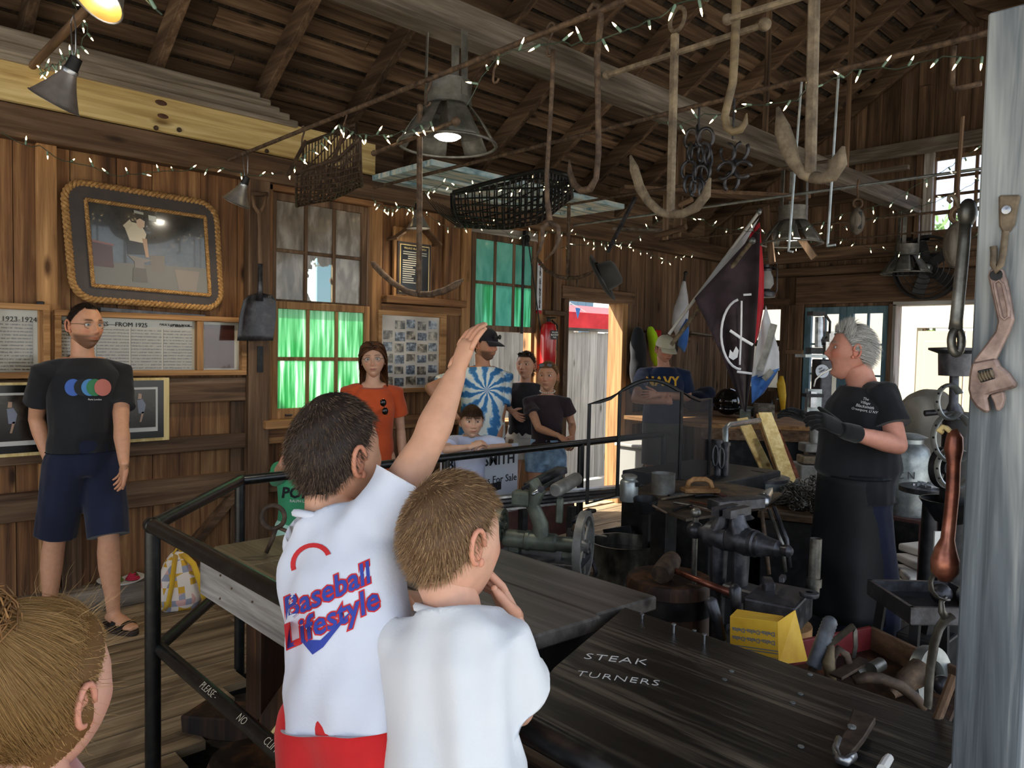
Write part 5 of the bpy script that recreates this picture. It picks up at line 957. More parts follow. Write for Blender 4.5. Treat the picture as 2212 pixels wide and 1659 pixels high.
st_=em('hold_down_stand',P(632,1240,Z=.8),label='black hold-down rod on a round foot behind the boy\'s shoulder',cat='stand');ob('foot',MB().lathe([(.03,0),(.03,.008),(.012,.02),(0,.02)],(0,0,0),(0,0,1),14),'black_iron',st_);ob('rod',MB().tube([(0,0,.01),(0,0,.10)],.009,8),'black_iron',st_)
sb=em('display_bench',(1.4,.9,0),label='black-stained bench top hand-lettered in white paint',cat='bench');S0=Vector((1.4,.9,0))
pl=[(1.752,1.347),(1.728,.497),(1.70,.42),(.99,.40),(.99,1.055),(1.29,1.195)]
bo('board',MB().prism(pl,.765,.80,(0,0,0),(1,0,0),(0,1,0)),'black_wood_y',sb,S0,bevel=.004);bo('frame',MB().bb(1.0,1.68,.44,1.02,.60,.763),'black_iron',sb,S0)
for x,y in((1.02,.46),(1.02,1.0),(1.64,.46),(1.64,1.1)):bo('leg',MB().bb(x,x+.08,y-.04,y+.04,ZD,.763),'charred_wood_z',sb,S0)
a_=P(1262,1418,Z=.802);b_=P(1396,1432,Z=.802);_u=(b_-a_).normalized();_vv=Vector((0,0,1)).cross(_u)
text_ob('lettering','STEAK',.050,P(1328,1424,Z=.8013)-S0,_u,_vv,'paint_white',sb,ext=.0004,font_shear=.15,bold=-.0008,spacing=1.1);text_ob('lettering','TURNERS',.042,P(1332,1465,Z=.8013)-S0,(P(1410,1474,Z=.8)-P(1255,1455,Z=.8)),_vv,'paint_white',sb,ext=.0004,font_shear=.15,bold=-.0008,spacing=1.1)
for(a,b,h) in((1455,1367,.022),(1521,1391,.024),(1387,1337,.012)):q=P(a,b,Z=.8)-S0;bo('pin',MB().tube([q,q+Vector((0,0,h))],.0028,8).lathe([(.006,0),(.006,.003),(0,.004)],q+Vector((0,0,h)),(0,0,1),10),'steel',sb,Vector((0,0,0)))
for(a,b) in((1500,1362),(1750,1457),(1729,1499),(1565,1468),(1712,1518),(1580,1450),(1730,1613)):bo('nail_head',MB().lathe([(.006,0),(.006,.0015),(0,.002)],P(a,b,Z=.8)-S0,(0,0,1),10),'galv',sb,Vector((0,0,0)))
_wz=em('wedge_hook',P(1850,1590,Z=.80),label='brown forged hook blade bolted on the black display bench',cat='hook');q0=_wz.location.copy()
poly3('blade',[(1842,1530),(1892,1550),(1868,1590),(1848,1615),(1833,1632),(1818,1635),(1806,1622),(1812,1600),(1830,1570)],dict(Z=.826),.014,'brown_iron',_wz);_wz.children[0].data.transform(Matrix.Translation(-q0));ob('edge',MB().tube([P(x,y,Z=.822)-q0 for x,y in((1812,1598),(1804,1620),(1812,1640),(1828,1645),(1845,1632))],.007,8,ry=.009),'steel',_wz,smooth=True);ob('bolt',MB().lathe([(.008,0),(.008,.004),(0,.006)],P(1840,1572,Z=.827)-q0,(0,0,1),10),'galv',_wz)
ob('marker',MB().tube([P(1905,1662,Z=.808),P(1915,1645,Z=.808),P(1921,1637,Z=.808)],[.009,.009,.008],10),'paint_white',label='white marker pen lying on the black display bench',cat='pen',smooth=.6)
# ---- post with its tools
pt=em('post',(1.51,.35,ZD),label='grey weathered square post beside the display bench',cat='post');ob('timber',MB().bb(-.045,.045,-.05,.05,0,2.25),'post_wood_z',pt,bevel=.003)
PX=1.463
wr=em('adjustable_wrench',P(2140,700,X=PX),label='large rusty S-shaped adjustable wrench hung on the grey post',cat='wrench');W0=wr.location.copy()
def on_post(name,pts,x,th,mat,par,org,bevel=.003):o=poly3(name,pts,dict(X=x),th,mat,par,bevel);o.data.transform(Matrix.Translation(-org));return o
pm('wrench_rust','#5e4e48','#8a756c','#a89288',scale=(25,25,25),rough=.6,metal=.45,bump=.25)
on_post('handle',[(2133,596),(2138,581),(2150,575),(2164,580),(2174,605),(2184,655),(2189,690),(2180,715),(2164,748),(2150,776),(2122,800),(2098,790),(2104,776),(2130,742),(2149,716),(2154,695),(2150,675),(2140,630)],1.446,.014,'wrench_rust',wr,W0)
on_post('head',[(2098,782),(2150,772),(2158,790),(2178,806),(2197,833),(2185,840),(2150,848),(2130,855),(2134,876),(2136,892),(2124,891),(2108,880),(2095,862),(2090,842),(2092,812)],1.443,.018,'wrench_rust',wr,W0,.004)
on_post('jaw',[(2138,853),(2166,845),(2169,862),(2163,880),(2155,889),(2150,886),(2146,870)],1.445,.015,'wrench_rust',wr,W0)
on_post('slot',[(2111,801),(2142,794),(2149,818),(2118,827)],1.441,.004,'black_iron',wr,W0,.001)
_wa=P(2115,815,X=1.440);_wb=P(2146,806,X=1.440);ob('worm_screw',MB().tube([lerp(_wa,_wb,t/10)-W0 for t in range(11)],[.0085 if t%2 else .0055 for t in range(11)],10),'dusty_iron',wr)
ob('panel_rim',MB().tube([P(x,y,X=1.444)-W0 for x,y in((2148,612),(2158,606),(2166,614),(2172,640),(2178,668),(2178,684),(2170,690),(2163,684),(2158,662),(2152,636))],.0022,6,closed=True),'wrench_rust',wr);ob('eye',MB().lathe([(.0001,0),(.0095,0),(.0095,.001)],P(2152,594,X=1.4445)-W0,(-1,0,0),14),'black_iron',wr)
hb=em('hook_bracket',P(2180,460,X=PX),label='rusty iron plate with hook screwed to the grey post',cat='bracket');H0=hb.location.copy()
on_post('plate',[(2156,421),(2204,420),(2200,440),(2192,485),(2180,503),(2166,505),(2157,488),(2156,455)],1.458,.006,'dusty_iron',hb,H0);ob('screw',MB().lathe([(.007,0),(.007,.004),(.0,.005)],P(2175,454,X=1.457)-H0,(-1,0,0),12),'steel',hb);ob('hook',MB().tube([P(x,y,X=1.45-.01*(y>560))-H0 for x,y in((2172,500),(2168,540),(2162,572),(2152,585),(2146,572),(2147,545),(2146,532))],.0055,8),'dusty_iron',hb,smooth=True)
pm('worn_steel','#3c3a36','#5e5c56','#8a8880',scale=(14,14,14),rough=.4,metal=.7,bump=.08)
bx=em('box_wrench',P(2075,600,D=1.36),label='long worn box-end wrench hanging from a ring beside the post',cat='wrench');q0=bx.location.copy()
ob('shaft',MB().tube([P(x,y,D=1.36)-q0 for x,y in((2086,475),(2083,520),(2078,570),(2072,630),(2066,690),(2064,712))],[.010,.0105,.0110,.0110,.0110,.012],12,ry=[.007]*6),'worn_steel',bx,smooth=True);ob('knob',MB().ell(P(2090,460,D=1.36)-q0,(.018,.016,.026)),'worn_steel',bx,smooth=True)
ob('ring_end',MB().tube([P(2066+11*math.cos(a),738+26*math.sin(a),D=1.36)-q0 for a in[2*math.pi*i/20 for i in range(20)]],.0075,8,closed=True),'worn_steel',bx,smooth=True);ob('hook',MB().tube([P(x,y,D=1.36)-q0 for x,y in((2072,450),(2066,432),(2058,422),(2050,424),(2049,432),(2055,437))],.0035,8),'dusty_iron',bx,smooth=True);ob('hook',MB().tube([P(x,y,D=1.36)-q0 for x,y in((2098,445),(2108,436),(2116,432))],.0035,8),'dusty_iron',bx,smooth=True)
cl=em('copper_ladle',P(2050,1100,D=1.37),label='reddish copper club-shaped handle hanging beside the post',cat='tool');q0=cl.location.copy()
ob('handle',MB().tube([P(x,y,D=1.37)-q0 for x,y in((2058,928),(2062,945),(2060,970),(2060,1000),(2058,1060),(2052,1120),(2047,1165),(2043,1185),(2041,1210),(2041,1235),(2043,1255))],[.008,.014,.016,.0115,.0115,.0115,.012,.018,.024,.023,.010],14),'copper',cl,smooth=True);ob('hook',MB().tube([P(x,y,D=1.37)-q0 for x,y in((2056,935),(2045,925),(2036,922),(2028,930),(2036,934))],.005,8),'pine_z',cl,smooth=True)
for i,(x,y,rx,ry,lb) in enumerate(((2050,868,26,36,'spotted horseshoe hanging highest beside the post'),(2058,945,42,52,'pale horseshoe hanging behind the copper handle'),(2060,1012,36,42,'grey horseshoe hanging lowest behind the copper handle'))):
    hs_=em('horseshoe',P(x,y,D=1.42+.02*i),label=lb,cat='horseshoe',group='horseshoes hung by the post');q0=hs_.location.copy()
    ob('shoe',MB().tube([P(x+rx*math.cos(a),y+ry*math.sin(a),D=1.42+.02*i)-q0 for a in[math.radians(40+290*j/20) for j in range(21)]],.010,8,ry=.004),'galv',hs_,smooth=.8)
    for a in(150,180,210,240):ob('nail_hole',MB().ell(P(x+rx*math.cos(math.radians(a)),y+ry*math.sin(math.radians(a)),D=1.413+.02*i)-q0,.0022,6,4),'black_iron',hs_)
sk=em('sickle_blade',P(2020,1290,D=1.4),label='crescent sickle blade hanging under the copper handle',cat='blade');q0=sk.location.copy();ob('blade',MB().tube([P(x,y,D=1.40)-q0 for x,y in((2028,1232),(2017,1240),(2010,1258),(2012,1275),(2024,1290),(2040,1296),(2052,1296))],[.002,.006,.008,.009,.008,.006,.002],8,ry=.0025),'worn_steel',sk,smooth=True)
dk=em('curved_saw_blade',P(2025,1440,D=1.42),label='long curved steel blade hanging beside the foot of the post',cat='blade');q0=dk.location.copy();ob('blade',MB().tube([P(x,y,D=1.42)-q0 for x,y in((2058,1330),(2042,1338),(2028,1358),(2018,1390),(2010,1440),(2006,1490),(2005,1520),(2003,1528))],[.011,.013,.013,.013,.012,.012,.011,.010],8,ry=.005),'worn_steel',dk,smooth=.7);ob('tang',MB().tube([P(x,y,D=1.42)-q0 for x,y in((2045,1338),(2034,1320),(2034,1300),(2044,1288))],[.008,.007,.005,.003],8),'worn_steel',dk,smooth=True)
# ---- tool tray behind the display bench
ty=em('tool_tray',P(1900,1480,Z=.66),label='red-sided wooden tray of loose tools behind the display bench',cat='tray');T0=ty.location.copy();pm('red_paint','#5a1518','#7a2226',scale=(20,20,20),rough=.6)
def tp(x,y,z):return P(x,y,Z=z)-T0
_q=[P(1690,1440,Z=.66),P(1880,1400,Z=.66),P(2075,1500,Z=.66),P(2040,1580,Z=.66)]
ob('bottom',MB().prism([(p.x-T0.x,p.y-T0.y) for p in _q],-.02,0,(0,0,0),(1,0,0),(0,1,0)),'charred_wood_z',ty);ob('side',MB().beam(_q[1]-T0+Vector((0,0,.03)),_q[2]-T0+Vector((0,0,.03)),.015,.075),'dim_wood_y',ty,bevel=.002);ob('side',MB().beam(_q[0]-T0+Vector((0,0,.03)),_q[1]-T0+Vector((0,0,.03)),.015,.075),'red_paint',ty,bevel=.002);ob('stand',MB().bb(-.1,.12,-.2,.25,-.74,-.02),'black_iron',ty)
def loose(name,mb,mat,label,cat,**k):return ob(name,mb,mat,label=label,cat=cat,**k)
gr=em('ribbed_handle',P(1775,1395,D=1.98),label='grey ribbed rubber grip standing up out of the tool tray',cat='handle');q0=gr.location.copy();_a=P(1757,1440,D=1.98)-q0;_b=P(1797,1332,D=1.98)-q0;pm('grey_rubber','#3a3d42','#555960','#70757c',scale=(20,20,20),rough=.5)
ob('grip',MB().tube([lerp(_a,_b,t/30) for t in range(31)],[(.0205 if t%2 else .0185)*(1 if t<27 else(.98,.9,.7,.35)[t-27]) for t in range(31)],14),'grey_rubber',gr,smooth=True);ob('tang',MB().tube([_a+(_a-_b)*.45,_a],.012,8),'brown_iron',gr)
loose('bent_bracket',MB().tube([P(x,y,D=2.0) for x,y in((1760,1425),(1790,1395),(1830,1362),(1843,1352),(1847,1362),(1848,1395),(1843,1420))],.016,4,ry=.006),'worn_steel','bent flat steel bracket behind the ribbed grip','bracket',smooth=.6)
loose('strap_loop',MB().tube([P(x,y,D=1.95) for x,y in((1795,1455),(1798,1420),(1812,1402),(1828,1415),(1838,1448))],.011,6,ry=.004),'brown_iron','brown strap loop in the tool tray','strap',smooth=True)
loose('wood_chisel',MB().tube([P(1795,1470,D=1.93),P(1790,1430,D=1.95),P(1796,1400,D=1.96),P(1793,1393,D=1.96)],[.014,.016,.010,.009],10),'bench_wood_old','short wooden chisel handle beside the ribbed grip','chisel',smooth=True)
loose('flat_file',MB().beam(P(1805,1462,D=1.9),P(1870,1425,D=1.97),.035,.008),'brown_iron','flat brown file lying across the tool tray','file',bevel=.002)
for i,(x,y) in enumerate(((1858,1448),(1893,1438))):loose('steel_socket',MB().tube([P(x-12,y+8,D=1.93),P(x+10,y-4,D=1.96)],.017,12),'worn_steel',('left','right')[i]+' of two short steel sockets lying in the tray','socket',smooth=.6,group='steel sockets')
loose('bent_pipe',MB().tube([P(x,y,D=1.78) for x,y in((1845,1470),(1870,1463),(1905,1466),(1945,1482),(1975,1505),(1995,1530))],[.010,.0125,.013,.013,.013,.012],12),'brown_iron','curved rusty pipe handle along the display bench edge','handle',smooth=True)
loose('wire_wheel',MB().lathe([(.052,-.012),(.088,-.015),(.090,0),(.088,.015),(.052,.012),(.048,0),(.052,-.012)],P(2010,1470,D=2.0),(P(1,1,D=1)-P(1,1,D=2)).normalized()+Vector((0,0,.5)),36),'galv','round wire brush wheel leaning behind the tray','wheel',smooth=.7)
loose('rusty_cone',MB().tube([P(1925,1500,D=1.9),P(1960,1470,D=1.92),P(1990,1450,D=1.94)],[.012,.028,.035],12),'rust','rusty cone-shaped casting at the end of the tray','casting',smooth=.7)
loose('steel_ball',MB().ell(P(2035,1480,D=1.88),.024),'dark_iron','dark polished steel knob beside the wire wheel','knob',smooth=True)
loose('wooden_stick',MB().tube([P(2060,1460,D=1.6),P(2030,1540,D=1.58),P(2005,1600,D=1.55)],.010,8),'dim_wood_z','thin wooden stick leaning behind the post','stick')
# ---- yellow box of horseshoe nails
yb=em('nail_box',P(1650,1440,Z=.66),label='opened yellow cardboard box of horseshoe nails',cat='box');q0=yb.location.copy();pm('yellow_card','#c8961c','#d8a826','#e0b83c',scale=(10,10,10),rough=.6,bump=.05);plain('card_ink','#6b7076',.8)
c1,c2,c3,c4=P(1577,1420,D=2.14),P(1682,1436,D=2.06),P(1680,1343,D=2.06),P(1577,1331,D=2.14);c5,c6=P(1592,1316,D=2.24),P(1692,1331,D=2.16);bk1,bk2=P(1592,1408,D=2.24),P(1692,1420,D=2.16)
cardb=lambda a,b,c,d:ob('panel',MB().add([p-q0 for p in(a,b,c,d)],[(0,1,2,3)]),'yellow_card',yb)
pn=[cardb(c1,c2,c3,c4),cardb(c4,c3,c6,c5),cardb(bk1,c1,c4,c5),cardb(bk1,bk2,c6,c5),cardb(c2,P(1745,1428,D=2.14),P(1718,1318,D=2.16),c3)]
for o in pn:_m=o.modifiers.new('s','SOLIDIFY');_m.thickness=.002
_u=(c1-c2).normalized();_n=(c2-c1).cross(c4-c1).normalized();_n=_n if _n.dot(CAM-c1)>0 else-_n;_dn=_n.cross(_u)
for k,f in((0,.70),(1,.50)):text_ob('lettering','Delta-Delta-Delta',.0165,lerp(lerp(c1,c2,.5),lerp(c4,c3,.5),f)+_n*.002-q0,_u,_dn,'card_ink',yb,ext=.0002,bold=.0004)
text_ob('lettering','Horseshoe Nails',.011,lerp(lerp(c1,c2,.72),lerp(c4,c3,.72),.13)+_n*.002-q0,_u,_dn,'card_ink',yb,ext=.0002)
for f in(.30,.24):ob('stripe',MB().add([lerp(c1,c4,f)+_n*.0015-q0,lerp(c2,c3,f)+_n*.0015-q0,lerp(c2,c3,f+.025)+_n*.0015-q0,lerp(c1,c4,f+.025)+_n*.0015-q0],[(0,1,2,3)]),'card_ink',yb)
ob('stand',MB().bb(-.09,.09,-.07,.09,-.78,-.005),'charred_wood_z',yb)
for i,(x0,y0,x1,y1,d) in enumerate(((1560,1382,1535,1290,2.2),(1590,1330,1588,1262,2.3))):loose('hammer_handle',MB().tube([P(x0,y0,D=d),lerp(P(x0,y0,D=d),P(x1,y1,D=d),.5),P(x1,y1+8,D=d),P(x1,y1,D=d)],[.013,.017,.019,.008],12),'dark_iron',('slanting','upright')[i]+' dark hammer handle standing behind the yellow nail box','handle',smooth=True)
# ---- leg vise
vz=em('leg_vise',Vector((*P(1580,1250,D=2.8).xy,ZD)),label='large iron leg vise with hanging handle rod',cat='vise');q0=vz.location.copy()
va,vb=P(1502,1145,D=2.95),P(1712,1195,D=2.65);vb.z=va.z;ax=(vb-va).normalized();Lz=(vb-va).length;sd=ax.cross(Vector((0,0,1)))
def vt(t):return va+ax*Lz*t-q0
ob('screw_box',MB().lathe([(0,.60),(.050,.61),(.052,.66),(.046,.67),(.046,.72),(.040,.735),(.036,.78),(.030,.86),(.024,.88),(.018,.90),(.020,.93),(.022,.97),(.012,1.0),(0,1.005)] and[(r,t*Lz) for r,t in((0,.58),(.048,.59),(.050,.65),(.044,.665),(.044,.70),(.038,.72),(.034,.79),(.030,.86),(.022,.88),(.018,.90),(.021,.93),(.022,.965),(.012,.995),(0,1.0))],va-q0,ax,20),'dark_iron',vz,smooth=.6)
ob('screw',MB().tube([vt(.02),vt(.6)],.022,14),'dark_iron',vz,smooth=.6);ob('screw_head',MB().ell(vt(.0),.034,16,12).lathe([(.022,.02),(.034,.05),(.030,.09),(.036,.12),(.03,.15)],va-q0,ax,16),'dark_iron',vz,smooth=True)
ob('handle',MB().tube([vt(0)+Vector((0,0,.07)),vt(0)-Vector((0,0,.30))],.011,10).ell(vt(0)+Vector((0,0,.068)),.021,12,8).ell(vt(0)-Vector((0,0,.30)),.019,12,8),'worn_steel',vz,smooth=.7)
for nm,t0,sgn in(('moving_jaw',.27,1),('fixed_jaw',.50,-1)):
    o=vt(t0);mb=MB();zt=P(1575,1100,D=2.8).z-q0.z
    mb.lathe([(.02,-.05),(.05,-.045),(.056,0),(.05,.045),(.02,.05)],o,ax,18)
    mb.tube([o+Vector((0,0,.02)),o+ax*.018*sgn+Vector((0,0,.06)),Vector((o.x,o.y,zt-.02))+ax*.020*sgn],[.050,.042,.034],12,ry=[.04,.03,.022],up=ax)
    mb.box(Vector((o.x,o.y,zt-.012))+ax*.022*sgn,(.034,.14,.030),rot_to(ax));mb.tube([o,o-Vector((0,0,.22)),Vector((o.x,o.y,(.05 if nm=='moving_jaw' else .45)))],[.046,.036,.026],10,ry=[.030,.026,.020],up=ax)
    ob(nm,mb,'dark_iron',vz,smooth=.7)
ob('bracket',MB().box(vt(.58)-Vector((0,0,.19)),(.16,.10,.05),rot_to(ax)),'dark_iron',vz,bevel=.006);ob('vise_post',MB().bb(-.03,.05,-.04,.04,0,.5),'charred_wood_z',vz,bevel=.006)
sbk=em('swage_block',Vector((*P(1715,1310,D=2.55).xy,ZD)),label='black iron anvil block on a short wooden stump',cat='anvil');q0=sbk.location.copy();zt=P(1712,1300,D=2.47).z
ob('block',MB().box(Vector((-.03,.04,zt-.05-q0.z)),(.24,.17,.10),Matrix.Rotation(math.radians(12),3,'Z')),'dark_iron',sbk,bevel=.008);ob('stump',MB().lathe([(.11,0),(.11,zt-.10-q0.z),(0,zt-.10-q0.z)],(-.03,.04,0),(0,0,1),20),'frame_wood_z',sbk,smooth=.7)
loose('flat_hammer_head',MB().box(P(1660,1262,D=2.62),(.09,.035,.03),Matrix.Rotation(.6,3,'Z')).box(P(1690,1250,D=2.62),(.05,.02,.02),Matrix.Rotation(.3,3,'Z')),'dark_iron','small iron hammer head lying on the anvil block','hammer',bevel=.004);loose('iron_ring',MB().lathe([(.012,0),(.03,0),(.032,.008),(.03,.014),(.012,.014)],P(1748,1288,D=2.5),(0,0,1),18),'dark_iron','flat iron washer lying on the anvil block','washer',smooth=.6)
loose('pipe_stub',MB().lathe([(.020,0),(.020,.20),(.017,.20),(.017,.16)],P(1757,1285,D=2.65),(.02,0,1),16).lathe([(.026,.03),(.026,.06)],P(1757,1285,D=2.65),(.02,0,1),16),'worn_steel','upright grey pipe stub with a collar behind the anvil block','pipe',smooth=.6)
sm=em('chopping_stump',Vector((*P(1445,1290,D=3.05).xy,ZD)),label='scorched wooden stump holding the wooden mallet',cat='stump');q0=sm.location.copy();zt=P(1445,1245,D=3.05).z
ob('trunk',MB().lathe([(.19,0),(.18,.05),(.175,zt-q0.z-.02),(.165,zt-q0.z),(0,zt-q0.z)],(0,0,0),(0,0,1),24),'charred_wood_z',sm,smooth=.7);ob('band',MB().lathe([(.178,zt-q0.z-.12),(.182,zt-q0.z-.12),(.182,zt-q0.z-.05),(.172,zt-q0.z-.05)],(0,0,0),(0,0,1),24),'black_iron',sm,smooth=.7)
ml=em('wooden_mallet',P(1440,1225,D=3.0),label='round wooden mallet lying on the scorched stump',cat='mallet');q0=ml.location.copy();_h=(P(1455,1208,D=3.06)-P(1430,1240,D=2.95));ob('head',MB().lathe([(0,-.07),(.038,-.07),(.042,-.03),(.040,.05),(.034,.075),(0,.075)],(0,0,0),_h,16),'brown_iron',ml,smooth=.7);ob('handle',MB().tube([(0,0,0),P(1500,1250,D=2.9)-q0,P(1580,1282,D=2.75)-q0],[.011,.012,.014],10),'copper',ml,smooth=True)
# ------------------------------------------------------------------ machines and stock in the work area
def lo(o):return Vector(o)
def lob(name,mb,mat,par,q0,**k):mb.v=[tuple(Vector(v)-q0) for v in mb.v];return ob(name,mb,mat,par,**k)
hk=em('power_hacksaw',Vector((*P(1170,1200,D=3.4).xy,ZD)),label='old green power hacksaw with spoked flywheel and motor',cat='saw');K0=hk.location.copy()
ha,hb_=P(1090,1162,D=3.46),P(1208,1178,D=3.38);hb_.z=ha.z;hx=(hb_-ha).normalized();hy=Vector((0,0,1)).cross(hx);HZ=Vector((0,0,1))
lob('bed',MB().lathe([(0,0),(.038,0),(.042,.02),(.042,.10),(.046,.105),(.046,.12),(.042,.125),(.042,.24),(.034,.25),(.034,.36),(0,.36)],ha,hx,18),'machine_green',hk,K0,smooth=.6)
lob('column',MB().tube([ha+hx*.17,ha+hx*.17+HZ*.08,P(1150,1090,D=3.42),P(1162,1060,D=3.40),P(1150,1042,D=3.42)],[.050,.042,.040,.044,.036],12,ry=[.036,.030,.028,.030,.028]),'machine_green',hk,K0,smooth=.7)
lob('gear_box',MB().box(P(1128,1076,D=3.44),(.085,.075,.07),rot_to(hx)),'machine_green',hk,K0,bevel=.012)
fr=lob('saw_frame',MB().beam(P(1142,1052,D=3.42),P(1215,1014,D=3.62),.06,.03).beam(P(1128,1056,D=3.36),P(1198,1018,D=3.56),.012,.016).beam(P(1165,1058,D=3.32),P(1215,1030,D=3.5),.016,.02),'dark_iron',hk,K0,bevel=.003)
lob('guide_rod',MB().tube([P(1150,1068,D=3.3),P(1206,1034,D=3.5)],.008,8),'steel',hk,K0,smooth=True);lob('bolt',MB().lathe([(0,0),(.016,0),(.016,.02),(0,.02)],P(1168,1056,D=3.30),FW*-1,6),'dark_iron',hk,K0)
mo=[P(1199,1060,D=3.36),P(1246,1034,D=3.62)];lob('motor',MB().tube([mo[0],lerp(*mo,.03),lerp(*mo,.97),mo[1]],[.026,.032,.032,.026],18),'pewter',hk,K0,smooth=.7);lob('motor_arm',MB().beam(P(1210,1075,D=3.42),P(1208,1130,D=3.42),.03,.03,up=hx),'machine_green',hk,K0,bevel=.005)
wc=ha+hx*.37;R_=.155
def wheel(c,ax,R,r,w,ns,mat,par,q0,hub=.03):
    ax=Vector(ax).normalized();u=Vector((0,0,1));u=(u-ax*u.dot(ax)).normalized();v=ax.cross(u)
    wp=em('flywheel',Vector(c)-q0,parent=par);lob('rim',MB().lathe([(R-r,-w/2),(R,-w/2),(R,w/2),(R-r,w/2),(R-r,-w/2)],(0,0,0),ax,36),mat,wp,Vector((0,0,0)),smooth=.6)
    for i in range(ns):a=2*math.pi*i/ns+.2;d=u*math.cos(a)+v*math.sin(a);lob('spoke',MB().beam(d*hub*.8,d*(R-r*.8),.016,.010,up=ax),mat,wp,Vector((0,0,0)),bevel=.002)
    lob('hub',MB().lathe([(0,-w*.7),(hub,-w*.7),(hub,w*.7),(hub*.6,w*.75),(hub*.6,w),(0,w)],(0,0,0),ax,20),mat,wp,Vector((0,0,0)),smooth=.6);return wp
wheel(wc,hx,R_,.022,.034,6,'pewter',hk,K0);wheel(ha-hx*.02+HZ*.06,hx,.075,.02,.03,4,'machine_green',hk,K0,.02)
for i,t in enumerate((.05,.30)):lob('leg',MB().beam(ha+hx*t-HZ*.03,ha+hx*t-HZ*(ha.z-ZD)+hy*(.0),.05,.05,up=hx),'machine_green',hk,K0,bevel=.004)
lob('tray',MB().box(ha+hx*.18-HZ*.07,(.40,.26,.03),rot_to(hx)),'dark_iron',hk,K0,bevel=.004)
cr=em('crank_handle',P(1262,1110,D=3.7)-K0,parent=hk);q_=P(1262,1110,D=3.7)
lob('grip',MB().tube([P(1260,1108,D=3.7),P(1272,1104,D=3.72),P(1286,1103,D=3.74)],[.010,.015,.009],10),'black_wood_x',cr,q_,smooth=True);lob('arm',MB().tube([P(1262,1108,D=3.7),P(1248,1116,D=3.68),P(1236,1128,D=3.66)],.010,8),'dark_iron',cr,q_,smooth=True)
for i,(x0,y0,x1,y1) in enumerate(((1245,1135,1272,1240),(1258,1140,1287,1242),(1232,1145,1245,1228))):ob('trestle_leg',MB().beam(P(x0,y0,D=3.62+.05*i),P(x1,y1,D=3.45+.05*i),.035 if i!=1 else .014,.035),'dim_wood_z' if i==0 else 'dark_iron',label=('wooden','thin iron','rear dark iron')[i]+' leg leaning beside the hacksaw flywheel',cat='leg brace')
loose('flat_bar',MB().beam(P(1236,1146,D=3.6),P(1308,1158,D=3.7),.02,.006),'worn_steel','flat steel bar reaching from the flywheel to the tub','bar')
for i in range(7):
    a=P(1060,1102-i*4.5,Z=.66+.018*(i//2));b=P(1425,1062-i*3.2,Z=.66+.018*(i//2));ob('bar_stock',MB().beam(a,b,.022 if i%2 else .05,.012),'dark_iron' if i%3 else 'steel',label='long flat steel bar in the rack behind the hacksaw',cat='bar',group='long steel bars in the rack')
rk=em('bar_rack',Vector((*P(1230,1120,D=4.15).xy,0)),label='low dark rack carrying the long steel bars',cat='rack');q0=rk.location.copy();pm('oxide','#3a1f1a','#54302a',scale=(18,18,18),rough=.7)
for x in(1130,1235,1400):p=P(x,1095,Z=.64);lob('upright',MB().bb(p.x-.02,p.x+.02,p.y-.02,p.y+.02,0,.645),'black_iron',rk,q0)
lob('plate',MB().beam(P(1080,1150,Z=.42),P(1240,1110,Z=.48),.02,.22),'oxide',rk,q0)
tb_=em('quench_tub',Vector((*P(1347,1200,D=4.4).xy,ZD)),label='ribbed steel tub of quench water by the hacksaw',cat='tub');q0=tb_.location.copy();zt=P(1347,1168,D=4.4).z-ZD;r0=.195
pm('tub_steel','#1e1d1a','#4a4840','#7a776c',scale=(9,9,4),rough=.42,metal=.7,bump=.1,rr=.12)
ob('wall',MB().lathe([(r0*.93,0),(r0*.96,.1),(r0*1.02,.12),(r0*.97,.15),(r0*.97,.20),(r0*1.02,.225),(r0*.98,.25),(r0*.99,zt-.01),(r0*1.02,zt),(r0*.97,zt),(r0*.96,.1),(0,.1)],(0,0,0),(0,0,1),36),'tub_steel',tb_,smooth=.8)
m_,nt_,b_,o_=node_mat('quench_water');b_.inputs['Base Color'].default_value=C('#16140f');b_.inputs['Roughness'].default_value=.04;b_.inputs['Specular IOR Level'].default_value=.9
ob('water',MB().lathe([(0,zt-.07),(r0*.955,zt-.07)],(0,0,0),(0,0,1),32),'quench_water',tb_)
ob('handle',MB().tube([(r0*.98,.03,zt-.05),(r0*1.1,.0,zt+.0),(r0*1.02,-.05,zt+.06),(r0*.9,-.10,zt+.05)],.006,8),'dark_iron',tb_,smooth=True)
bx_=em('iron_trough',P(1335,1152,D=4.75),label='small black iron trough behind the quench tub',cat='trough');q0=bx_.location.copy()
for(a,b) in(((1304,1152),(1364,1143)),((1318,1165),(1372,1156)),((1304,1152),(1318,1165)),((1364,1143),(1372,1156))):lob('side',MB().beam(P(*a,D=4.75),P(*b,D=4.7),.008,.05),'black_iron',bx_,q0)
lob('lug',MB().tube([P(1334,1152,D=4.8),P(1333,1140,D=4.8)],.008,8),'black_iron',bx_,q0)
ft=em('forge_table',Vector((*P(1490,1150,D=3.95).xy,ZD)),label='black forge table with a thin steel top plate',cat='table');q0=ft.location.copy();FZ=.80
pm('scale_plate','#1d1916','#3f352b','#6e5c45',scale=(7,7,7),rough=.6,metal=.5,bump=.15)
tpp=[P(x,y,Z=FZ) for x,y in((1352,1068),(1395,1088),(1482,1121),(1648,1096),(1690,1065),(1560,1040),(1420,1036))]
lob('top_plate',MB().prism([(p.x,p.y) for p in tpp],FZ-.012,FZ,(0,0,0),(1,0,0),(0,1,0)),'scale_plate',ft,q0);lob('hearth',MB().bb(P(1385,1090,Z=.7).x+.45,P(1385,1090,Z=.7).x+1.3,2.35,3.0,ZD,FZ-.015),'black_iron',ft,q0,bevel=.01)
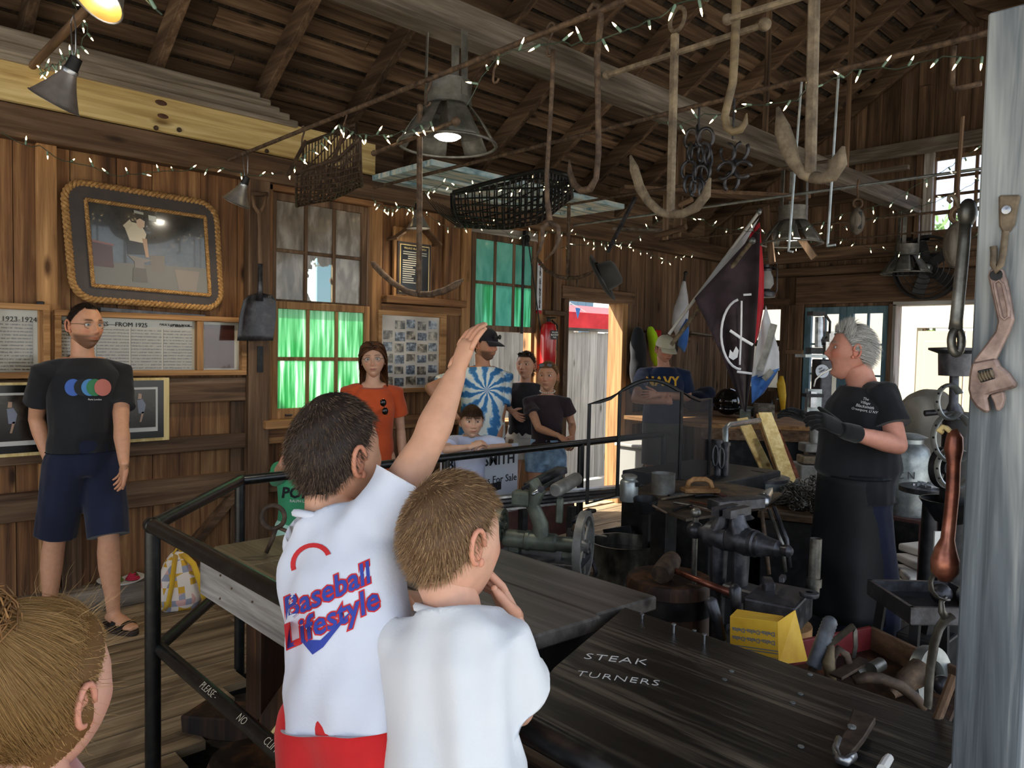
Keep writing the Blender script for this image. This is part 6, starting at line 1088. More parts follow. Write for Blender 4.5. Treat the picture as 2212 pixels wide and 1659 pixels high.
for x,y in((1385,1165),(1430,1250),(1640,1160)):p=P(x,y,Z=.35);lob('leg',MB().bb(p.x-.05,p.x+.05,p.y-.05,p.y+.05,ZD,FZ-.012),'black_iron',ft,q0,bevel=.004)
def lathe_at(name,prof,c,mat,par,q0,n=24,**k):return lob(name,MB().lathe(prof,c,(0,0,1),n),mat,par,q0,smooth=.7,**k)
mc=em('milk_can',P(1358,1082,Z=FZ),label='small grey lidded milk can on the forge table edge',cat='can');q0=mc.location.copy()
lathe_at('body',[(0,0),(.044,0),(.046,.005),(.046,.095),(.040,.105),(.034,.108),(.034,.118),(.040,.12)],q0,'galv',mc,q0);lathe_at('lid',[(.040,.118),(.040,.128),(.026,.135),(0,.136)],q0,'pewter',mc,q0);lob('ear',MB().bb(q0.x-.01,q0.x+.01,q0.y-.058,q0.y-.044,q0.z+.08,q0.z+.10),'black_iron',mc,q0)
cn=em('tin_can',P(1432,1066,Z=FZ),label='open grey tin can on the forge table',cat='can');q0=cn.location.copy();lathe_at('wall',[(0,0),(.062,0),(.062,.105),(.064,.108),(.060,.108),(.059,.01),(0,.01)],q0,'pewter',cn,q0)
pn_=em('ladle_pan',P(1395,1085,Z=FZ+.05),label='black tilted ladle pan with thin handle on the forge table',cat='pan');q0=pn_.location.copy();_ax=(CAM-q0).normalized()*.35+Vector((.15,.15,.9));lob('bowl',MB().lathe([(0,-.05),(.042,-.045),(.056,.0),(.058,.018),(.054,.018),(.04,-.035),(0,-.04)],q0,_ax,22),'black_iron',pn_,q0,smooth=.7);lob('handle',MB().tube([P(1410,1092,Z=FZ+.05),P(1440,1108,Z=FZ+.01)],.005,6),'rust',pn_,q0)
fl_=em('wooden_float',P(1512,1058,Z=FZ+.03),label='wooden plasterer\'s float lying on the forge table',cat='trowel');q0=fl_.location.copy();_d=(P(1548,1060,Z=FZ)-P(1476,1060,Z=FZ)).normalized()
lob('blade',MB().box(q0,(.19,.09,.022),rot_to(_d)),'frame_wood_x',fl_,q0,bevel=.003);lob('grip',MB().tube([q0+_d*x+Vector((0,0,z)) for x,z in((-.07,.01),(-.06,.042),(-.035,.056),(.03,.056),(.055,.042),(.066,.01))],.014,10,ry=.011),'frame_wood_x',fl_,q0,smooth=True)
av=em('anvil',P(1580,1110,Z=FZ),label='dark steel anvil with a bright horn on the forge table',cat='anvil');q0=av.location.copy();A1,A2=P(1540,1080,Z=.875),P(1641,1072,Z=.875);A3=P(1668,1054,Z=.87);_d=(A2-A1).normalized();_p=Vector((0,0,1)).cross(_d)
lob('face',MB().box(lerp(A1,A2,.5)-Vector((0,0,.025)),((A2-A1).length,.085,.05),rot_to(_d)),'dark_iron',av,q0,bevel=.004);lob('horn',MB().tube([A2-Vector((0,0,.03)),lerp(A2,A3,.35)-Vector((0,0,.026)),lerp(A2,A3,.7)-Vector((0,0,.012)),A3],[.040,.034,.022,.003],16,ry=[.034,.030,.020,.003]),'steel',av,q0,smooth=True)
lob('waist',MB().tube([lerp(A1,A2,.5)-Vector((0,0,.04)),lerp(A1,A2,.5)-Vector((0,0,.06)),lerp(A1,A2,.5)-Vector((0,0,.095))],[.08,.05,.10],12,ry=[.04,.034,.06],up=_p),'dark_iron',av,q0,smooth=.7);lob('hardy_hole',MB().box(lerp(A1,A2,.18)+Vector((0,0,.0005)),(.016,.016,.002),rot_to(_d)),'black_iron',av,q0)
for i,(x0,y0,x1,y1,r,mt) in enumerate(((1455,1085,1545,1104,.006,'steel'),(1470,1092,1540,1106,.005,'rust'),(1430,1078,1520,1066,.008,'dusty_iron'),(1455,1102,1495,1092,.009,'black_iron'),(1490,1082,1556,1098,.005,'copper'),(1445,1072,1528,1062,.012,'dark_iron'),(1500,1072,1540,1070,.010,'black_iron'),(1540,1064,1568,1072,.012,'oxide'))):
    lb=('bright round rod','rusty tong arm','grey flat iron handle','short black punch','thin copper-brown tong arm','wide dark steel strip','stubby black chisel','red-brown wooden wedge')[i]
    loose('forge_tool',MB().tube([P(x0,y0,Z=FZ+r),lerp(P(x0,y0,Z=FZ+r),P(x1,y1,Z=FZ+r),.5)+Vector((0,0,.004)),P(x1,y1,Z=FZ+r)],[r,r*.9,r*.7],8,ry=[r*.8]*3),mt,lb+' lying on the forge table plate','tool',smooth=.7,group='tools on the forge plate')
m_,nt_,b_,o_=node_mat('spark_mesh');b_.inputs['Base Color'].default_value=C('#16171a');b_.inputs['Roughness'].default_value=.5;_t=nt_.nodes.new('ShaderNodeBsdfTransparent');_x=nt_.nodes.new('ShaderNodeMixShader');_x.inputs[0].default_value=.58;nt_.links.new(_t.outputs[0],_x.inputs[1]);nt_.links.new(b_.outputs[0],_x.inputs[2]);nt_.links.new(_x.outputs[0],o_.inputs[0])
fs=em('fire_screen',P(1400,1072,Z=FZ-.02),label='arched three-panel black mesh fire screen',cat='screen');q0=fs.location.copy()
c0,c1,c2,c3=P(1268,1088,D=4.30),P(1333,1070,D=4.45),P(1466,1076,D=4.45),P(1529,1066,D=4.75)
def zt_(x,y,c):return P(x,y,D=(c-CAM).dot(FW)).z
pan=[(c0,c1,[(0,zt_(1268,872,c0)),(.35,zt_(1290,868,c0)),(.7,zt_(1312,858,c1)),(1,zt_(1333,846,c1))],'clear'),(c1,c2,[(i/12,zt_(1333+133*i/12,846-26*math.sin(math.pi*min(1,i/12*1.02)),c1)) for i in range(13)],'mesh'),(c2,c3,[(0,zt_(1466,846,c2)),(.25,zt_(1482,857,c2)),(.6,zt_(1505,862,c3)),(1,zt_(1528,860,c3))],'mesh')]
for a,b,top,kd in pan:
    pp=em('panel',parent=fs);tops=[Vector((*lerp(a,b,t).xy,z)) for t,z in top];loop=[a]+tops+[b]
    lob('frame',MB().tube(loop,.011,6,closed=True,up=(b-a).cross(HZ)),'black_iron',pp,q0)
    if kd=='mesh':lob('mesh',MB().add(loop,[tuple(range(len(loop)))]),'spark_mesh',pp,q0)
# ---- sale sign behind the rail
sg=em('sale_sign',P(1040,1130,Y=3.88),label='white sandwich board for the blacksmith behind the rail',cat='sign');q0=sg.location.copy();plain('sign_white','#c8ccd4',.55);plain('sign_black','#16161a',.6);plain('sign_red','#b0202a',.6)
SY=3.86;sx0,sx1=P(955,1000,Y=SY).x,P(1112,1000,Y=SY).x
lob('board',MB().bb(sx0,sx1+.03,SY,SY+.02,.12,P(1040,965,Y=SY).z),'sign_white',sg,q0);lob('leg',MB().beam((sx0+.05,SY+.3,.0),(sx0+.05,SY+.02,.9),.03,.02).beam((sx1-.02,SY+.3,.0),(sx1-.02,SY+.02,.9),.03,.02),'dim_wood_z',sg,q0);lob('foot',MB().bb(sx0,sx0+.03,SY,SY+.02,0,.12).bb(sx1,sx1+.03,SY,SY+.02,0,.12),'dim_wood_z',sg,q0)
text_ob('lettering','BLACKSMITH',.105,Vector((P(1112,990,Y=SY).x,SY-.002,P(1080,993,Y=SY).z))-q0,(1,0,0),(0,0,1),'sign_black',sg,align='RIGHT',bold=.002);text_ob('lettering','Items For Sale',.072,Vector((P(1116,1035,Y=SY).x,SY-.002,P(1080,1035,Y=SY).z))-q0,(1,0,0),(0,0,1),'sign_black',sg,align='RIGHT');text_ob('lettering','TODAY',.12,Vector((P(1125,1092,Y=SY).x,SY-.002,P(1090,1092,Y=SY).z))-q0,(1,0,0),(0,0,1),'sign_red',sg,align='RIGHT',bold=.003)
zc=P(1060,1060,Y=SY).z;xc=P(1050,1060,Y=SY).x;lob('anvil_graphic',MB().prism([(-.22,.04),(.14,.055),(.14,.0),(.03,-.01),(.05,-.06),(-.10,-.06),(-.07,-.01)],0,.002,(xc,SY,zc),(1,0,0),(0,0,1)),'sign_black',sg,q0)
ch=em('wooden_chair',Vector((*P(930,1100,Y=3.75).xy,0)),label='turned wooden chair post beside the sale sign',cat='chair');q0=ch.location.copy();_t=P(930,1060,Y=3.75).z;lathe_at('back_post',[(0,0),(.018,0),(.02,_t-.06),(.014,_t-.05),(.024,_t-.02),(.016,_t),(0,_t)],q0,'frame_wood_z',ch,q0,12);lob('seat',MB().bb(q0.x-.02,q0.x+.36,q0.y,q0.y+.34,.40,.43),'frame_wood_x',ch,q0,bevel=.008)
for dx,dy in((.34,0),(0,.32),(.34,.32)):lob('leg',MB().tube([q0+Vector((dx,dy,0)),q0+Vector((dx,dy,.41))],.016,8),'frame_wood_z',ch,q0)
_k=P(620,1195,Y=4.15);ob('low_bench',MB().bb(_k.x-.32,_k.x+.42,3.92,4.42,0,.235),'dim_wood_x',label='low dark wooden bench under the green-shirted child',cat='bench',bevel=.008)
sv=em('small_stove',Vector((*P(1385,1070,Y=4.45).xy,0)),label='small white cast stove with round vent by the door',cat='stove');q0=sv.location.copy();plain('enamel','#c9c9c4',.35)
lob('body',MB().bb(q0.x-.16,q0.x+.26,4.32,4.62,.12,.62),'enamel',sv,q0,bevel=.02);lob('vent',MB().lathe([(0,0),(.07,0),(.085,.012),(.07,.02),(.06,.012),(0,.012)],(q0.x+.02,4.32,.40),(0,-1,0),22),'pewter',sv,q0,smooth=.7);lob('top_plate',MB().bb(q0.x-.19,q0.x+.29,4.29,4.65,.62,.65),'enamel',sv,q0,bevel=.008)
for dx in(-.13,.22):lob('leg',MB().tube([(q0.x+dx,4.36,0),(q0.x+dx,4.36,.13)],.018,8),'pewter',sv,q0)
lob('door_scroll',MB().tube([Vector((q0.x-.16,4.31,.44))+Vector((-math.cos(a)*.03,0,math.sin(a)*.03)) for a in[i*.5 for i in range(10)]],.007,6),'enamel',sv,q0,smooth=True)
# ---- back bench under the window, with gear
bb_=em('back_workbench',P(1640,1000,Z=0),label='long wooden workbench under the back window',cat='workbench');q0=bb_.location.copy();e0,e1=P(1515,915,Z=.90),P(1755,922,Z=.90)
lob('top',MB().prism([(e0.x,e0.y),(e1.x,e1.y),(XG-.06,3.15),(XG-.06,YW-.08),(e0.x+.05,YW-.08)],.86,.90,(0,0,0),(1,0,0),(0,1,0)),'frame_wood_y',bb_,q0,bevel=.004);lob('apron',MB().beam(e0-Vector((0,0,.09)),e1-Vector((0,0,.09)),.03,.10),'dim_wood_y',bb_,q0);lob('drawer_bank',MB().prism([(e0.x+.25,e0.y+.05),(e1.x+.2,e1.y+.1),(XG-.1,3.25),(XG-.1,YW-.1)],.0,.80,(0,0,0),(1,0,0),(0,1,0)),'black_iron',bb_,q0)
for e in(e0,e1):lob('leg',MB().bb(e.x,e.x+.07,e.y,e.y+.07,0,.86),'dim_wood_z',bb_,q0)
hm=em('helmet',P(1572,893,Z=.93),label='glossy black motorcycle helmet on the back workbench',cat='helmet');q0=hm.location.copy();plain('gloss_black','#0b0c0e',.12,0,.5,.5);lob('shell',MB().ell(q0+Vector((0,0,.12)),(.145,.14,.14),22,16),'gloss_black',hm,q0,smooth=True);lob('visor',MB().lathe([(.13,-.035),(.150,-.03),(.150,.035),(.13,.04)],q0+Vector((0,0,.13)),(0,0,1),24,arc=math.pi*1.0),'dark_lens',hm,q0,smooth=True);lob('chin_bar',MB().lathe([(.12,.03),(.148,.03),(.14,.08),(.12,.08)],q0,(0,0,1),24),'gloss_black',hm,q0,smooth=True)
bg=em('duffel_bag',P(1530,890,Z=.90),label='slumped dark blue bag beside the helmet',cat='bag');q0=bg.location.copy();_V,_F,_N=remesh(MB().ell(q0+Vector((-.05,.1,.11)),(.20,.16,.13)).ell(q0+Vector((.02,.05,.19)),(.12,.12,.09)),.02,4);_V=_V+_N*(folds(_V,77,(30,70))*.010)[:,None];ob('sack',np_mesh('sack',_V,_F,'navy_short',off=q0),None,bg)
loose('bench_fan',MB().lathe([(.0,0),(.02,0),(.02,.03),(.0,.03)],P(1668,855,Z=1.05),FW*-1,12).lathe([(.105,-.01),(.118,-.01),(.118,.03),(.105,.03),(.105,-.01)],P(1668,855,Z=1.05),FW*-1,28).beam(P(1668,830,Z=1.12),P(1668,882,Z=.98),.02,.01).beam(P(1658,850,Z=1.05),P(1680,862,Z=1.05),.02,.01),'galv','small spoked hand wheel standing on the back workbench','wheel',smooth=.6)
loose('yellow_scoop',MB().tube([P(1688,812,X=7.7),P(1687,830,X=7.7),P(1690,855,X=7.7),P(1692,900,X=7.7)],[.02,.05,.045,.012],10,ry=[.01,.015,.014,.01]),'yellow_card','yellow plastic scoop standing against the end wall','scoop',smooth=True)
loose('grinder',MB().box(P(1610,895,Z=.96),(.22,.10,.08),Matrix.Rotation(.5,3,'Z')).tube([P(1590,885,Z=.97),P(1630,890,Z=.97)],.05,14),'machine_green','green angle grinder lying beside the helmet','grinder',bevel=.004);loose('drill_box',MB().box(P(1650,890,Z=.98),(.2,.16,.16),Matrix.Rotation(.7,3,'Z')),'dusty_wood_x','small grey wooden box behind the black flag tip','box',bevel=.005)
for i,(x0,y0,x1,y1,w,d,mt,lb) in enumerate(((1603,905,1690,1085,.085,5.6,'pine_z','single pale board leaning apart on the left'),(1652,893,1722,1090,.10,5.4,'pine_z','widest pale board of the leaning pair group, with a clip'),(1640,896,1705,1085,.05,5.5,'frame_wood_z','narrow brown lath behind the widest leaning board'),(1668,912,1728,1070,.04,5.5,'pine_z','thin pale lath behind the leaning boards'),(1680,930,1735,1065,.03,5.45,'copper','thin reddish strip at the end of the leaning boards'))):
    a,b=P(x0,y0,D=d+.35),P(x1,y1,D=d-.3);ob('leaning_board',MB().beam(a,b,w,.022,up=FW*-1),mt,label=lb,cat='board',group='boards leaning by the back bench')
cc=em('wooden_crate',Vector((*P(1745,1130,D=4.75).xy,ZD)),label='dark plank crate topped with a heap of chain',cat='crate');q0=cc.location.copy();zt=P(1740,1098,D=4.7).z;_R=Matrix.Rotation(.35,3,'Z')
for i in range(5):lob('plank',MB().box(q0+_R@Vector((-.26+.13*i,0,0))+Vector((0,0,zt-ZD-.02)),(.125,.52,.035),_R),'dim_wood_y',cc,q0,bevel=.003)
lob('body',MB().box(q0+Vector((0,0,(zt-ZD-.04)/2)),(.62,.48,zt-ZD-.04),_R),'black_iron',cc,q0,bevel=.006)
mb=MB();rr=random.Random(5)
for i in range(420):
    a=rr.uniform(0,6.28);r=rr.uniform(0,1)**.5*.20;h=rr.uniform(0,1)*.19*(1-(r/.25)**2);c=Vector((math.cos(a)*r,math.sin(a)*r,h+.012));u=Vector((rr.gauss(0,1),rr.gauss(0,1),rr.gauss(0,.6))).normalized();v=u.orthogonal().normalized()
    mb.tube([c+u*.024*math.cos(t)+v*.013*math.sin(t) for t in[2*math.pi*j/8 for j in range(8)]],.0042,4,closed=True)
cp=Vector((q0.x-.02,q0.y-.03,zt));tag(ob('chain_pile',mb,'worn_steel',loc=cp,smooth=True),'grey heap of loose chain on the dark crate','chain',kind='stuff')
bk_=em('iron_bucket',Vector((*P(1640,1060,D=5.0).xy,ZD)),label='grey lidded steel drum behind the anvil',cat='drum');q0=bk_.location.copy();zt=P(1640,1035,D=5.0).z-ZD;lathe_at('wall',[(0,0),(.17,0),(.18,zt),(0,zt)],q0,'galv',bk_,q0);lathe_at('lid',[(.19,zt),(.19,zt+.02),(.05,zt+.04),(0,zt+.05)],q0,'dark_iron',bk_,q0)
hr=em('horn_stand',Vector((*P(1560,1040,D=4.7).xy,ZD)),label='dark iron tool stand with rings and two upright pipes',cat='stand');q0=hr.location.copy()
for x,yt in((1552,957),(1568,962)):lob('pipe',MB().tube([Vector((*P(x,yt,D=4.7).xy,ZD)),P(x,yt,D=4.7)],.022,10).lathe([(.03,0),(.03,.02),(0,.02)],P(x,yt,D=4.7),(0,0,1),12),'dark_iron',hr,q0,smooth=.7)
for(x,y) in((1545,985),(1558,990)):lob('ring',MB().tube([P(x+6*math.cos(a),y+22*math.sin(a),D=4.62) for a in[2*math.pi*i/16 for i in range(16)]],.007,6,closed=True),'dark_iron',hr,q0,smooth=True)
lob('base',MB().box(q0+Vector((0,0,.02)),(.3,.3,.04)),'dark_iron',hr,q0)
loose('floor_pipe',MB().tube([P(1568,1010,D=5.2),P(1567,925,D=5.2),P(1575,918,D=5.25),P(1640,908,D=5.6)],.02,10),'galv','bent grey pipe handle in front of the back bench','pipe',smooth=True)
for i,(x0,y0,x1,y1) in enumerate(((1660,1100,1690,1175),(1645,1105,1655,1180),(1672,1095,1700,1165))):loose('long_tong',MB().tube([P(x0,y0,D=3.6),P(x1,y1,D=3.5),P(x1+6,y1+60,D=3.5)],.010,8),('worn_steel','rust','dark_iron')[i],('bright','rusty','dark')[i]+' tong handle hanging below the anvil horn','tongs',smooth=True,group='tongs below the anvil')
pr=em('forging_press',Vector((*P(1778,1010,D=6.2).xy,ZD)),label='tall hydraulic forging press with chrome cylinder by the blue doors',cat='press');q0=pr.location.copy();DP=6.2
def pb(name,x0,y0,x1,y1,dp,mat,d0=DP,**k):
    a,b=P(x0,y0,D=d0),P(x1,y1,D=d0);w=abs((b-a).dot(_rt));h=abs(b.z-a.z);return lob(name,MB().box(lerp(a,b,.5)+FW*dp/2,(w,dp,h),rot_to(_rt)),mat,pr,q0,**k)
pb('column',1772,775,1792,1030,.2,'dark_iron',bevel=.01);lob('cylinder',MB().tube([P(1770,750,D=DP-.1),P(1771,685,D=DP-.1)],.036,18),'steel',pr,q0,smooth=.6);pb('cylinder_cap',1756,671,1784,681,.12,'black_iron',DP-.16);pb('cylinder_foot',1752,750,1778,764,.12,'black_iron',DP-.16);pb('cross_plate',1740,764,1808,772,.22,'galv',DP-.2);pb('valve',1792,715,1804,745,.08,'aluminium',DP-.15);pb('valve',1784,738,1790,764,.06,'aluminium',DP-.15)
for i,pts in enumerate((((1783,680),(1793,695),(1792,720)),((1804,720),(1814,755),(1812,790)),((1782,745),(1778,735),(1786,728)))):lob('hose',MB().tube([P(x,y,D=DP-.15) for x,y in pts],.010,8),'black_iron',pr,q0,smooth=True)
lob('air_line',MB().tube([P(x,y,D=DP-.2) for x,y in((1812,742),(1812,775),(1800,795),(1775,808),(1762,820),(1758,835))],.006,8),'enamel',pr,q0,smooth=True);lob('badge',MB().lathe([(0,.004),(.055,.003),(.055,0)],P(1776,802,D=DP-.02),FW*-1,26),'sign_white',pr,q0);text_ob('lettering','The\nVillage\nBlacksmith',.022,P(1776,801,D=DP-.03)-q0,_rt+_up*.8,_up-_rt*.8,'sign_black',pr)
pb('ram',1752,845,1764,880,.08,'steel',DP-.15);pb('guide',1745,840,1774,905,.06,'galv',DP-.1);pb('clamp',1742,850,1780,858,.1,'black_iron',DP-.16);lob('die_post',MB().tube([P(1760,960,D=DP-.1),P(1760,915,D=DP-.1)],.04,14),'pewter',pr,q0,smooth=.6);pb('upper_die',1740,958,1774,978,.16,'pewter',DP-.2,bevel=.01);pb('lower_die',1736,985,1774,1003,.16,'dusty_iron',DP-.2,bevel=.01);pb('base',1730,1003,1776,1060,.25,'pewter',DP-.2,bevel=.01);lob('pedestal',MB().bb(q0.x-.15,q0.x+.15,q0.y-.12,q0.y+.12,ZD,P(1760,1055,D=DP).z),'dark_iron',pr,q0)
# ---- cluster behind the smith
mk=em('milk_churn',P(1958,1110,D=5.1),label='tall grey milk churn on a low stand behind the smith',cat='churn');q0=mk.location.copy();h=P(1958,935,D=5.1).z-q0.z;lathe_at('body',[(0,0),(.13,0),(.135,.02),(.135,h*.72),(.12,h*.82),(.085,h*.88),(.085,h*.93),(.10,h*.94)],q0,'galv',mk,q0);lathe_at('lid',[(.10,h*.94),(.11,h*.96),(.05,h),(0,h)],q0,'galv',mk,q0);lob('handle',MB().tube([P(1983,985,D=5.0),P(1990,990,D=5.0),P(1990,1005,D=5.0),P(1984,1008,D=5.0)],.008,6),'dark_iron',mk,q0);text_ob('lettering','C N',.07,P(1957,1028,D=4.94)-q0,_rt,(0,0,1),'sign_black',mk)
sd_=em('angle_iron_stand',Vector((*q0.xy,ZD)),label='rusty angle-iron stand under the milk churn',cat='stand');s0=sd_.location.copy();zz=q0.z
for dx,dy in((-.16,-.16),(.16,-.16),(-.16,.16),(.16,.16)):lob('leg',MB().bb(s0.x+dx-.02,s0.x+dx+.02,s0.y+dy-.02,s0.y+dy+.02,ZD,zz-.02),'oxide',sd_,s0)
lob('top',MB().bb(s0.x-.18,s0.x+.18,s0.y-.18,s0.y+.18,zz-.02,zz),'oxide',sd_,s0)
rt_=em('round_table',Vector((*P(2010,1060,D=4.5).xy,ZD)),label='round iron table of small parts behind the copper handle',cat='table');q0=rt_.location.copy();zz=P(2010,1052,D=4.5).z-ZD;lathe_at('top',[(0,zz-.03),(.17,zz-.03),(.17,zz),(0,zz)],q0,'dark_iron',rt_,q0);lathe_at('pedestal',[(.12,0),(.05,.05),(.04,zz-.03)],q0,'black_iron',rt_,q0)
mb=MB()
for i in range(40):mb.box(Vector((rr.uniform(-.09,.09),rr.uniform(-.09,.09),.012)),(rr.uniform(.01,.04),.012,.012),Matrix.Rotation(rr.random()*3,3,'Z'))
tag(ob('small_parts',mb,'steel',loc=(q0.x,q0.y,zz+ZD)),'scatter of small bright steel parts on the round table','parts',kind='stuff')
_V,_F,_N=remesh(MB().ell((0,0,.3),(.34,.25,.30)).ell((.2,0,.2),(.25,.25,.2)).ell((-.15,0,.12),(.2,.2,.12)),.025,4);_V=_V+_N*(folds(_V,5,(15,50))*.012)[:,None];cloth('tarp','#5c5850','#6e6a62');_s=em('covered_engine',P(2005,1005,D=5.9),label='tan canvas-covered engine block behind the milk churn',cat='engine');ob('cover',np_mesh('cover',_V,_F,'tarp'),None,_s);ob('pulley',MB().lathe([(0,0),(.07,0),(.07,.03),(.05,.03),(.05,.02),(0,.02)],Vector((.02,0,.25))-FW*.26,FW*-1,20),'dark_iron',_s);ob('plinth',MB().bb(-.35,.4,-.25,.25,-.98,.03),'black_iron',_s)
pd=em('post_drill',P(2068,800,D=3.4),label='dark hand-cranked post drill behind the box-end wrench',cat='drill');q0=pd.location.copy();lob('frame',MB().tube([P(2062,790,D=3.4),P(2060,870,D=3.4),P(2060,905,D=3.4)],[.02,.02,.05],12),'dark_iron',pd,q0,smooth=.7);lathe_at('hopper',[(.05,0),(.065,0),(.07,.10),(.11,.115),(.11,.125),(.02,.13),(0,.13)],P(2062,812,D=3.4),'dark_iron',pd,q0);lob('crank',MB().tube([P(1998,893,D=3.4),P(2030,890,D=3.4),P(2062,895,D=3.4)],[.014,.013,.018],8),'dark_iron',pd,q0,smooth=True);lob('column',MB().tube([Vector((*P(2068,1000,D=3.45).xy,ZD)),P(2068,890,D=3.45)],.06,14),'black_iron',pd,q0,smooth=.7);wheel(P(2040,1010,D=3.3),(FW*-1+_rt*.5),.09,.02,.03,5,'black_iron',pd,q0)
gp=em('grinder_pedestal',Vector((*P(2010,1180,D=3.4).xy,ZD)),label='black cast pedestal with hopper behind the post',cat='machine');q0=gp.location.copy();zz=P(2040,1080,D=3.4).z-ZD;lathe_at('bowl',[(0,zz-.12),(.06,zz-.10),(.13,zz),(.12,zz)],q0+Vector((.08,-.05,0)),'black_iron',gp,q0);lob('body',MB().bb(q0.x-.09,q0.x+.11,q0.y-.1,q0.y+.1,ZD,ZD+.42),'black_iron',gp,q0,bevel=.01);lob('plate',MB().box(P(2030,1170,D=3.25),(.05,.01,.09),rot_to(_rt)),'enamel',gp,q0);lob('strut',MB().beam(q0+Vector((0,0,.4)),q0+Vector((.08,-.05,zz-.1)),.04,.04),'black_iron',gp,q0)
fp=em('forge_pan',Vector((*P(2010,1330,D=2.35).xy,ZD)),label='square black iron pan on splayed legs beside the post',cat='pan');q0=fp.location.copy();zz=P(2000,1312,D=2.35).z-ZD
lob('pan',MB().box(q0+Vector((0,0,zz)),(.26,.26,.02),rot_to(_rt)),'black_iron',fp,q0)
for u_,v_ in((1,0),(-1,0),(0,1),(0,-1)):lob('rim',MB().box(q0+_rt*.13*u_+Vector((FW.x,FW.y,0)).normalized()*.13*v_+Vector((0,0,zz+.02)),(.27 if v_ else .012,.27 if u_ else .012,.05),rot_to(_rt)),'dark_iron',fp,q0);lob('leg',MB().beam(q0+_rt*.10*(u_+v_)+Vector((FW.x,FW.y,0))*.10*(u_-v_)+Vector((0,0,zz)),q0+_rt*.17*(u_+v_)+Vector((FW.x,FW.y,0))*.17*(u_-v_),.025,.025),'black_iron',fp,q0)
for i,(dx,dy) in enumerate(((.03,0),(.09,-.02))):loose('steel_ball_weight',MB().ell(q0+_rt*dx+Vector((0,dy,zz+.045)),.032),'dark_iron' if i==0 else 'steel',('dark','bright')[i]+' steel ball lying in the square pan','ball',smooth=True)
for i in range(5):a=P(1975+10*i,1110+14*i,D=5.0+.1*i);ob('paper_sack',MB().box(Vector((a.x,a.y,ZD+.04+.06*i)),(.36,.26,.055),Matrix.Rotation(.3*i,3,'Z')),'short_cream',label=('bottom','second','third','fourth','topmost')[i]+' pale folded sack in the pile under the churn stand',cat='sack',bevel=.015,group='sack pile')
for i in range(5):a=P(1960+16*i,1215-6*i,Z=ZD+.03);b=P(2000+14*i,1180+10*i,Z=ZD+.06);ob('scrap_iron',MB().beam(a,b,.03,.025),('rust','dark_iron')[i%2],label='scrap iron bar on the cinder floor behind the smith',cat='scrap',group='scrap iron behind the smith')
# ------------------------------------------------------------------ overhead: rods, anchors, baskets, lamps, string lights
RZ_=2.69
def bar(name,x,y0,y1,r,label,z=RZ_,mat='rust'):return ob(name,MB().tube([(x,y0,z),(x,y1,z)],r,10),mat,label=label,cat='rod',smooth=.7,group='iron rods across the shop')
bar('hanging_rod',1.98,4.80,1.15,.011,'iron rod carrying the first basket and the anchors');bar('hanging_rod',3.05,4.80,.25,.011,'iron rod carrying the long basket and horseshoes');bar('hanging_rod',4.43,4.80,2.0,.010,'iron rod carrying the small anchor with the hat');bar('hanging_rod',5.2,4.80,1.3,.010,'iron rod in front of the tie beam\'s second lamp',mat='galv');bar('hanging_rod',6.53,4.80,1.6,.010,'iron rod above the flags');bar('hanging_rod',7.5,4.0,1.6,.009,'farthest iron rod near the small high window')
_pa,_pb=P(-10,225,X=.92),P(196,12,X=.92);ob('wooden_pole',MB().tube([_pa+(_pa-_pb)*.3,_pa,_pb,_pb+(_pb-_pa)*1.2],.020,10),'dim_wood_y',label='round brown pole carrying lamps above the pine header',cat='pole',smooth=.7)
def s_hook(p,h=.07,r=.0045,mat='rust'):
    p=Vector(p);u=Vector((0,1,0));return MB().tube([p+u*math.sin(a)*.018+Vector((0,0,.012+.018*math.cos(a))) for a in[(-1.9+3.6*i/8) for i in range(9)]][::-1]+[p+Vector((0,0,-h*.5))+u*.012]+[p+Vector((0,0,-h))-u*math.sin(a)*.016+Vector((0,0,-.016*math.cos(a)+.0)) for a in[(-1.6+3.0*i/8) for i in range(9)]],r,6)
def anchor(X,top,bot,arms,stock,r,label,mat='dusty_iron',ring=None,fluke=.03,hookup=True):
    p0,p1=P(*top,X=X),P(*bot,X=X);a=em('boat_anchor',p0,label=label,cat='anchor',group='old anchors overhead');q0=p0.copy()
    lob('shank',MB().beam(p0,p1,r*2,r*1.6,up=(1,0,0)),mat,a,q0,bevel=r*.4)
    for arm in arms:
        pts=[P(*q,X=X) for q in arm];n=len(pts);rs=[r*1.25]+[r*1.1]*(n-2)+[.004]
        if fluke:rs=[r*1.1+(fluke-r)*max(0,math.sin(math.pi*max(0,i/(n-1)-.35)/.65)) for i in range(n-1)]+[.004]
        lob('arm',MB().tube(pts,rs,10,ry=[r*.8]*(n-1)+[.004],up=(1,0,0)),mat,a,q0,smooth=True)
    if stock:
        s0,s1=P(*stock[0],X=X),P(*stock[1],X=X);lob('stock',MB().tube([s0,s1],r*.75,8),mat,a,q0,smooth=.7);lob('stock_ball',MB().ell(s0,r*1.15,10,8),mat,a,q0,smooth=True);lob('stock_ball',MB().ell(s1,r*1.5,10,8),mat,a,q0,smooth=True)
    if ring:c=P(ring[0],ring[1],X=X);rr=ring[2];lob('ring',MB().tube([c+Vector((.3*math.cos(t)*rr,math.cos(t)*rr,math.sin(t)*rr)) for t in[2*math.pi*i/18 for i in range(18)]],r*.55,8,closed=True),mat,a,q0,smooth=True)
    return a
anchor(1.98,(907,225),(905,635),[[(905,636),(880,630),(850,612),(825,590),(808,572),(801,566)],[(905,636),(930,636),(960,628),(985,615),(1000,604)]],((808,331),(985,262)),.0125,'slim dark anchor hanging under the first lamp','rust',fluke=.015)
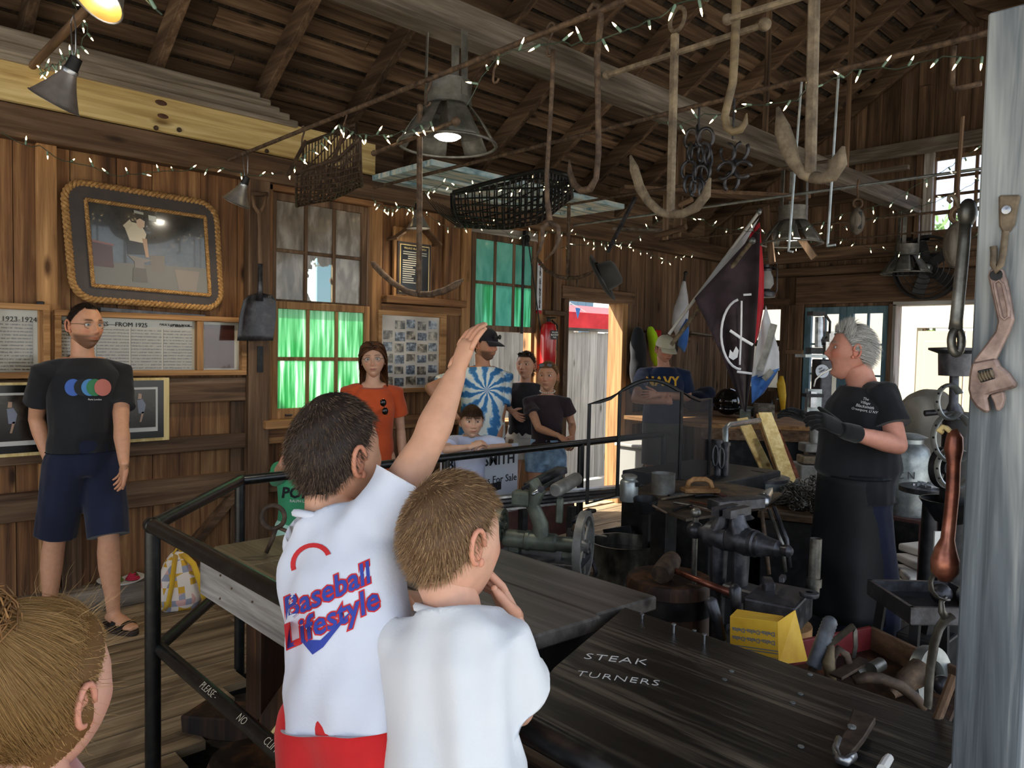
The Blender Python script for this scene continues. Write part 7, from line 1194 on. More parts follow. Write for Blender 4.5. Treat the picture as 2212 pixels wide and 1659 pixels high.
anchor(1.98,(1458,72),(1448,462),[[(1449,463),(1425,458),(1400,435),(1382,405),(1370,365),(1362,336)],[(1449,463),(1475,462),(1505,447),(1525,420),(1534,384)]],((1310,163),(1652,53)),.0125,'dusty anchor with long ball-ended stock and top ring',ring=(1463,42,.034),fluke=.017)
anchor(1.72,(1760,-60),(1750,378),[[(1752,382),(1735,375),(1715,350),(1703,320),(1690,280),(1680,232)],[(1752,382),(1775,386),(1795,378),(1812,350),(1822,316)]],((1572,42),(1790,-25)),.0125,'brown anchor with broad leaf flukes nearest the post',fluke=.021)
anchor(4.43,(1229,438),(1226,600),[[(1226,601),(1205,597),(1180,585),(1165,565),(1158,552)],[(1226,601),(1250,600),(1268,593),(1282,585)]],None,.014,'small anchor hanging by the door with a hat on its arm','rust',fluke=.0)
ht=em('fedora_hat',P(1296,602,X=4.43),label='dark felt fedora hung on the small anchor\'s arm',cat='hat');cloth('felt','#2c2b29','#3a3835');_hx=(_rt*.86+_up*.42-FW*.25).normalized()
for prof,nm in(([(.0,.105),(.055,.118),(.082,.105),(.090,.06),(.098,.0)],'crown'),([(.094,.0),(.12,-.004),(.150,.004),(.166,.020),(.163,.022),(.148,.008),(.12,.0),(.096,.004)],'brim')):
    mb=MB().lathe(prof,(0,0,0),_hx,32);mb.v=[tuple(Vector(v)+(_up*(Vector(v).dot(_up)*-.12))) for v in mb.v];ob(nm,mb,'felt',ht,smooth=True)
ob('band',MB().lathe([(.0965,.004),(.0975,.004),(.0955,.024),(.0945,.024)],(0,0,0),_hx,32),'black_leather',ht,smooth=True)
for o in ht.children:o.data.transform(Matrix.Scale(1.3,4))
loose('cargo_hook',MB().tube([P(x,y,X=1.98) for x,y in((1276,38),(1272,22),(1282,8),(1295,14),(1298,40),(1290,120),(1292,250),(1293,330),(1288,385),(1275,408),(1255,412),(1240,398),(1231,372),(1230,345))],[.008]*3+[.011]*3+[.010]*3+[.013,.013,.012,.009,.003],10),'rust','long J-shaped iron hook hanging from the first rod','hook',smooth=True)
gf=em('grapple_fork',P(1192,90,X=1.98),label='two-pronged grapple fork hanging beside the J hook',cat='grapple');q0=gf.location.copy();lob('shaft',MB().tube([P(x,y,X=1.98) for x,y in((1195,108),(1194,140),(1192,200),(1186,300),(1181,380),(1182,430),(1188,478))],[.010,.008,.008,.008,.008,.009,.011],8),'rust',gf,q0,smooth=True)
for pts in(((1188,480),(1172,492),(1172,515),(1166,540),(1148,570)),((1188,480),(1206,490),(1208,515),(1198,540),(1176,565))):lob('prong',MB().tube([P(x,y,X=1.98) for x,y in pts],[.010,.009,.008,.006,.002],8),'rust',gf,q0,smooth=True)
ob('eye_hook',s_hook(P(1190,68,X=1.98)),'rust',label='small S hook on the first rod above the grapple',cat='hook',smooth=True)
loose('bale_hook',MB().tube([P(x,y,X=1.85) for x,y in((1592,-60),(1590,40),(1586,130),(1583,180),(1574,215),(1566,250),(1570,275),(1584,285),(1600,280),(1610,265),(1613,245))],[.012,.012,.0115,.011,.011,.011,.011,.011,.010,.008,.002],12),'bench_wood_old','pale smooth bale hook hanging between the two anchors','hook',smooth=True)
for i,(x0,y0,x1,y1,x2) in enumerate(((1732,172,1703,542,1713),(1812,152,1787,532,1805))):loose('bent_rod',MB().tube([P(x0,y0,X=3.05),P(x1+1,y1-6,X=3.05),P(x1,y1,X=3.05),P(x2,y1+(2 if i==0 else-3),X=3.05)],.0055,6),'galv',('left','right')[i]+' of two thin cranked rods hanging below the far anchor','rod',group='thin cranked rods')
loose('wall_hook_rod',MB().tube([P(x,y,X=3.05) for x,y in((2061,100),(2058,130),(2057,180),(2064,193),(2120,180))],.010,8),'rust','square-bent iron rod hanging by the top of the post','rod',smooth=True)
for i,(x,y) in enumerate(((925,185),(1072,130),(655,285),(745,255))):ob('s_hook',s_hook(P(x,y,X=1.98)),'rust',label=('S hook above the first lamp','S hook by the tie beam end of the first rod','S hook at the open end of the first basket','S hook at the closed end of the first basket')[i]+' on the first rod',cat='hook',smooth=True,group='S hooks')
def shoe(c,u,v,s=.05):return[Vector(c)+Vector(u)*math.cos(a)*s*.8+Vector(v)*math.sin(a)*s for a in[math.radians(-60+300*i/12) for i in range(13)]]
for nm,cx,lb,spots in(('horseshoe_bunch',1510,'dense dark bunch of hanging horseshoes behind the ringed anchor',[(1493,300),(1508,292),(1524,298),(1490,330),(1505,335),(1520,330),(1530,340),(1488,368),(1500,372),(1514,378),(1524,370),(1490,400),(1505,405),(1512,412)]),('horseshoe_clover',1585,'clover of five welded horseshoes hanging from a rod',[(1572,330),(1600,328),(1566,368),(1604,366),(1580,392)])):
    g=em(nm,P(cx,290,X=3.05),label=lb,cat='horseshoes');q0=g.location.copy();lob('chain',MB().tube([Vector((3.05,P(cx,262,X=3.05).y,2.70)),P(cx-2,300,X=3.05)],.006,6),'dark_iron',g,q0)
    for k,(x,y) in enumerate(spots):
        c=P(x,y,X=3.05+.02*math.sin(k*2.1));an=k*1.3 if nm=='horseshoe_bunch' else 0;u=Vector((math.sin(an)*.8,math.cos(an) if nm=='horseshoe_bunch' else 1,0)).normalized();v=Vector((0,0,1))
        if nm=='horseshoe_clover':t=math.atan2(360-y,x-1585);u,v=Vector((0,-math.cos(t+1.57),math.sin(t+1.57))),Vector((0,-math.cos(t),math.sin(t)))*-1
        lob('horseshoe',MB().tube(shoe(c,u,v,.044),.0055,6,ry=.009),'dark_iron',g,q0,smooth=True)
def basket(X,label,pts_top0,pts_bot,pts_top1,depth,nr,nd,r,mat):
    """rake basket: U ribs strung along a mouth rim; the three point lists are near rim, keel and far rim in the photo"""
    n=len(pts_top0);A=[P(*q,X=X-depth*.5) for q in pts_top0];B=[P(*q,X=X) for q in pts_bot];Cc=[P(*q,X=X+depth*.5) for q in pts_top1]
    b=em('rake_basket',B[0],label=label,cat='basket',group='iron rake baskets');q0=B[0].copy()
    def samp(L,t):k=t*(len(L)-1);i=min(int(k),len(L)-2);return lerp(L[i],L[i+1],k-i)
    def S(t,w):
        a,m,c=samp(A,t),samp(B,t),samp(Cc,t);e=a if w<0 else c;f=abs(w);return m+(e-m)*Vector((f**.8,f,1)).to_tuple()[1]+Vector((0,0,-(m.z-e.z)*0))+(Vector((e.x-m.x,e.y-m.y,0))*(math.sin(f*math.pi/2)-f))+Vector((0,0,(e.z-m.z)*((1-math.cos(f*math.pi/2))-f)))
    for i in range(nr):t=i/(nr-1);lob('rib',MB().tube([S(t,w/6) for w in range(-6,7)],r,5),mat,b,q0)
    for j in range(nd):
        w0=-.92+1.84*j/(nd-1);lob('bar',MB().tube([S(k/8,max(-1,min(1,w0+.35*(k/8-.5)))) for k in range(9)],r,5),mat,b,q0)
    for w in(-1,1):lob('rim',MB().tube([S(k/8,w) for k in range(9)],r*2.4,8),mat,b,q0,smooth=True)
    for t in(0,1):lob('hoop',MB().tube([S(t,w/8) for w in range(-8,9)],r*1.8,8),mat,b,q0,smooth=True)
    return b,q0,S
b1_,q0,S_=basket(1.98,'rake basket hanging in front of the peeled window',[(640,375),(735,340),(778,300)],[(640,445),(720,430),(782,400)],[(655,312),(712,290),(770,268)],.34,18,17,.0042,'brown_iron')
for(a,c) in(((748,270),(708,378)),((660,305),(622,378))):lob('handle_strap',MB().tube([P(*a,X=1.98),P(*c,X=1.85)],.010,6),'brown_iron',b1_,q0)
b2_,q0,S_=basket(3.05,'long curved rake basket hanging under the painted door',[(980,415),(1090,385),(1180,365),(1232,380)],[(1000,488),(1090,495),(1170,480),(1236,425)],[(975,420),(1085,400),(1175,372),(1230,385)],.42,22,15,.0052,'black_iron')
for i in range(9):lob('tine',MB().tube([P(920+i*7,427+i*3.0,X=3.0+.02*i),P(945+i*8,458+i*2.5,X=3.0+.02*i),P(985+i*9,487+i*1.0,X=3.0+.02*i)],[.002,.0045,.0045],5),'black_iron',b2_,q0)
pm('peeled_blue','#5f8290','#a9c4cc','#dcdcd0',scale=(3,22,10),rough=.8,bump=.4,lo=.36,hi=.62);dr=em('panel_door',(4.0,4.3,2.74),label='peeling pale-blue panelled door laid flat on the rods',cat='door');q0=Vector((4.0,4.3,2.74))
lob('stile',MB().bb(3.03,5.05,4.00,4.12,2.735,2.775),'peeled_blue',dr,q0,bevel=.003);lob('stile',MB().bb(3.03,5.05,4.60,4.72,2.735,2.775),'peeled_blue',dr,q0,bevel=.003);lob('stile',MB().bb(3.03,5.05,4.32,4.40,2.735,2.775),'peeled_blue',dr,q0,bevel=.003)
for x0,x1 in((3.032,3.18),(3.75,3.92),(4.35,4.5),(4.9,5.048)):lob('rail',MB().bb(x0,x1,4.01,4.71,2.737,2.773),'peeled_blue',dr,q0)
for x0,x1 in((3.18,3.75),(3.92,4.35),(4.5,4.9)):
    for y0,y1 in((4.12,4.32),(4.40,4.60)):lob('panel',MB().bb(x0+.01,x1-.01,y0+.01,y1-.01,2.752,2.765),'peeled_blue',dr,q0,bevel=.004)
emit('lamp_on','#fff6e2',22.0);emit('bulb_warm','#ffca80',9.0);plain('bulb_off','#8f9296',.2);pm('can_grey','#4c4b47','#66655f','#817f78',scale=(12,12,12),rough=.5,metal=.45,bump=.05);plain('can_inside','#8d8b84',.35,.5)
def can_lamp(loc,on,label,drop):
    g=em('can_lamp',loc,label=label,cat='lamp',group='milk-can pendant lamps')
    ob('collar',MB().lathe([(.100,.105),(.108,.105),(.104,.06),(.108,.0),(.100,-.005),(.096,.06),(.100,.105)],(0,0,0),(0,0,1),32),'can_grey',g,smooth=.7)
    for k in range(6):
        a0=2*math.pi*k/6+.2;grid=[]
        for i in range(7):
            t=i/6;R=.104+.115*t;grid.append([(math.cos(a0+s*.40*(1-.22*t))*R,math.sin(a0+s*.40*(1-.22*t))*R,-.005-.165*t+.010*math.sin(t*math.pi)) for s in[-1+2*j/6 for j in range(7)]])
        o=ob('petal',MB().sheet(grid),'can_grey',g,smooth=True);m=o.modifiers.new('s','SOLIDIFY');m.thickness=.003
        for i in(2,4):ob('bead',MB().tube([tuple(Vector(p)*1.0) for p in grid[i]],.0025,5),'can_grey',o)
    ob('hoop',MB().tube([(math.cos(a)*.222,math.sin(a)*.222,-.172) for a in[2*math.pi*i/36 for i in range(36)]],.007,8,closed=True),'can_grey',g,smooth=True)
    for k in range(3):a=2*math.pi*k/3+.6;x,y=math.cos(a)*.104,math.sin(a)*.104;ob('strap',MB().beam((x,y,.03),(x*.95,y*.95,drop),.006,.036,up=(y,-x,0) if False else(-y,x,0)),'can_grey',g)
    ob('socket',MB().lathe([(.018,.06),(.022,.05),(.022,-.01),(.030,-.03),(.045,-.09),(.062,-.13),(.062,-.135)],(0,0,0),(0,0,1),20),'can_inside',g,smooth=.8)
    ob('bulb',MB().lathe([(.060,-.135),(.045,-.145),(0,-.150)],(0,0,0),(0,0,1),20),'lamp_on' if on else 'bulb_off',g,smooth=True)
    if on:
        ld=bpy.data.lights.new('lamp','SPOT');ld.energy=on;ld.spot_size=math.radians(120);ld.spot_blend=.6;ld.color=(1,.9,.74);ld.shadow_soft_size=.06;l=bpy.data.objects.new('lamp_light',ld);COL.objects.link(l);l.parent=g;l.location=(0,0,-.16)
_l=P(968,230,Y=2.735);can_lamp(_l,22,'lit milk-can lamp hanging closest under the tie beam',2.95-_l.z);_l=P(1712,477,Y=2.735);can_lamp(_l,16,'lit milk-can lamp halfway along the tie beam',2.95-_l.z);_l=P(1958,552,Y=2.735);can_lamp(_l,0,'unlit milk-can lamp at the far end of the tie beam',2.95-_l.z)
def clamp_lamp(c,axis,R,L,mat,label,on=0,ribs=0,bulb=True,wire=True,energy_r=.05):
    c=Vector(c);ax=Vector(axis).normalized();g=em('clamp_lamp',c,label=label,cat='lamp',group='clamp lamps');prof=[]
    for i in range(13):t=i/12;prof.append((R*(.28+.72*t**1.25)+(.002*(i%2) if ribs else 0),t*L))
    ob('reflector',MB().lathe(prof+[(R*1.04,L)],(0,0,0),ax,28),mat,g,smooth=True).modifiers.new('s','SOLIDIFY').thickness=.0015
    ob('socket',MB().lathe([(0,-L*.42),(R*.24,-L*.40),(R*.27,-.01),(R*.30,.0),(R*.30,L*.06)],(0,0,0),ax,18),'black_iron',g,smooth=.7);ob('collar',MB().lathe([(R*.31,-.004),(R*.33,.0),(R*.33,L*.08),(R*.30,L*.09)],(0,0,0),ax,18),'steel',g,smooth=.7)
    if bulb:ob('bulb',MB().lathe([(R*.16,L*.1),(R*.42,L*.62),(R*.38,L*.80),(0,L*.90)],(0,0,0),ax,16),'lamp_on' if on else 'bulb_off',g,smooth=True)
    if wire:
        s=ax.cross(Vector((1,0,0))).normalized();b=-ax*L*.2;u=Vector((0,0,1));ob('wire_bail',MB().tube([b,b+u*.05+s*.03,b+u*.13+s*.035,b+u*.165,b+u*.13-s*.035,b+u*.05-s*.02,b],.0022,5),'steel',g,smooth=True)
    if on:ld=bpy.data.lights.new('lamp','SPOT');ld.energy=on;ld.spot_size=math.radians(110);ld.spot_blend=.7;ld.color=(1,.78,.5);ld.shadow_soft_size=energy_r;l=bpy.data.objects.new('lamp_light',ld);COL.objects.link(l);l.parent=g;l.location=ax*L*.95;l.rotation_euler=ax.to_track_quat('-Z','Y').to_euler()
    return g
plain('gold_shade','#b8934a',.3,.6);pm('grey_shade','#6a6360','#8a8380','#a39c98',scale=(6,6,6),rough=.35,metal=.55,bump=.02)
def pix_axis(x0,y0,x1,y1,dd=0):return _rt*(x1-x0)-_up*(y1-y0)+FW*dd
clamp_lamp(P(268,-62,D=2.0),pix_axis(290,-60,245,60,-70),.070,.125,'aluminium','clamp lamp with glowing gold inside at the top of the photo',on=16)
_g=COL.objects[-1] if False else[o for o in COL.objects if o.get('label','').startswith('clamp lamp with glowing')][0];_ax=pix_axis(290,-60,245,60,-70).normalized();ob('gold_liner',MB().lathe([(.070*(.28+.72*(i/12)**1.25)*.96,i/12*.124) for i in range(13)],(0,0,0),_ax,28),'gold_shade',_g,smooth=True)
clamp_lamp(P(152,152,D=2.55),pix_axis(152,140,108,215,10),.080,.12,'grey_shade','grey bell-shaped clamp lamp on the brown pole',on=10)
clamp_lamp(P(527,398,D=4.15),pix_axis(527,395,505,440,10),.075,.11,'aluminium','ribbed silver clamp lamp over the scoop shovel',on=12,ribs=1)
clamp_lamp(P(903,455,Y=4.55),(0.05,0,-1),.085,.13,'aluminium','silver bell lamp above the little plaque roof',on=8,wire=False)
ln=em('barn_lantern',P(1653,640,X=6.4),label='old glass barn lantern hanging in front of the red flag',cat='lantern');q0=ln.location.copy();glass('lantern_glass','#d9dcdc',.38,.08)
lathe_at('font',[(0,-.01),(.085,-.01),(.09,.0),(.085,.035),(.05,.05),(.035,.065),(0,.065)],q0,'dark_iron',ln,q0);lathe_at('globe',[(.045,.065),(.072,.11),(.065,.17),(.045,.215),(.045,.225)],q0,'lantern_glass',ln,q0);lathe_at('chimney',[(.05,.225),(.052,.245),(.03,.26),(.03,.285),(0,.29)],q0,'dark_iron',ln,q0)
for s in(-1,1):lob('side_tube',MB().tube([q0+_rt*s*.085+Vector((0,0,.02)),q0+_rt*s*.105+Vector((0,0,.06)),q0+_rt*s*.10+Vector((0,0,.25)),q0+_rt*s*.04+Vector((0,0,.27))],.007,8),'dark_iron',ln,q0,smooth=True)
lob('hanging_wire',MB().tube([q0+Vector((0,0,.335)),Vector((6.53,q0.y,2.70))],.004,5),'dark_iron',ln,q0);lob('bail',MB().tube([q0+_rt*-.1+Vector((0,0,.2)),q0+_rt*-.09+Vector((0,0,.34)),q0+_rt*.09+Vector((0,0,.34)),q0+_rt*.1+Vector((0,0,.2))],.004,6),'dark_iron',ln,q0,smooth=True)
for i,(x,y,D_,s,lb) in enumerate(((1851,478,4.9,1.0,'wooden pulley block hung on rope beside the tie beam'),(2066,530,3.6,1.25,'large round wooden pulley block beside the box-end wrench'))):
    g=em('pulley_block',P(x,y,D=D_),label=lb,cat='pulley',group='wooden pulley blocks');mb=MB().ell((0,0,0),(.062*s,.045*s,.088*s),18,12);o=ob('cheek',mb,'dusty_wood_z',g,smooth=True);ob('sheave',MB().box((0,0,0),(.022*s,.094*s,.11*s),rot_to(_rt)),'black_iron',g);ob('rope_eye',MB().tube([Vector((0,0,.085*s))+_rt*math.sin(a)*.03*s+Vector((0,0,.03*s-.03*s*math.cos(a))) for a in[2*math.pi*k/12 for k in range(12)]],.008*s,6,closed=True),'dim_wood_z',g);ob('rope',MB().tube([(0,0,.14*s),(.01,.01,.22*s),(0,0,RZ_-P(x,y,D=D_).z)],.008*s,6),'dim_wood_z',g)
for i,(x0,y0,x1,y1,w,X_,mt,lb) in enumerate(((1373,425,1312,545,.030,4.6,'dark_iron','dark flat bar slanting down behind the first anchor'),(1655,445,1668,568,.05,5.4,'dim_wood_z','short upright lath beside the lantern'),(1680,440,1760,558,.055,5.6,'dim_wood_z','slanting lath below the second can lamp'),(1475,290,1462,512,.07,4.9,'roof_wood_z','upright yoke board with bolts behind the ringed anchor'),(1440,400,1437,518,.05,4.9,'roof_wood_z','shorter upright yoke board with a peg'))):ob('hanging_lath',MB().beam(P(x0,y0,X=X_),P(x1,y1,X=X_),w,.02,up=(1,0,0)),mt,label=lb,cat='lath',bevel=.003,group='laths hanging from the rafters')
for i,(x0,y0,x1,y1) in enumerate(((1468,443,1495,430),(1415,512,1482,490))):loose('wooden_peg',MB().tube([P(x0,y0,X=4.86),P(x1,y1,X=4.86)],.022,10),'dim_wood_y',('short upper','long lower')[i]+' wooden peg through the yoke boards','peg',smooth=.7)
loose('loft_plank',MB().beam(P(1342,408,Z=2.74),P(1740,428,Z=2.74),.16,.03),'dim_wood_x','brown plank lying across the far rods','plank',bevel=.003);loose('loft_plank',MB().beam(P(1262,494,Z=2.73),P(1440,500,Z=2.73),.14,.03),'dusty_wood_x','grey plank lying on the rods by the door wall','plank',bevel=.003)
fn=em('wall_fan',P(2000,578,X=XG-.14),label='round black wall fan on the end wall',cat='fan');q0=fn.location.copy();lob('shroud',MB().lathe([(.29,0),(.31,0),(.31,.12),(.29,.12),(.29,0)],q0,(1,0,0),40),'black_iron',fn,q0,smooth=.7)
for R in(.06,.11,.16,.21,.26):lob('guard_ring',MB().tube([q0+Vector((-.005,math.cos(a)*R,math.sin(a)*R)) for a in[2*math.pi*i/32 for i in range(32)]],.004,5,closed=True),'dark_iron',fn,q0)
for k in range(5):a=2*math.pi*k/5;lob('blade',MB().beam(q0+Vector((.05,math.cos(a)*.03,math.sin(a)*.03)),q0+Vector((.05,math.cos(a)*.27,math.sin(a)*.27)),.11,.006,up=(1,.4,.2)),'black_iron',fn,q0)
lob('hub',MB().lathe([(0,-.02),(.035,-.015),(.045,.05),(0,.06)],q0,(1,0,0),16),'galv',fn,q0,smooth=True);lob('mount',MB().bb(q0.x+.10,q0.x+.14,q0.y-.3,q0.y+.3,q0.z-.32,q0.z+.32),'black_iron',fn,q0)
plain('wire_green','#39473c',.6);plain('socket_green','#6f8a78',.5);emit('fairy','#ffdca0',9.0).cycles.emission_sampling='NONE'
BULB=mesh('bulb',MB().lathe([(.0032,0),(.0036,.006),(.0030,.014),(.0006,.023)],(0,0,0),(0,0,1),7),'fairy',True);SOCK=mesh('socket',MB().lathe([(.0028,-.026),(.0050,-.022),(.0046,.0)],(0,0,0),(0,0,1),7),'socket_green',True)
def lights(label,pts,plane,gap=.085,sag=.0,seed=0,scale=1.0):
    w=[P(x,y,**plane) for x,y in pts];g=em('string_lights',w[0],label=label,cat='string lights',group='fairy light strings');q0=w[0].copy();path=[];r=random.Random(seed)
    for a,b in zip(w,w[1:]):
        n=max(2,int((b-a).length/.03))
        for i in range(n):t=i/n;path.append(lerp(a,b,t)+Vector((r.gauss(0,.004),r.gauss(0,.004),-sag*4*t*(1-t)+r.gauss(0,.004))))
    path.append(w[-1]);lob('wire',MB().tube(path,.0022,4),'wire_green',g,q0)
    d=0
    for i in range(1,len(path)):
        d+=(path[i]-path[i-1]).length
        if d>gap:
            d=r.uniform(-.25,.25)*gap;di=Vector((r.gauss(0,.6),r.gauss(0,.6),r.choice((-1,-1,.7))+r.gauss(0,.4))).normalized();q=di.to_track_quat('Z','Y').to_euler()
            for me,nm,of in((SOCK,'socket',.026),(BULB,'bulb',.026)):
                o=bpy.data.objects.new(nm,me);COL.objects.link(o);o.parent=g;o.location=path[i]+di*of*scale-q0;o.rotation_euler=q;o.scale=(scale,)*3
lights('light string sagging across the wall above the rope frame',[(0,285),(40,308),(85,318),(135,348),(200,360),(250,380),(320,372),(400,369),(470,360),(510,372),(560,382),(612,372)],dict(Y=4.66),.085,seed=1)
lights('light string draped over the first basket and first lamp',[(612,380),(650,342),(690,308),(735,270),(770,290),(830,292),(880,284),(930,262)],dict(X=1.93),.055,seed=2)
lights('light string climbing along the first rod to the ringed anchor',[(1010,225),(1030,180),(1062,135),(1095,112),(1150,100),(1200,92),(1285,94),(1340,70),(1420,42),(1460,12),(1530,2)],dict(X=1.92),.075,seed=3)
lights('light string along the second rod above the long basket',[(800,420),(815,440),(850,452),(890,448),(905,420),(960,398),(1000,408),(1060,400),(1110,405),(1180,392),(1240,410)],dict(X=2.98),.06,seed=4)
lights('light string along the second rod up to the post',[(1415,262),(1470,268),(1520,250),(1560,245),(1640,225),(1720,220),(1740,195),(1860,150),(1960,145),(2000,130),(2060,120),(2122,122)],dict(X=2.98),.075,seed=5)
lights('tangled light string on the wall plate left of the plaque',[(805,430),(825,455),(870,445),(900,462),(930,468),(960,490),(1010,492),(1060,480),(1110,515),(1160,500)],dict(Y=4.62),.075,seed=6)
lights('light string swagged above the doorway',[(1165,500),(1240,505),(1290,520),(1330,525),(1400,545),(1440,565),(1500,545)],dict(Y=4.64),.085,seed=7);lights('second light string over the hat and door',[(1190,545),(1230,530),(1300,530),(1370,520),(1420,480),(1500,468),(1545,490)],dict(X=5.1),.085,seed=8)
lights('light string crossing the far shop under the second lamp',[(1540,490),(1600,498),(1660,505),(1740,490),(1800,470),(1850,455),(1920,440),(1980,400),(2060,355),(2118,315)],dict(X=5.15),.10,seed=9);lights('light string running level past the pulley block',[(1700,512),(1780,505),(1850,480),(1930,462),(2020,435),(2115,390)],dict(X=6.45),.12,seed=10);lights('lowest far light string above the wall fan',[(1560,560),(1640,545),(1720,535),(1800,510),(1880,535),(1960,548),(2040,540),(2115,505)],dict(X=7.0),.14,seed=11)
lights('light string twisted around the brown pole',[(150,-20),(165,25),(190,60),(175,95),(150,120),(75,165),(30,190),(15,235),(0,275)],dict(X=.95),.045,seed=12);lights('short bright light string beside the gold clamp lamp',[(300,-20),(325,10),(350,32)],dict(D=1.9),.05,seed=13)
# ------------------------------------------------------------------ things on the walls
YF=YW-.055
def bil(c,a,b):return lerp(lerp(c[0],c[1],a),lerp(c[3],c[2],a),b)
def quad(name,c,a0,b0,a1,b1,th,mat,par,q0,n=Vector((0,-1,0)),off=0,**k):
    p=[bil(c,a0,b0)+n*off,bil(c,a1,b0)+n*off,bil(c,a1,b1)+n*off,bil(c,a0,b1)+n*off];q=[x-n*th for x in p]
    return lob(name,MB().add(p+q,[(0,3,2,1),(4,5,6,7),(0,1,5,4),(1,2,6,5),(2,3,7,6),(3,0,4,7)]),mat,par,q0,fix=True,**k)
def rope(path,R,r,pitch,mat,par,q0,strands_=3):
    L=[0]
    n=len(path)
    for i in range(n):L.append(L[-1]+(path[(i+1)%n]-path[i]).length)
    tot=L[-1];m=int(tot/(pitch/9));turns=round(tot/pitch)
    def at_(s):
        s%=tot
        for i in range(n):
            if L[i]<=s<=L[i+1]:return lerp(path[i],path[(i+1)%n],(s-L[i])/max(1e-9,L[i+1]-L[i]))
        return path[0]
    P_=[at_(tot*i/m) for i in range(m)];N_=Vector((0,-1,0))
    for k in range(strands_):
        pts=[]
        for i in range(m):
            t=(P_[(i+1)%m]-P_[i-1]).normalized();s=t.cross(N_).normalized();a=2*math.pi*(turns*i/m+k/strands_);pts.append(P_[i]+(s*math.cos(a)+N_*math.sin(a))*R)
        lob('rope_strand',MB().tube(pts,r,6,closed=True),mat,par,q0,smooth=True)
pm('rope_tan','#6b4a26','#96703f','#b8925c',scale=(60,60,60),rough=.85,bump=.3);pm('frame_dark','#2a211e','#362c28',scale=(20,20,20),rough=.55,bump=.05)
fc=[P(128,382,Y=YF),P(470,438,Y=YF),P(484,672,Y=YF),P(152,648,Y=YF)];pf=em('rope_framed_picture',bil(fc,.5,1),label='large rope-edged dark frame around a picture of a smith at work',cat='picture');q0=pf.location.copy()
def rrect(c,m,r,n=7):
    out=[]
    for(ca,cb,a0) in((1-m-r,m+r*1.3,-90),(1-m-r,1-m-r*1.3,0),(m+r,1-m-r*1.3,90),(m+r,m+r*1.3,180)):
        for i in range(n):a=math.radians(a0+90*i/(n-1));out.append(bil(c,ca+math.cos(a)*r,cb+math.sin(a)*r*1.3))
    return out
ol=rrect(fc,.02,.12);il=[bil(fc,a,b) for a,b in((.90,.16),(.90,.86),(.125,.86),(.125,.16))]
mb=MB();n_=len(ol);near=[]
for i,p in enumerate(ol):near.append(min(range(4),key=lambda k:(il[k]-p).length))
fr_=[p+Vector((0,-.012,0)) for p in ol];mb.add([p for p in fr_]+[p+Vector((0,.03,0)) for p in fr_],[tuple(range(n_-1,-1,-1))]+[(i,(i+1)%n_,n_+(i+1)%n_,n_+i) for i in range(n_)]);lob('frame_board',mb,'frame_dark',pf,q0)
rope(ol,.0115,.0115,.075,'rope_tan',pf,q0);ir=[bil(fc,a,b)+Vector((0,-.018,0)) for a,b in((.135,.155),(.895,.155),(.895,.865),(.135,.865))];rope(ir,.006,.0062,.04,'rope_tan',pf,q0)
pm('print_dark','#23211d','#34302a','#4a453d',scale=(7,7,7),rough=.14,bump=0,coat=.5);quad('print',fc,.14,.165,.89,.855,.004,'print_dark',pf,q0,off=.015)
for k_,(nm,pts,col) in enumerate((('printed_floor',[(.14,.66),(.89,.62),(.89,.855),(.14,.855)],'#5d5950'),('printed_bench',[(.145,.50),(.27,.52),(.27,.70),(.145,.70)],'#4a2f28'),('printed_barrel',[(.50,.56),(.60,.55),(.59,.70),(.51,.70)],'#5f564a'),('printed_barrel',[(.66,.66),(.83,.66),(.80,.84),(.68,.84)],'#6d6256'),('printed_apron',[(.36,.42),(.47,.43),(.48,.56),(.36,.57)],'#2b2622'),('printed_shirt',[(.35,.32),(.40,.29),(.46,.30),(.49,.38),(.47,.46),(.38,.45)],'#b5ab96'),('printed_sleeve',[(.345,.33),(.39,.27),(.41,.31),(.37,.37)],'#b0a48c'),('printed_arm',[(.46,.42),(.49,.42),(.495,.58),(.475,.58)],'#96785c'),('printed_head',[(.43,.27),(.455,.25),(.485,.27),(.48,.32),(.45,.34),(.435,.32)],'#b99d84'),('printed_anvil',[(.36,.575),(.52,.60),(.46,.63),(.46,.68),(.40,.68),(.40,.63)],'#6a625a'),('printed_block',[(.39,.68),(.47,.68),(.475,.80),(.38,.80)],'#4e473c'),('printed_window',[(.51,.21),(.56,.215),(.56,.26),(.51,.255)],'#a8aaa0'),('printed_window',[(.42,.185),(.48,.195),(.48,.215),(.42,.21)],'#8d8f86'),('printed_pipes',[(.15,.48),(.28,.50),(.28,.515),(.15,.50)],'#7a5048'))):
    m_n='ink_'+col[1:]
    if m_n not in MATS:plain(m_n,col,.2)
    lob(nm,MB().add([bil(fc,a,b)+Vector((0,-.0155-.0003*k_,0)) for a,b in pts][::1],[tuple(range(len(pts)))]),m_n,pf,q0)
lob('ledge_strip',MB().beam(P(215,668,Y=YW-.04),P(440,684,Y=YW-.04),.05,.02),'dark_iron',pf,q0)
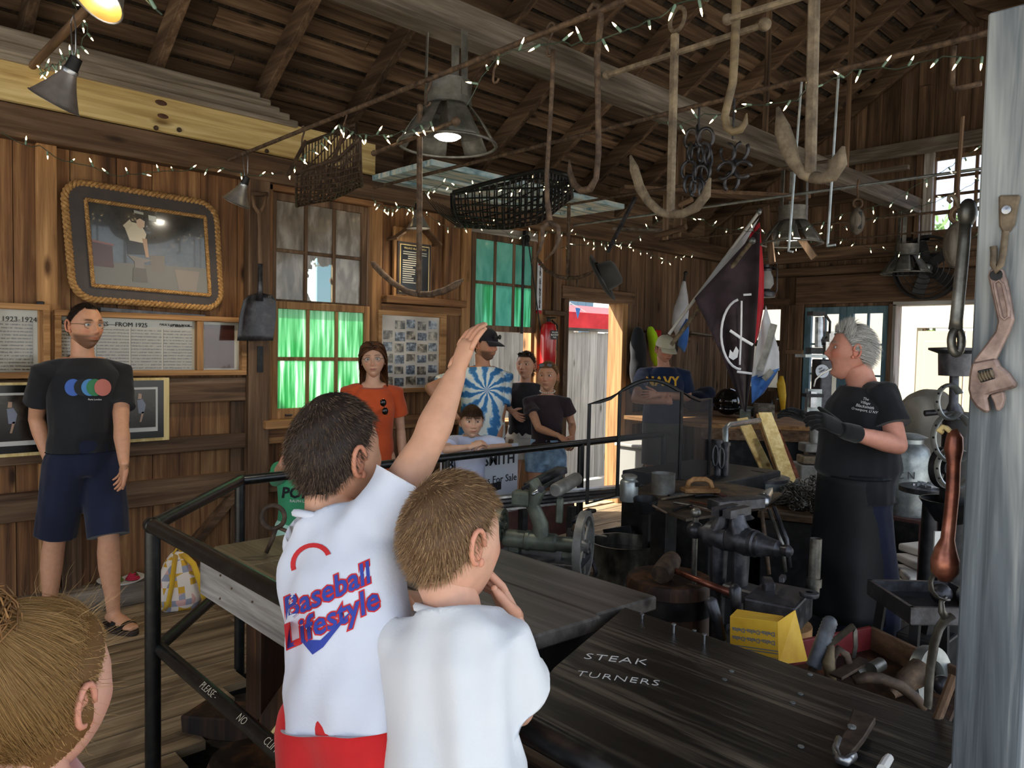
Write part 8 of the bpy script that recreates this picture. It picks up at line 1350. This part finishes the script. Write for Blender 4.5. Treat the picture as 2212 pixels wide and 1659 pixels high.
def ink_paper(name,base,ink,sx,sz,thr=.56):
    m,nt,b,out=node_mat(name);L=nt.links;v=coords(nt,(sx,sx,sz),True);n1=nt.nodes.new('ShaderNodeTexNoise');n1.inputs['Scale'].default_value=1;n1.inputs['Detail'].default_value=4;L.new(v,n1.inputs['Vector']);v2=coords(nt,(1,1,1),False);wv=nt.nodes.new('ShaderNodeTexWave');wv.bands_direction='Z';wv.inputs['Scale'].default_value=17;wv.inputs['Distortion'].default_value=.6;L.new(v2,wv.inputs['Vector'])
    mu=nt.nodes.new('ShaderNodeMath');mu.operation='MULTIPLY';L.new(n1.outputs['Fac'],mu.inputs[0]);L.new(wv.outputs['Fac'],mu.inputs[1]);r=ramp(nt,[(thr-.22,base),(thr-.12,ink)]);L.new(mu.outputs[0],r.inputs[0]);L.new(r.outputs[0],b.inputs['Base Color']);b.inputs['Roughness'].default_value=.25;b.inputs['Coat Weight'].default_value=.6;b.inputs['Coat Roughness'].default_value=.05
ink_paper('ledger_paper','#8d887c','#4a463f',150,60);plain('title_paper','#aaa698',.3,coat=.6);plain('ink_dark','#1c1b19',.7)
def framed(name,x0,x1,z0,z1,label,bars,y=YW-.05):
    g=em(name,((x0+x1)/2,y,z0),label=label,cat='frame');q0=g.location.copy();w=.032
    for s in((x0,x1,z1-w,z1),(x0,x1,z0,z0+w),(x0,x0+w,z0+w,z1-w),(x1-w,x1,z0+w,z1-w)):lob('frame_bar',MB().bb(s[0],s[1],y-.03,y+.045,s[2],s[3]),'frame_wood_x',g,q0,bevel=.003)
    for b in bars:lob('divider',MB().bb(b-w*.6,b+w*.6,y-.025,y+.03,z0+w,z1-w),'frame_wood_z',g,q0,bevel=.003)
    lob('backing',MB().bb(x0+w*.5,x1-w*.5,y+.02,y+.03,z0+w*.5,z1-w*.5),'title_paper',g,q0);return g,q0,y+.018
g,q0,y=framed('ledger_frame',-.2,1.005,1.335,1.735,'framed handwritten ledger page titled with 1923-1924',[]);text_ob('lettering','BLACKSMITH 1923-1924',.038,Vector((P(80,688,Y=y).x,y-.002,P(40,690,Y=y).z))-q0,(1,0,0),(0,0,1),'ink_dark',g,align='RIGHT');lob('page',MB().bb(.2,.93,y-.001,y+.002,1.37,1.64),'ledger_paper',g,q0)
g,q0,y=framed('ledger_frame',1.027,2.112,1.342,1.71,'long framed row of advertising ledger pages from 1925',[P(430,740,Y=YW-.05).x])
zt=P(180,697,Y=y).z;text_ob('lettering','ADVERTISING PAGES\u2014FROM 1925',.036,Vector((P(319,697,Y=y).x,y-.002,zt-.004))-q0,(1,0,0),(0,0,1),'ink_dark',g,align='RIGHT');text_ob('lettering',"PAUL'S OPERA BOOK",.019,Vector((P(411,697,Y=y).x,y-.002,zt+.004))-q0,(1,0,0),(0,0,1),'ink_dark',g,align='RIGHT');text_ob('lettering','AT RIGHT',.019,Vector((P(398,704,Y=y).x,y-.002,P(390,705,Y=y).z))-q0,(1,0,0),(0,0,1),'ink_dark',g,align='RIGHT');lob('arrow',MB().bb(P(400,704,Y=y).x,P(415,704,Y=y).x,y-.003,y,P(400,705,Y=y).z-.002,P(400,705,Y=y).z+.002),'ink_dark',g,q0)
for a,b in((128,205),(209,279),(283,349),(353,415)):lob('page',MB().bb(P(a,760,Y=y).x,P(b,760,Y=y).x,y-.0015,y+.001,1.378,1.625),'ledger_paper',g,q0)
pm('brown_print','#3a221c','#4d3029',scale=(5,5,5),rough=.12,bump=0,coat=.8);lob('opera_book',MB().bb(P(441,750,Y=y).x,P(506,750,Y=y).x,y-.0015,y+.001,1.385,1.66),'brown_print',g,q0)
plain('mat_black','#0d0c0c',.25);plain('print_white','#b9b9b5',.3);pm('photo_dark','#14110f','#221d19','#3a322a',scale=(9,9,9),rough=.2,bump=0)
for(x0,x1,y0,y1,lb,man_x) in((-60,150,822,965,'photo print of a smith at the forge on a pine board',22),(236,366,816,952,'photo print of a man in a plaid shirt on a pine board',302)):
    yy=YW-.075;a,b=P(x0,y0,Y=yy),P(x1,y1,Y=yy);zt,zb=P(340,y0,Y=yy).z,P(340,y1,Y=yy).z;g=em('photo_board',((a.x+b.x)/2,yy,zb),label=lb,cat='photo',group='photo boards on the wall');q0=g.location.copy();W_,H2=b.x-a.x,zt-zb
    lob('pine_board',MB().bb(a.x,b.x,yy,yy+.018,zb,zt),'pine_z',g,q0,bevel=.002);lob('mat',MB().bb(a.x+.01,b.x-.035,yy-.006,yy,zb+.02,zt-.015),'mat_black',g,q0);lob('white_border',MB().bb(a.x+.06,b.x-.07,yy-.008,yy-.006,zb+.06,zt-.055),'print_white',g,q0);lob('photograph',MB().bb(a.x+.07,b.x-.082,yy-.0095,yy-.008,zb+.085,zt-.068),'photo_dark',g,q0)
    c=Vector((P(man_x,880,Y=yy).x,yy-.011,(zt+zb)/2+.01));
    for nm,pts,col in(('printed_shirt',[(-.018,.05),(.012,.055),(.03,.02),(.02,-.03),(-.01,-.03)],'#6f7688'),('printed_face',[(-.014,.056),(.006,.056),(.007,.085),(-.010,.088)],'#a98a72'),('printed_arm',[(.008,-.02),(.02,-.02),(.005,-.08),(-.005,-.08)],'#9a7a64')):
        m_n='ink_'+col[1:]
        if m_n not in MATS:plain(m_n,col,.3)
        lob(nm,MB().add([c+Vector((u,0,v)) for u,v in pts],[tuple(range(len(pts)))]),m_n,g,q0)
loose('name_plate',MB().box(P(87,657,Y=YW-.05),(.035,.02,.03)),'black_iron','small black clip above the left ledger frame','clip',bevel=.003)
sv_=em('scoop_shovel',P(552,738,Y=YW-.16),label='worn scoop shovel hanging beside the peeled window',cat='shovel');q0=sv_.location.copy();ys=YW-.16
grid=[]
for i in range(9):
    t=i/8;y_=632+104*t;hw=34+7*min(1,t*2.2)-2*t if i else 26;row=[]
    for j in range(9):s=-1+2*j/8;row.append(P(556+6*(1-t)+s*hw-(5*t),y_-10*(1-s*s)*(1-t)*0+3*abs(s)*(1-t)*2,Y=ys+.03*(1-s*s)-.012*abs(s)**3))
    grid.append(row)
o=lob('blade',MB().sheet(grid),'dark_iron',sv_,q0,smooth=True);o.modifiers.new('s','SOLIDIFY').thickness=.004
lob('socket',MB().tube([P(561,650,Y=ys),P(562,620,Y=ys),P(562,570,Y=ys)],[.022,.016,.015],10),'dark_iron',sv_,q0,smooth=True);lob('shaft',MB().tube([P(562,575,Y=ys),P(561,500,Y=ys),P(560,455,Y=ys)],.0145,10),'dim_wood_z',sv_,q0,smooth=True)
lob('handle_yoke',MB().tube([P(560,462,Y=ys),P(549,445,Y=ys),P(545,420,Y=ys)],[.014,.012,.011],8).tube([P(560,462,Y=ys),P(570,445,Y=ys),P(575,420,Y=ys)],[.014,.012,.011],8),'dim_wood_z',sv_,q0,smooth=True);lob('grip',MB().tube([P(542,418,Y=ys),P(578,420,Y=ys)],.014,10),'dim_wood_x',sv_,q0,smooth=True)
pq=em('shop_plaque',P(892,640,Y=YW-.06),label='black lettered plaque under a small shingled roof',cat='plaque');q0=pq.location.copy();yp=YW-.05;x0,x1=P(860,580,Y=yp).x,P(926,580,Y=yp).x;z0,z1=P(890,634,Y=yp).z,P(890,528,Y=yp).z
lob('board',MB().bb(x0-.035,x1+.03,yp,yp+.03,z0-.03,z1+.12),'frame_wood_z',pq,q0,bevel=.003);lob('frame',MB().bb(x0-.012,x1+.012,yp-.012,yp,z0-.012,z1+.012),'frame_dark',pq,q0);lob('gold_edge',MB().bb(x0+.006,x1-.006,yp-.014,yp-.012,z0+.006,z1-.006),'pine_z',pq,q0);lob('plate',MB().bb(x0+.014,x1-.014,yp-.016,yp-.014,z0+.014,z1-.014),'mat_black',pq,q0)
text_ob('lettering','VILLAGE BLACKSMITH',.021,Vector(((x0+x1)/2,yp-.018,z1-.035))-q0,(1,0,0),(0,0,1),'pine_z',pq);rr_=random.Random(2)
for k in range(15):w=(x1-x0-.06)*rr_.uniform(.55,1) if k<4 else(x1-x0)*rr_.uniform(.25,.5);xs=x0+.03 if k>3 else(x0+x1)/2-w/2;zz=z1-.062-k*.0165;lob('text_line',MB().bb(xs,xs+w,yp-.0172,yp-.016,zz-.0035,zz+.0035),'title_paper',pq,q0)
ax_=(x0+x1)/2-.005;zr=z1+.17
for s in(-1,1):
    for k in range(5):t=(k+.5)/5;c=Vector((ax_+s*.21*t,yp-.02,zr-.155*t));lob('shingle',MB().box(c,(.056,.13,.012),Matrix.Rotation(s*.62,3,'Y')),'dim_wood_y',pq,q0)
cb_=em('photo_collage',P(885,842,Y=YW-.05),label='white board of thirty old snapshots in a wooden frame',cat='board');q0=cb_.location.copy();yc=YW-.045;x0,x1=P(822,760,Y=yc).x,P(948,760,Y=yc).x;z0,z1=P(885,838,Y=yc).z,P(885,683,Y=yc).z
lob('sheet',MB().bb(x0,x1,yc,yc+.01,z0,z1),'short_cream',cb_,q0)
for s in((x0-.03,x1+.06,z1,z1+.035),(x0-.03,x1+.06,z0-.035,z0),(x0-.03,x0,z0,z1),(x1,x1+.06,z0,z1)):lob('frame_bar',MB().bb(s[0],s[1],yc-.02,yc+.04,s[2],s[3]),'frame_wood_x',cb_,q0,bevel=.003)
pm('snap_a','#20242c','#5a6470','#a9b0b4',scale=(28,28,28),rough=.3,bump=0,detail=3,lo=.35,hi=.65);pm('snap_b','#2a2622','#6a6458','#b5ac9a',scale=(22,22,22),rough=.3,bump=0,detail=3,lo=.35,hi=.65)
for r in range(6):
    for c in range(5):
        if(r,c) in((0,0),):continue
        px_=x0+(x1-x0)*(.04+.192*c);pz=z1-(z1-z0)*(.05+.158*r)-.01*(c%2);w=(x1-x0)*random.uniform(.14,.17);h=(z1-z0)*random.uniform(.10,.13);lob('snapshot',MB().bb(px_,px_+w,yc-.002,yc,pz-h,pz),('snap_a','snap_b')[(r+c)%2],cb_,q0)
fe=em('fire_extinguisher',P(1183,800,Y=YW-.15),label='red fire extinguisher hanging left of the doorway',cat='extinguisher');q0=fe.location.copy();plain('fire_red','#a8141a',.25,0,.5,.4);hh=P(1183,692,Y=YW-.15).z-q0.z
lathe_at('cylinder',[(0,0),(.065,0),(.072,.01),(.072,hh*.82),(.06,hh*.92),(.025,hh*.96),(.02,hh*.97)],q0,'fire_red',fe,q0);lob('valve',MB().lathe([(.018,hh*.96),(.018,hh*1.03),(0,hh*1.04)],q0,(0,0,1),10).box(q0+Vector((0,-.03,hh*1.05)),(.02,.10,.012)),'black_iron',fe,q0);lob('label',MB().bb(q0.x-.045,q0.x+.045,q0.y-.075,q0.y-.070,q0.z+hh*.62,q0.z+hh*.80),'mat_black',fe,q0);text_ob('lettering','HALON\nBLANKET\nPULL',.022,q0+Vector((0,-.077,hh*.71))-q0,(1,0,0),(0,0,1),'paint_white',fe);lob('hose',MB().tube([q0+Vector((.02,-.02,hh)),q0+Vector((.08,-.03,hh*.9)),q0+Vector((.085,-.02,hh*.4))],.008,8),'black_iron',fe,q0)
es=em('extinguisher_sign',P(1166,672,Y=YW-.06),label='narrow white upright sign spelling out the extinguisher',cat='sign');q0=es.location.copy();yy=YW-.058;x0=P(1161,620,Y=yy).x;z1,z0=P(1165,566,Y=yy).z,P(1165,670,Y=yy).z;lob('board',MB().bb(x0,x0+.062,yy,yy+.01,z0,z1),'sign_white',es,q0);lob('red_tip',MB().bb(x0,x0+.062,yy-.001,yy+.011,z0-.03,z0).bb(x0+.005,x0+.057,yy-.001,yy,z1-.03,z1-.005),'fire_red',es,q0)
for k,ch_ in enumerate('FIRE EXTINGUISHER'):text_ob('letter',ch_,.031,Vector((x0+.031,yy-.002,z1-.045-k*(z1-z0-.06)/16.5))-q0,(1,0,0),(0,0,1),'ink_dark',es,bold=.001) if ch_!=' ' else None
for nm,cx,mt,w,ytop,ybot,lb in(('dark_jacket',1387,'tee_black',24,705,830,'black jacket hanging on the wall hook right of the door'),('safety_vest',1412,'hi_vis',9,703,790,'bright yellow-green safety vest beside the black jacket')):
    if nm=='safety_vest':cloth('hi_vis','#9fd41a','#b8e62a')
    mb=MB();mb.tube([P(cx+(k*3.2 if nm=='safety_vest' else 0)-8,ytop+(ybot-ytop)*k/6,Y=4.66) for k in range(7)],[w/1630*7.2*f for f in(.35,.8,1,1,1.02,1.05,.9)],14,ry=[.03,.06,.07,.075,.08,.08,.06],up=(0,1,0));_V,_F,_N=remesh(mb,.018,3);_V=_V+_N*(folds(_V,9,(40,90))*.006)[:,None];g=em(nm,P(cx,ybot,Y=4.66),label=lb,cat='clothing');q0=g.location.copy();ob('cloth',np_mesh('cloth',_V,_F,mt,off=q0),None,g);lob('hanger_loop',MB().tube([P(cx-8,ytop+2,Y=4.66),P(cx-8,ytop-8,Y=4.72)],.006,6),'rust',g,q0)
rf_=em('rolled_flag',P(1473,735,Y=4.5),label='furled white and blue flag on a dark staff in the corner',cat='flag');q0=rf_.location.copy();cloth('flag_white','#b9bcc4','#cdd0d6');cloth('flag_blue','#2f5aa0','#4a78bc');lob('staff',MB().tube([P(1480,590,Y=4.5),P(1462,760,Y=4.5)],.012,8).ell(P(1481,590,Y=4.5),.022),'black_leather',rf_,q0);_V,_F,_N=remesh(MB().tube([P(x,y,Y=4.5) for x,y in((1478,605),(1476,640),(1472,665),(1468,700),(1470,730))],[.02,.05,.075,.085,.05],14),.02,2);_V=_V+_N*(folds(_V,4,(50,110),stretch=(1,1,.2))*.008)[:,None];ob('cloth',np_mesh('cloth',_V,_F,'flag_white',off=q0),None,rf_);lob('blue_fold',MB().tube([P(x,y,Y=4.42) for x,y in((1484,690),(1478,715),(1474,745),(1478,760))],[.02,.05,.05,.01],10),'flag_blue',rf_,q0,smooth=True)
loose('red_toolbox',MB().box(P(1415,735,Y=4.70),(.12,.08,.22)),'fire_red','red metal box on the wall behind the safety vest','box',bevel=.01);loose('wall_shelf',MB().beam(P(1480,718,Y=4.66),P(1536,726,Y=4.66),.16,.02),'dusty_wood_x','short grey shelf beside the furled flag','shelf',bevel=.003)
for i,(a,b,dd,lb) in enumerate((((1640,457),(1445,722),6.55,'long white flagpole with a gilt tip'),((1625,520),(1450,745),6.45,'grey flagpole carrying the black flag'))):g=em('flag_pole',P(*b,D=dd+.2),label=lb,cat='pole');q0=g.location.copy();lob('staff',MB().tube([P(*a,D=dd-.2),P(*b,D=dd+.2)],.014 if i==0 else .018,10),'enamel' if i==0 else 'dusty_iron',g,q0,smooth=.7);lob('tip',MB().ell(P(*a,D=dd-.2),(.022,.022,.03) if i==0 else(.03,.03,.03)),'galv',g,q0,smooth=True)
cloth('flag_black','#2a2226','#3a2f35',amt=.2);cloth('flag_red','#a8202c','#c02c38')
def flag_sheet(name,L_,R_,D0,amp,nw,mat,par,q0,n=18,m=16,ph=0,f0=0,f1=1):
    def smp(A,t):k=t*(len(A)-1);i=min(int(k),len(A)-2);f=k-i;return(A[i][0]*(1-f)+A[i+1][0]*f,A[i][1]*(1-f)+A[i+1][1]*f)
    g=[]
    for i in range(n+1):
        t=i/n;a,b=smp(L_,t),smp(R_,t);g.append([P(a[0]+(b[0]-a[0])*s,a[1]+(b[1]-a[1])*s,D=D0+amp*math.sin(nw*s*6.28+ph+t*1.2)*min(1,t*2+.25)) for s in[f0+(f1-f0)*j/m for j in range(m+1)]])
    o=lob(name,MB().sheet(g),mat,par,q0,smooth=True);o.modifiers.new('s','SOLIDIFY').thickness=.004;return o
bf=em('black_flag',P(1608,888,D=6.35),label='black flag with a white hammer emblem hanging in folds',cat='flag');q0=bf.location.copy()
flag_sheet('cloth',[(1500,645),(1530,705),(1560,770),(1585,835),(1607,888)],[(1642,490),(1640,600),(1634,700),(1626,800),(1612,890)],6.35,.05,1.6,'flag_black',bf,q0)
def fl(name,pts,w,D0=6.26):return lob(name,MB().tube([P(x,y,D=D0) for x,y in pts],w,6,ry=.004,up=FW),'flag_white',bf,q0)
fl('emblem_ring',[(1604+44*math.cos(math.radians(a))*1.0-2,722+76*math.sin(math.radians(a))) for a in range(92,272,12)],.010);fl('emblem_hammer',[(1602,650),(1601,720),(1598,788)],.008);fl('emblem_hammer',[(1577,714),(1600,730),(1626,745)],.012);fl('emblem_band',[(1606,637),(1623,636)],.009);fl('emblem_band',[(1592,803),(1624,807)],.010);lob('emblem_flame',MB().add([P(x,y,D=6.26) for x,y in((1574,772),(1577,755),(1583,762),(1590,748),(1596,757),(1593,772),(1584,778))],[tuple(range(7))]),'flag_white',bf,q0)
rw=em('red_white_flag',P(1660,870,D=6.55),label='red, white and blue flag draped behind the black one',cat='flag');q0=rw.location.copy();LL,RR=[(1622,492),(1624,600),(1622,700),(1620,800),(1622,872)],[(1642,480),(1652,590),(1672,700),(1684,790),(1652,848)]
flag_sheet('red_field',[(1618,500),(1622,600),(1622,700),(1624,760)],[(1641,480),(1650,590),(1650,660),(1640,720)],6.50,.03,1.2,'flag_red',rw,q0);flag_sheet('white_field',[(1640,720),(1630,770),(1622,820)],[(1654,660),(1683,760),(1684,800)],6.50,.03,1.2,'flag_white',rw,q0);flag_sheet('white_fold',[(1560,560),(1500,645)],[(1640,470),(1560,610)],6.45,.02,1,'flag_white',rw,q0,8,8);flag_sheet('blue_field',[(1622,815),(1624,872)],[(1684,795),(1650,848)],6.50,.02,1,'flag_blue',rw,q0,6,8);lob('grey_mark',MB().tube([P(x,y,D=6.42) for x,y in((1640,800),(1660,745),(1672,700))],.03,6,ry=.004,up=FW).tube([P(x,y,D=6.42) for x,y in((1650,820),(1668,800))],.025,6,ry=.004,up=FW),'pewter',rw,q0)
pp_=em('paper_plate',P(262,1250,Y=4.72),label='white paper plate with red and green rosettes on the sill beam',cat='plate');q0=pp_.location.copy();q0.z=.137;pp_.location=q0;plain('plate_white','#c9c9c6',.5);plain('rosette_red','#b0203c',.8);plain('rosette_green','#5f6e34',.8)
ob('plate',MB().lathe([(0,.004),(.085,.004),(.125,.022),(.128,.022),(.088,0),(0,0)],(0,0,0),(0,0,1),32),'plate_white',pp_,smooth=True)
for(dx,dy,r,mt,n) in((.06,-.01,.034,'rosette_red',4),(.065,-.01,.02,'rosette_green',2),(-.02,.0,.028,'rosette_green',3)):
    for k in range(n):ob('rosette',MB().tube([(dx+math.cos(a)*(r*(1-k/n*.7)),dy+math.sin(a)*r*(1-k/n*.7),.012+.009*k+(.018 if mt=='rosette_green' and dx>0 else 0)) for a in[2*math.pi*i/16 for i in range(16)]],.006,6,closed=True),mt,pp_,smooth=True)
bp_=em('checked_backpack',P(390,1300,Y=4.45),label='pastel checked child\'s backpack leaning on the deck',cat='backpack');q0=bp_.location.copy();q0.z=0;bp_.location=q0
m_,nt_,b_,o_=node_mat('checks');_v=coords(nt_,(28,28,28),False);_fl=nt_.nodes.new('ShaderNodeVectorMath');_fl.operation='FLOOR';nt_.links.new(_v,_fl.inputs[0]);_wn=nt_.nodes.new('ShaderNodeTexWhiteNoise');nt_.links.new(_fl.outputs[0],_wn.inputs['Vector']);_r=ramp(nt_,[(0,'#d8cfc6'),(.99,'#d8cfc6')]);_r.color_ramp.interpolation='CONSTANT'
for p_c,c_ in((.30,'#c69a2e'),(.52,'#d8cfc6'),(.66,'#caa09a'),(.82,'#8f94a4')):e=_r.color_ramp.elements.new(p_c);e.color=C(c_)
nt_.links.new(_wn.outputs['Value'],_r.inputs[0]);nt_.links.new(_r.outputs[0],b_.inputs['Base Color']);b_.inputs['Roughness'].default_value=.85
_V,_F,_N=remesh(MB().tube([(0,0,.0),(0,0,.05),(.0,.02,.16),(.0,.05,.27),(.0,.07,.32)],[.10,.135,.125,.08,.03],16,ry=[.07,.085,.075,.05,.02],up=(0,1,0)),.012,4);_V=_V+_N*(folds(_V,8,(40,90))*.004)[:,None];ob('bag',np_mesh('bag',_V,_F,'checks'),None,bp_);cloth('strap_gold','#b8901f','#c8a233')
for s in(-1,1):ob('strap',MB().tube([(s*.02,.02,.31),(s*.055,-.05,.26),(s*.08,-.085,.16),(s*.10,-.09,.07),(s*.115,-.07,.03)],.017,8,ry=.006,up=(0,-1,0)),'strap_gold',bp_,smooth=True)
ob('top_loop',MB().tube([(-.025,.05,.31),(0,.05,.345),(.025,.05,.31)],.007,8),'strap_gold',bp_,smooth=True)
# ------------------------------------------------------------------ outside, seen through the openings
wood('fence_pale','#8a8a84','#b4b3ac','#d2d0c8','z',vary=.12);fx=em('plank_fence',(6.5,6.7,-.2),label='tall grey plank fence outside the door',cat='fence');
for i in range(34):ob('fence_plank',MB().bb(-3.0+i*.165,-3.0+i*.165+.158,0,.02,0,1.98+.01*(i%3)),'fence_pale',fx)
ob('fence_cap',MB().bb(-3.0,2.6,-.03,.05,2.0,2.04),'grey_wood_x',fx)
cloth('canopy_red','#b8242c','#cc343a');ob('red_canopy',MB().add([(6.2,7.4,1.85),(10.6,7.4,1.85),(10.6,8.6,2.3),(6.2,8.6,2.3),(6.2,7.4,2.1),(10.6,7.4,2.1)],[(0,1,5,4),(4,5,2,3)]),'canopy_red',label='red market canopy beyond the plank fence',cat='canopy');_cp=em('canopy_frame',(6.25,7.45,-.25),label='white posts holding up the red canopy',cat='frame');[ob('post',MB().bb(x,x+.05,0,.05,0,2.3),'enamel',_cp) for x in(0,2.1,4.25)];plain('bunting_a','#3f9a4a',.8);plain('bunting_b','#e0e0dc',.8);plain('bunting_c','#2f6aa8',.8)
bt=em('bunting',(7.4,7.35,2.05),label='small coloured pennants strung along the red canopy',cat='bunting')
for i in range(9):ob('pennant',MB().prism([(-.06,0),(.06,0),(0,-.16)],0,.004,(-.9+i*.22,0,.12-.1*math.sin(i*.8)),(1,0,0),(0,0,1)),('bunting_a','bunting_b','bunting_c')[i%3],bt)
ob('cord',MB().tube([(-.95+i*.22,0,.125-.1*math.sin(i*.8-.2)) for i in range(10)],.006,5),'bunting_b',bt)
shed=em('blue_shed',(9.0,10.5,-.2),label='blue-grey boarded building behind the fence',cat='building');plain('shed_blue','#6f8ba0',.8)
for i in range(26):ob('wall_board',MB().bb(-3.2+i*.25,-3.2+i*.25+.24,0,.05,0,4.2),'shed_blue',shed)
hs2=em('cream_house',(12.6,3.6,-.25),label='cream house with panelled doors outside the end wall',cat='house');plain('cream','#a39c88',.8);plain('cream_door','#a6987a',.7)
ob('wall',MB().bb(.06,.3,-2.2,4.2,2.25,3.6).bb(.06,.3,-2.2,-.75,0,2.25).bb(.06,.3,.62,4.2,0,2.25),'cream',hs2)
for y0 in(-.72,-.05):
    d=ob('door_leaf',MB().bb(.02,.08,y0,y0+.64,.03,2.2),'cream_door',hs2)
    for z0,z1 in((.2,.95),(1.08,2.05)):ob('door_panel',MB().bb(.0,.02,y0+.10,y0+.54,z0,z1),'cream_door',d,bevel=.01)
rs_=em('red_shingle_house',(11.2,1.55,-.25),label='red-shingled gable wall seen beside the open end door',cat='house');plain('shingle_red','#8f3a3e',.85)
for r in range(18):
    for c in range(9):ob('shingle',MB().bb(0,.03-.001*r,-1.0+c*.17+.085*(r%2),-1.0+c*.17+.163+.085*(r%2),r*.2,r*.2+.215),'shingle_red',rs_)
ob('corner_board',MB().bb(-.02,.1,.68,.78,0,3.7),'cream',rs_);ob('mass',MB().bb(.035,.3,-1.2,.78,0,3.7),'shingle_red',rs_)
def bush(c,r,label,n=900):
    g=em('tree',(c[0],c[1],-.25),label=label,cat='tree',group='trees outside');ob('trunk',MB().tube([(0,0,0),(.05,0,c[2]*.6),(0,.05,c[2])],[.14,.11,.06],8),'dim_wood_z',g);mb=MB();rr=random.Random(int(c[0]*10))
    for i in range(n):
        v=Vector((rr.gauss(0,1),rr.gauss(0,1),rr.gauss(0,.8))).normalized()*r*rr.uniform(.5,1);p=Vector((0,0,c[2]+.25))+v;u=Vector((rr.gauss(0,1),rr.gauss(0,1),rr.gauss(0,1))).normalized();w=u.orthogonal().normalized();s=rr.uniform(.07,.14);mb.add([p-u*s,p+w*s*.5,p+u*s,p-w*s*.5],[(0,1,2,3)])
    tag(ob('foliage',mb,'leaf_green',g),kind='stuff')
plain('leaf_green','#5a7a34',.7)
bush((16,5.2,3.3),1.3,'leafy tree beyond the end wall seen through the small high window');bush((15,8.8,3.6),1.5,'leafy tree beyond the lower back window')
ps=em('picnic_shelter',(12.5,6.6,-.25),label='low grey-roofed shed seen through the lower back window',cat='shed');ob('wall',MB().bb(0,.1,-1,1.6,0,1.6),'cream',ps);ob('roof',MB().add([(-.2,-1.2,1.6),(-.2,1.8,1.6),(1.0,1.8,2.3),(1.0,-1.2,2.3)],[(0,1,2,3)]),'grey_wood_y',ps)
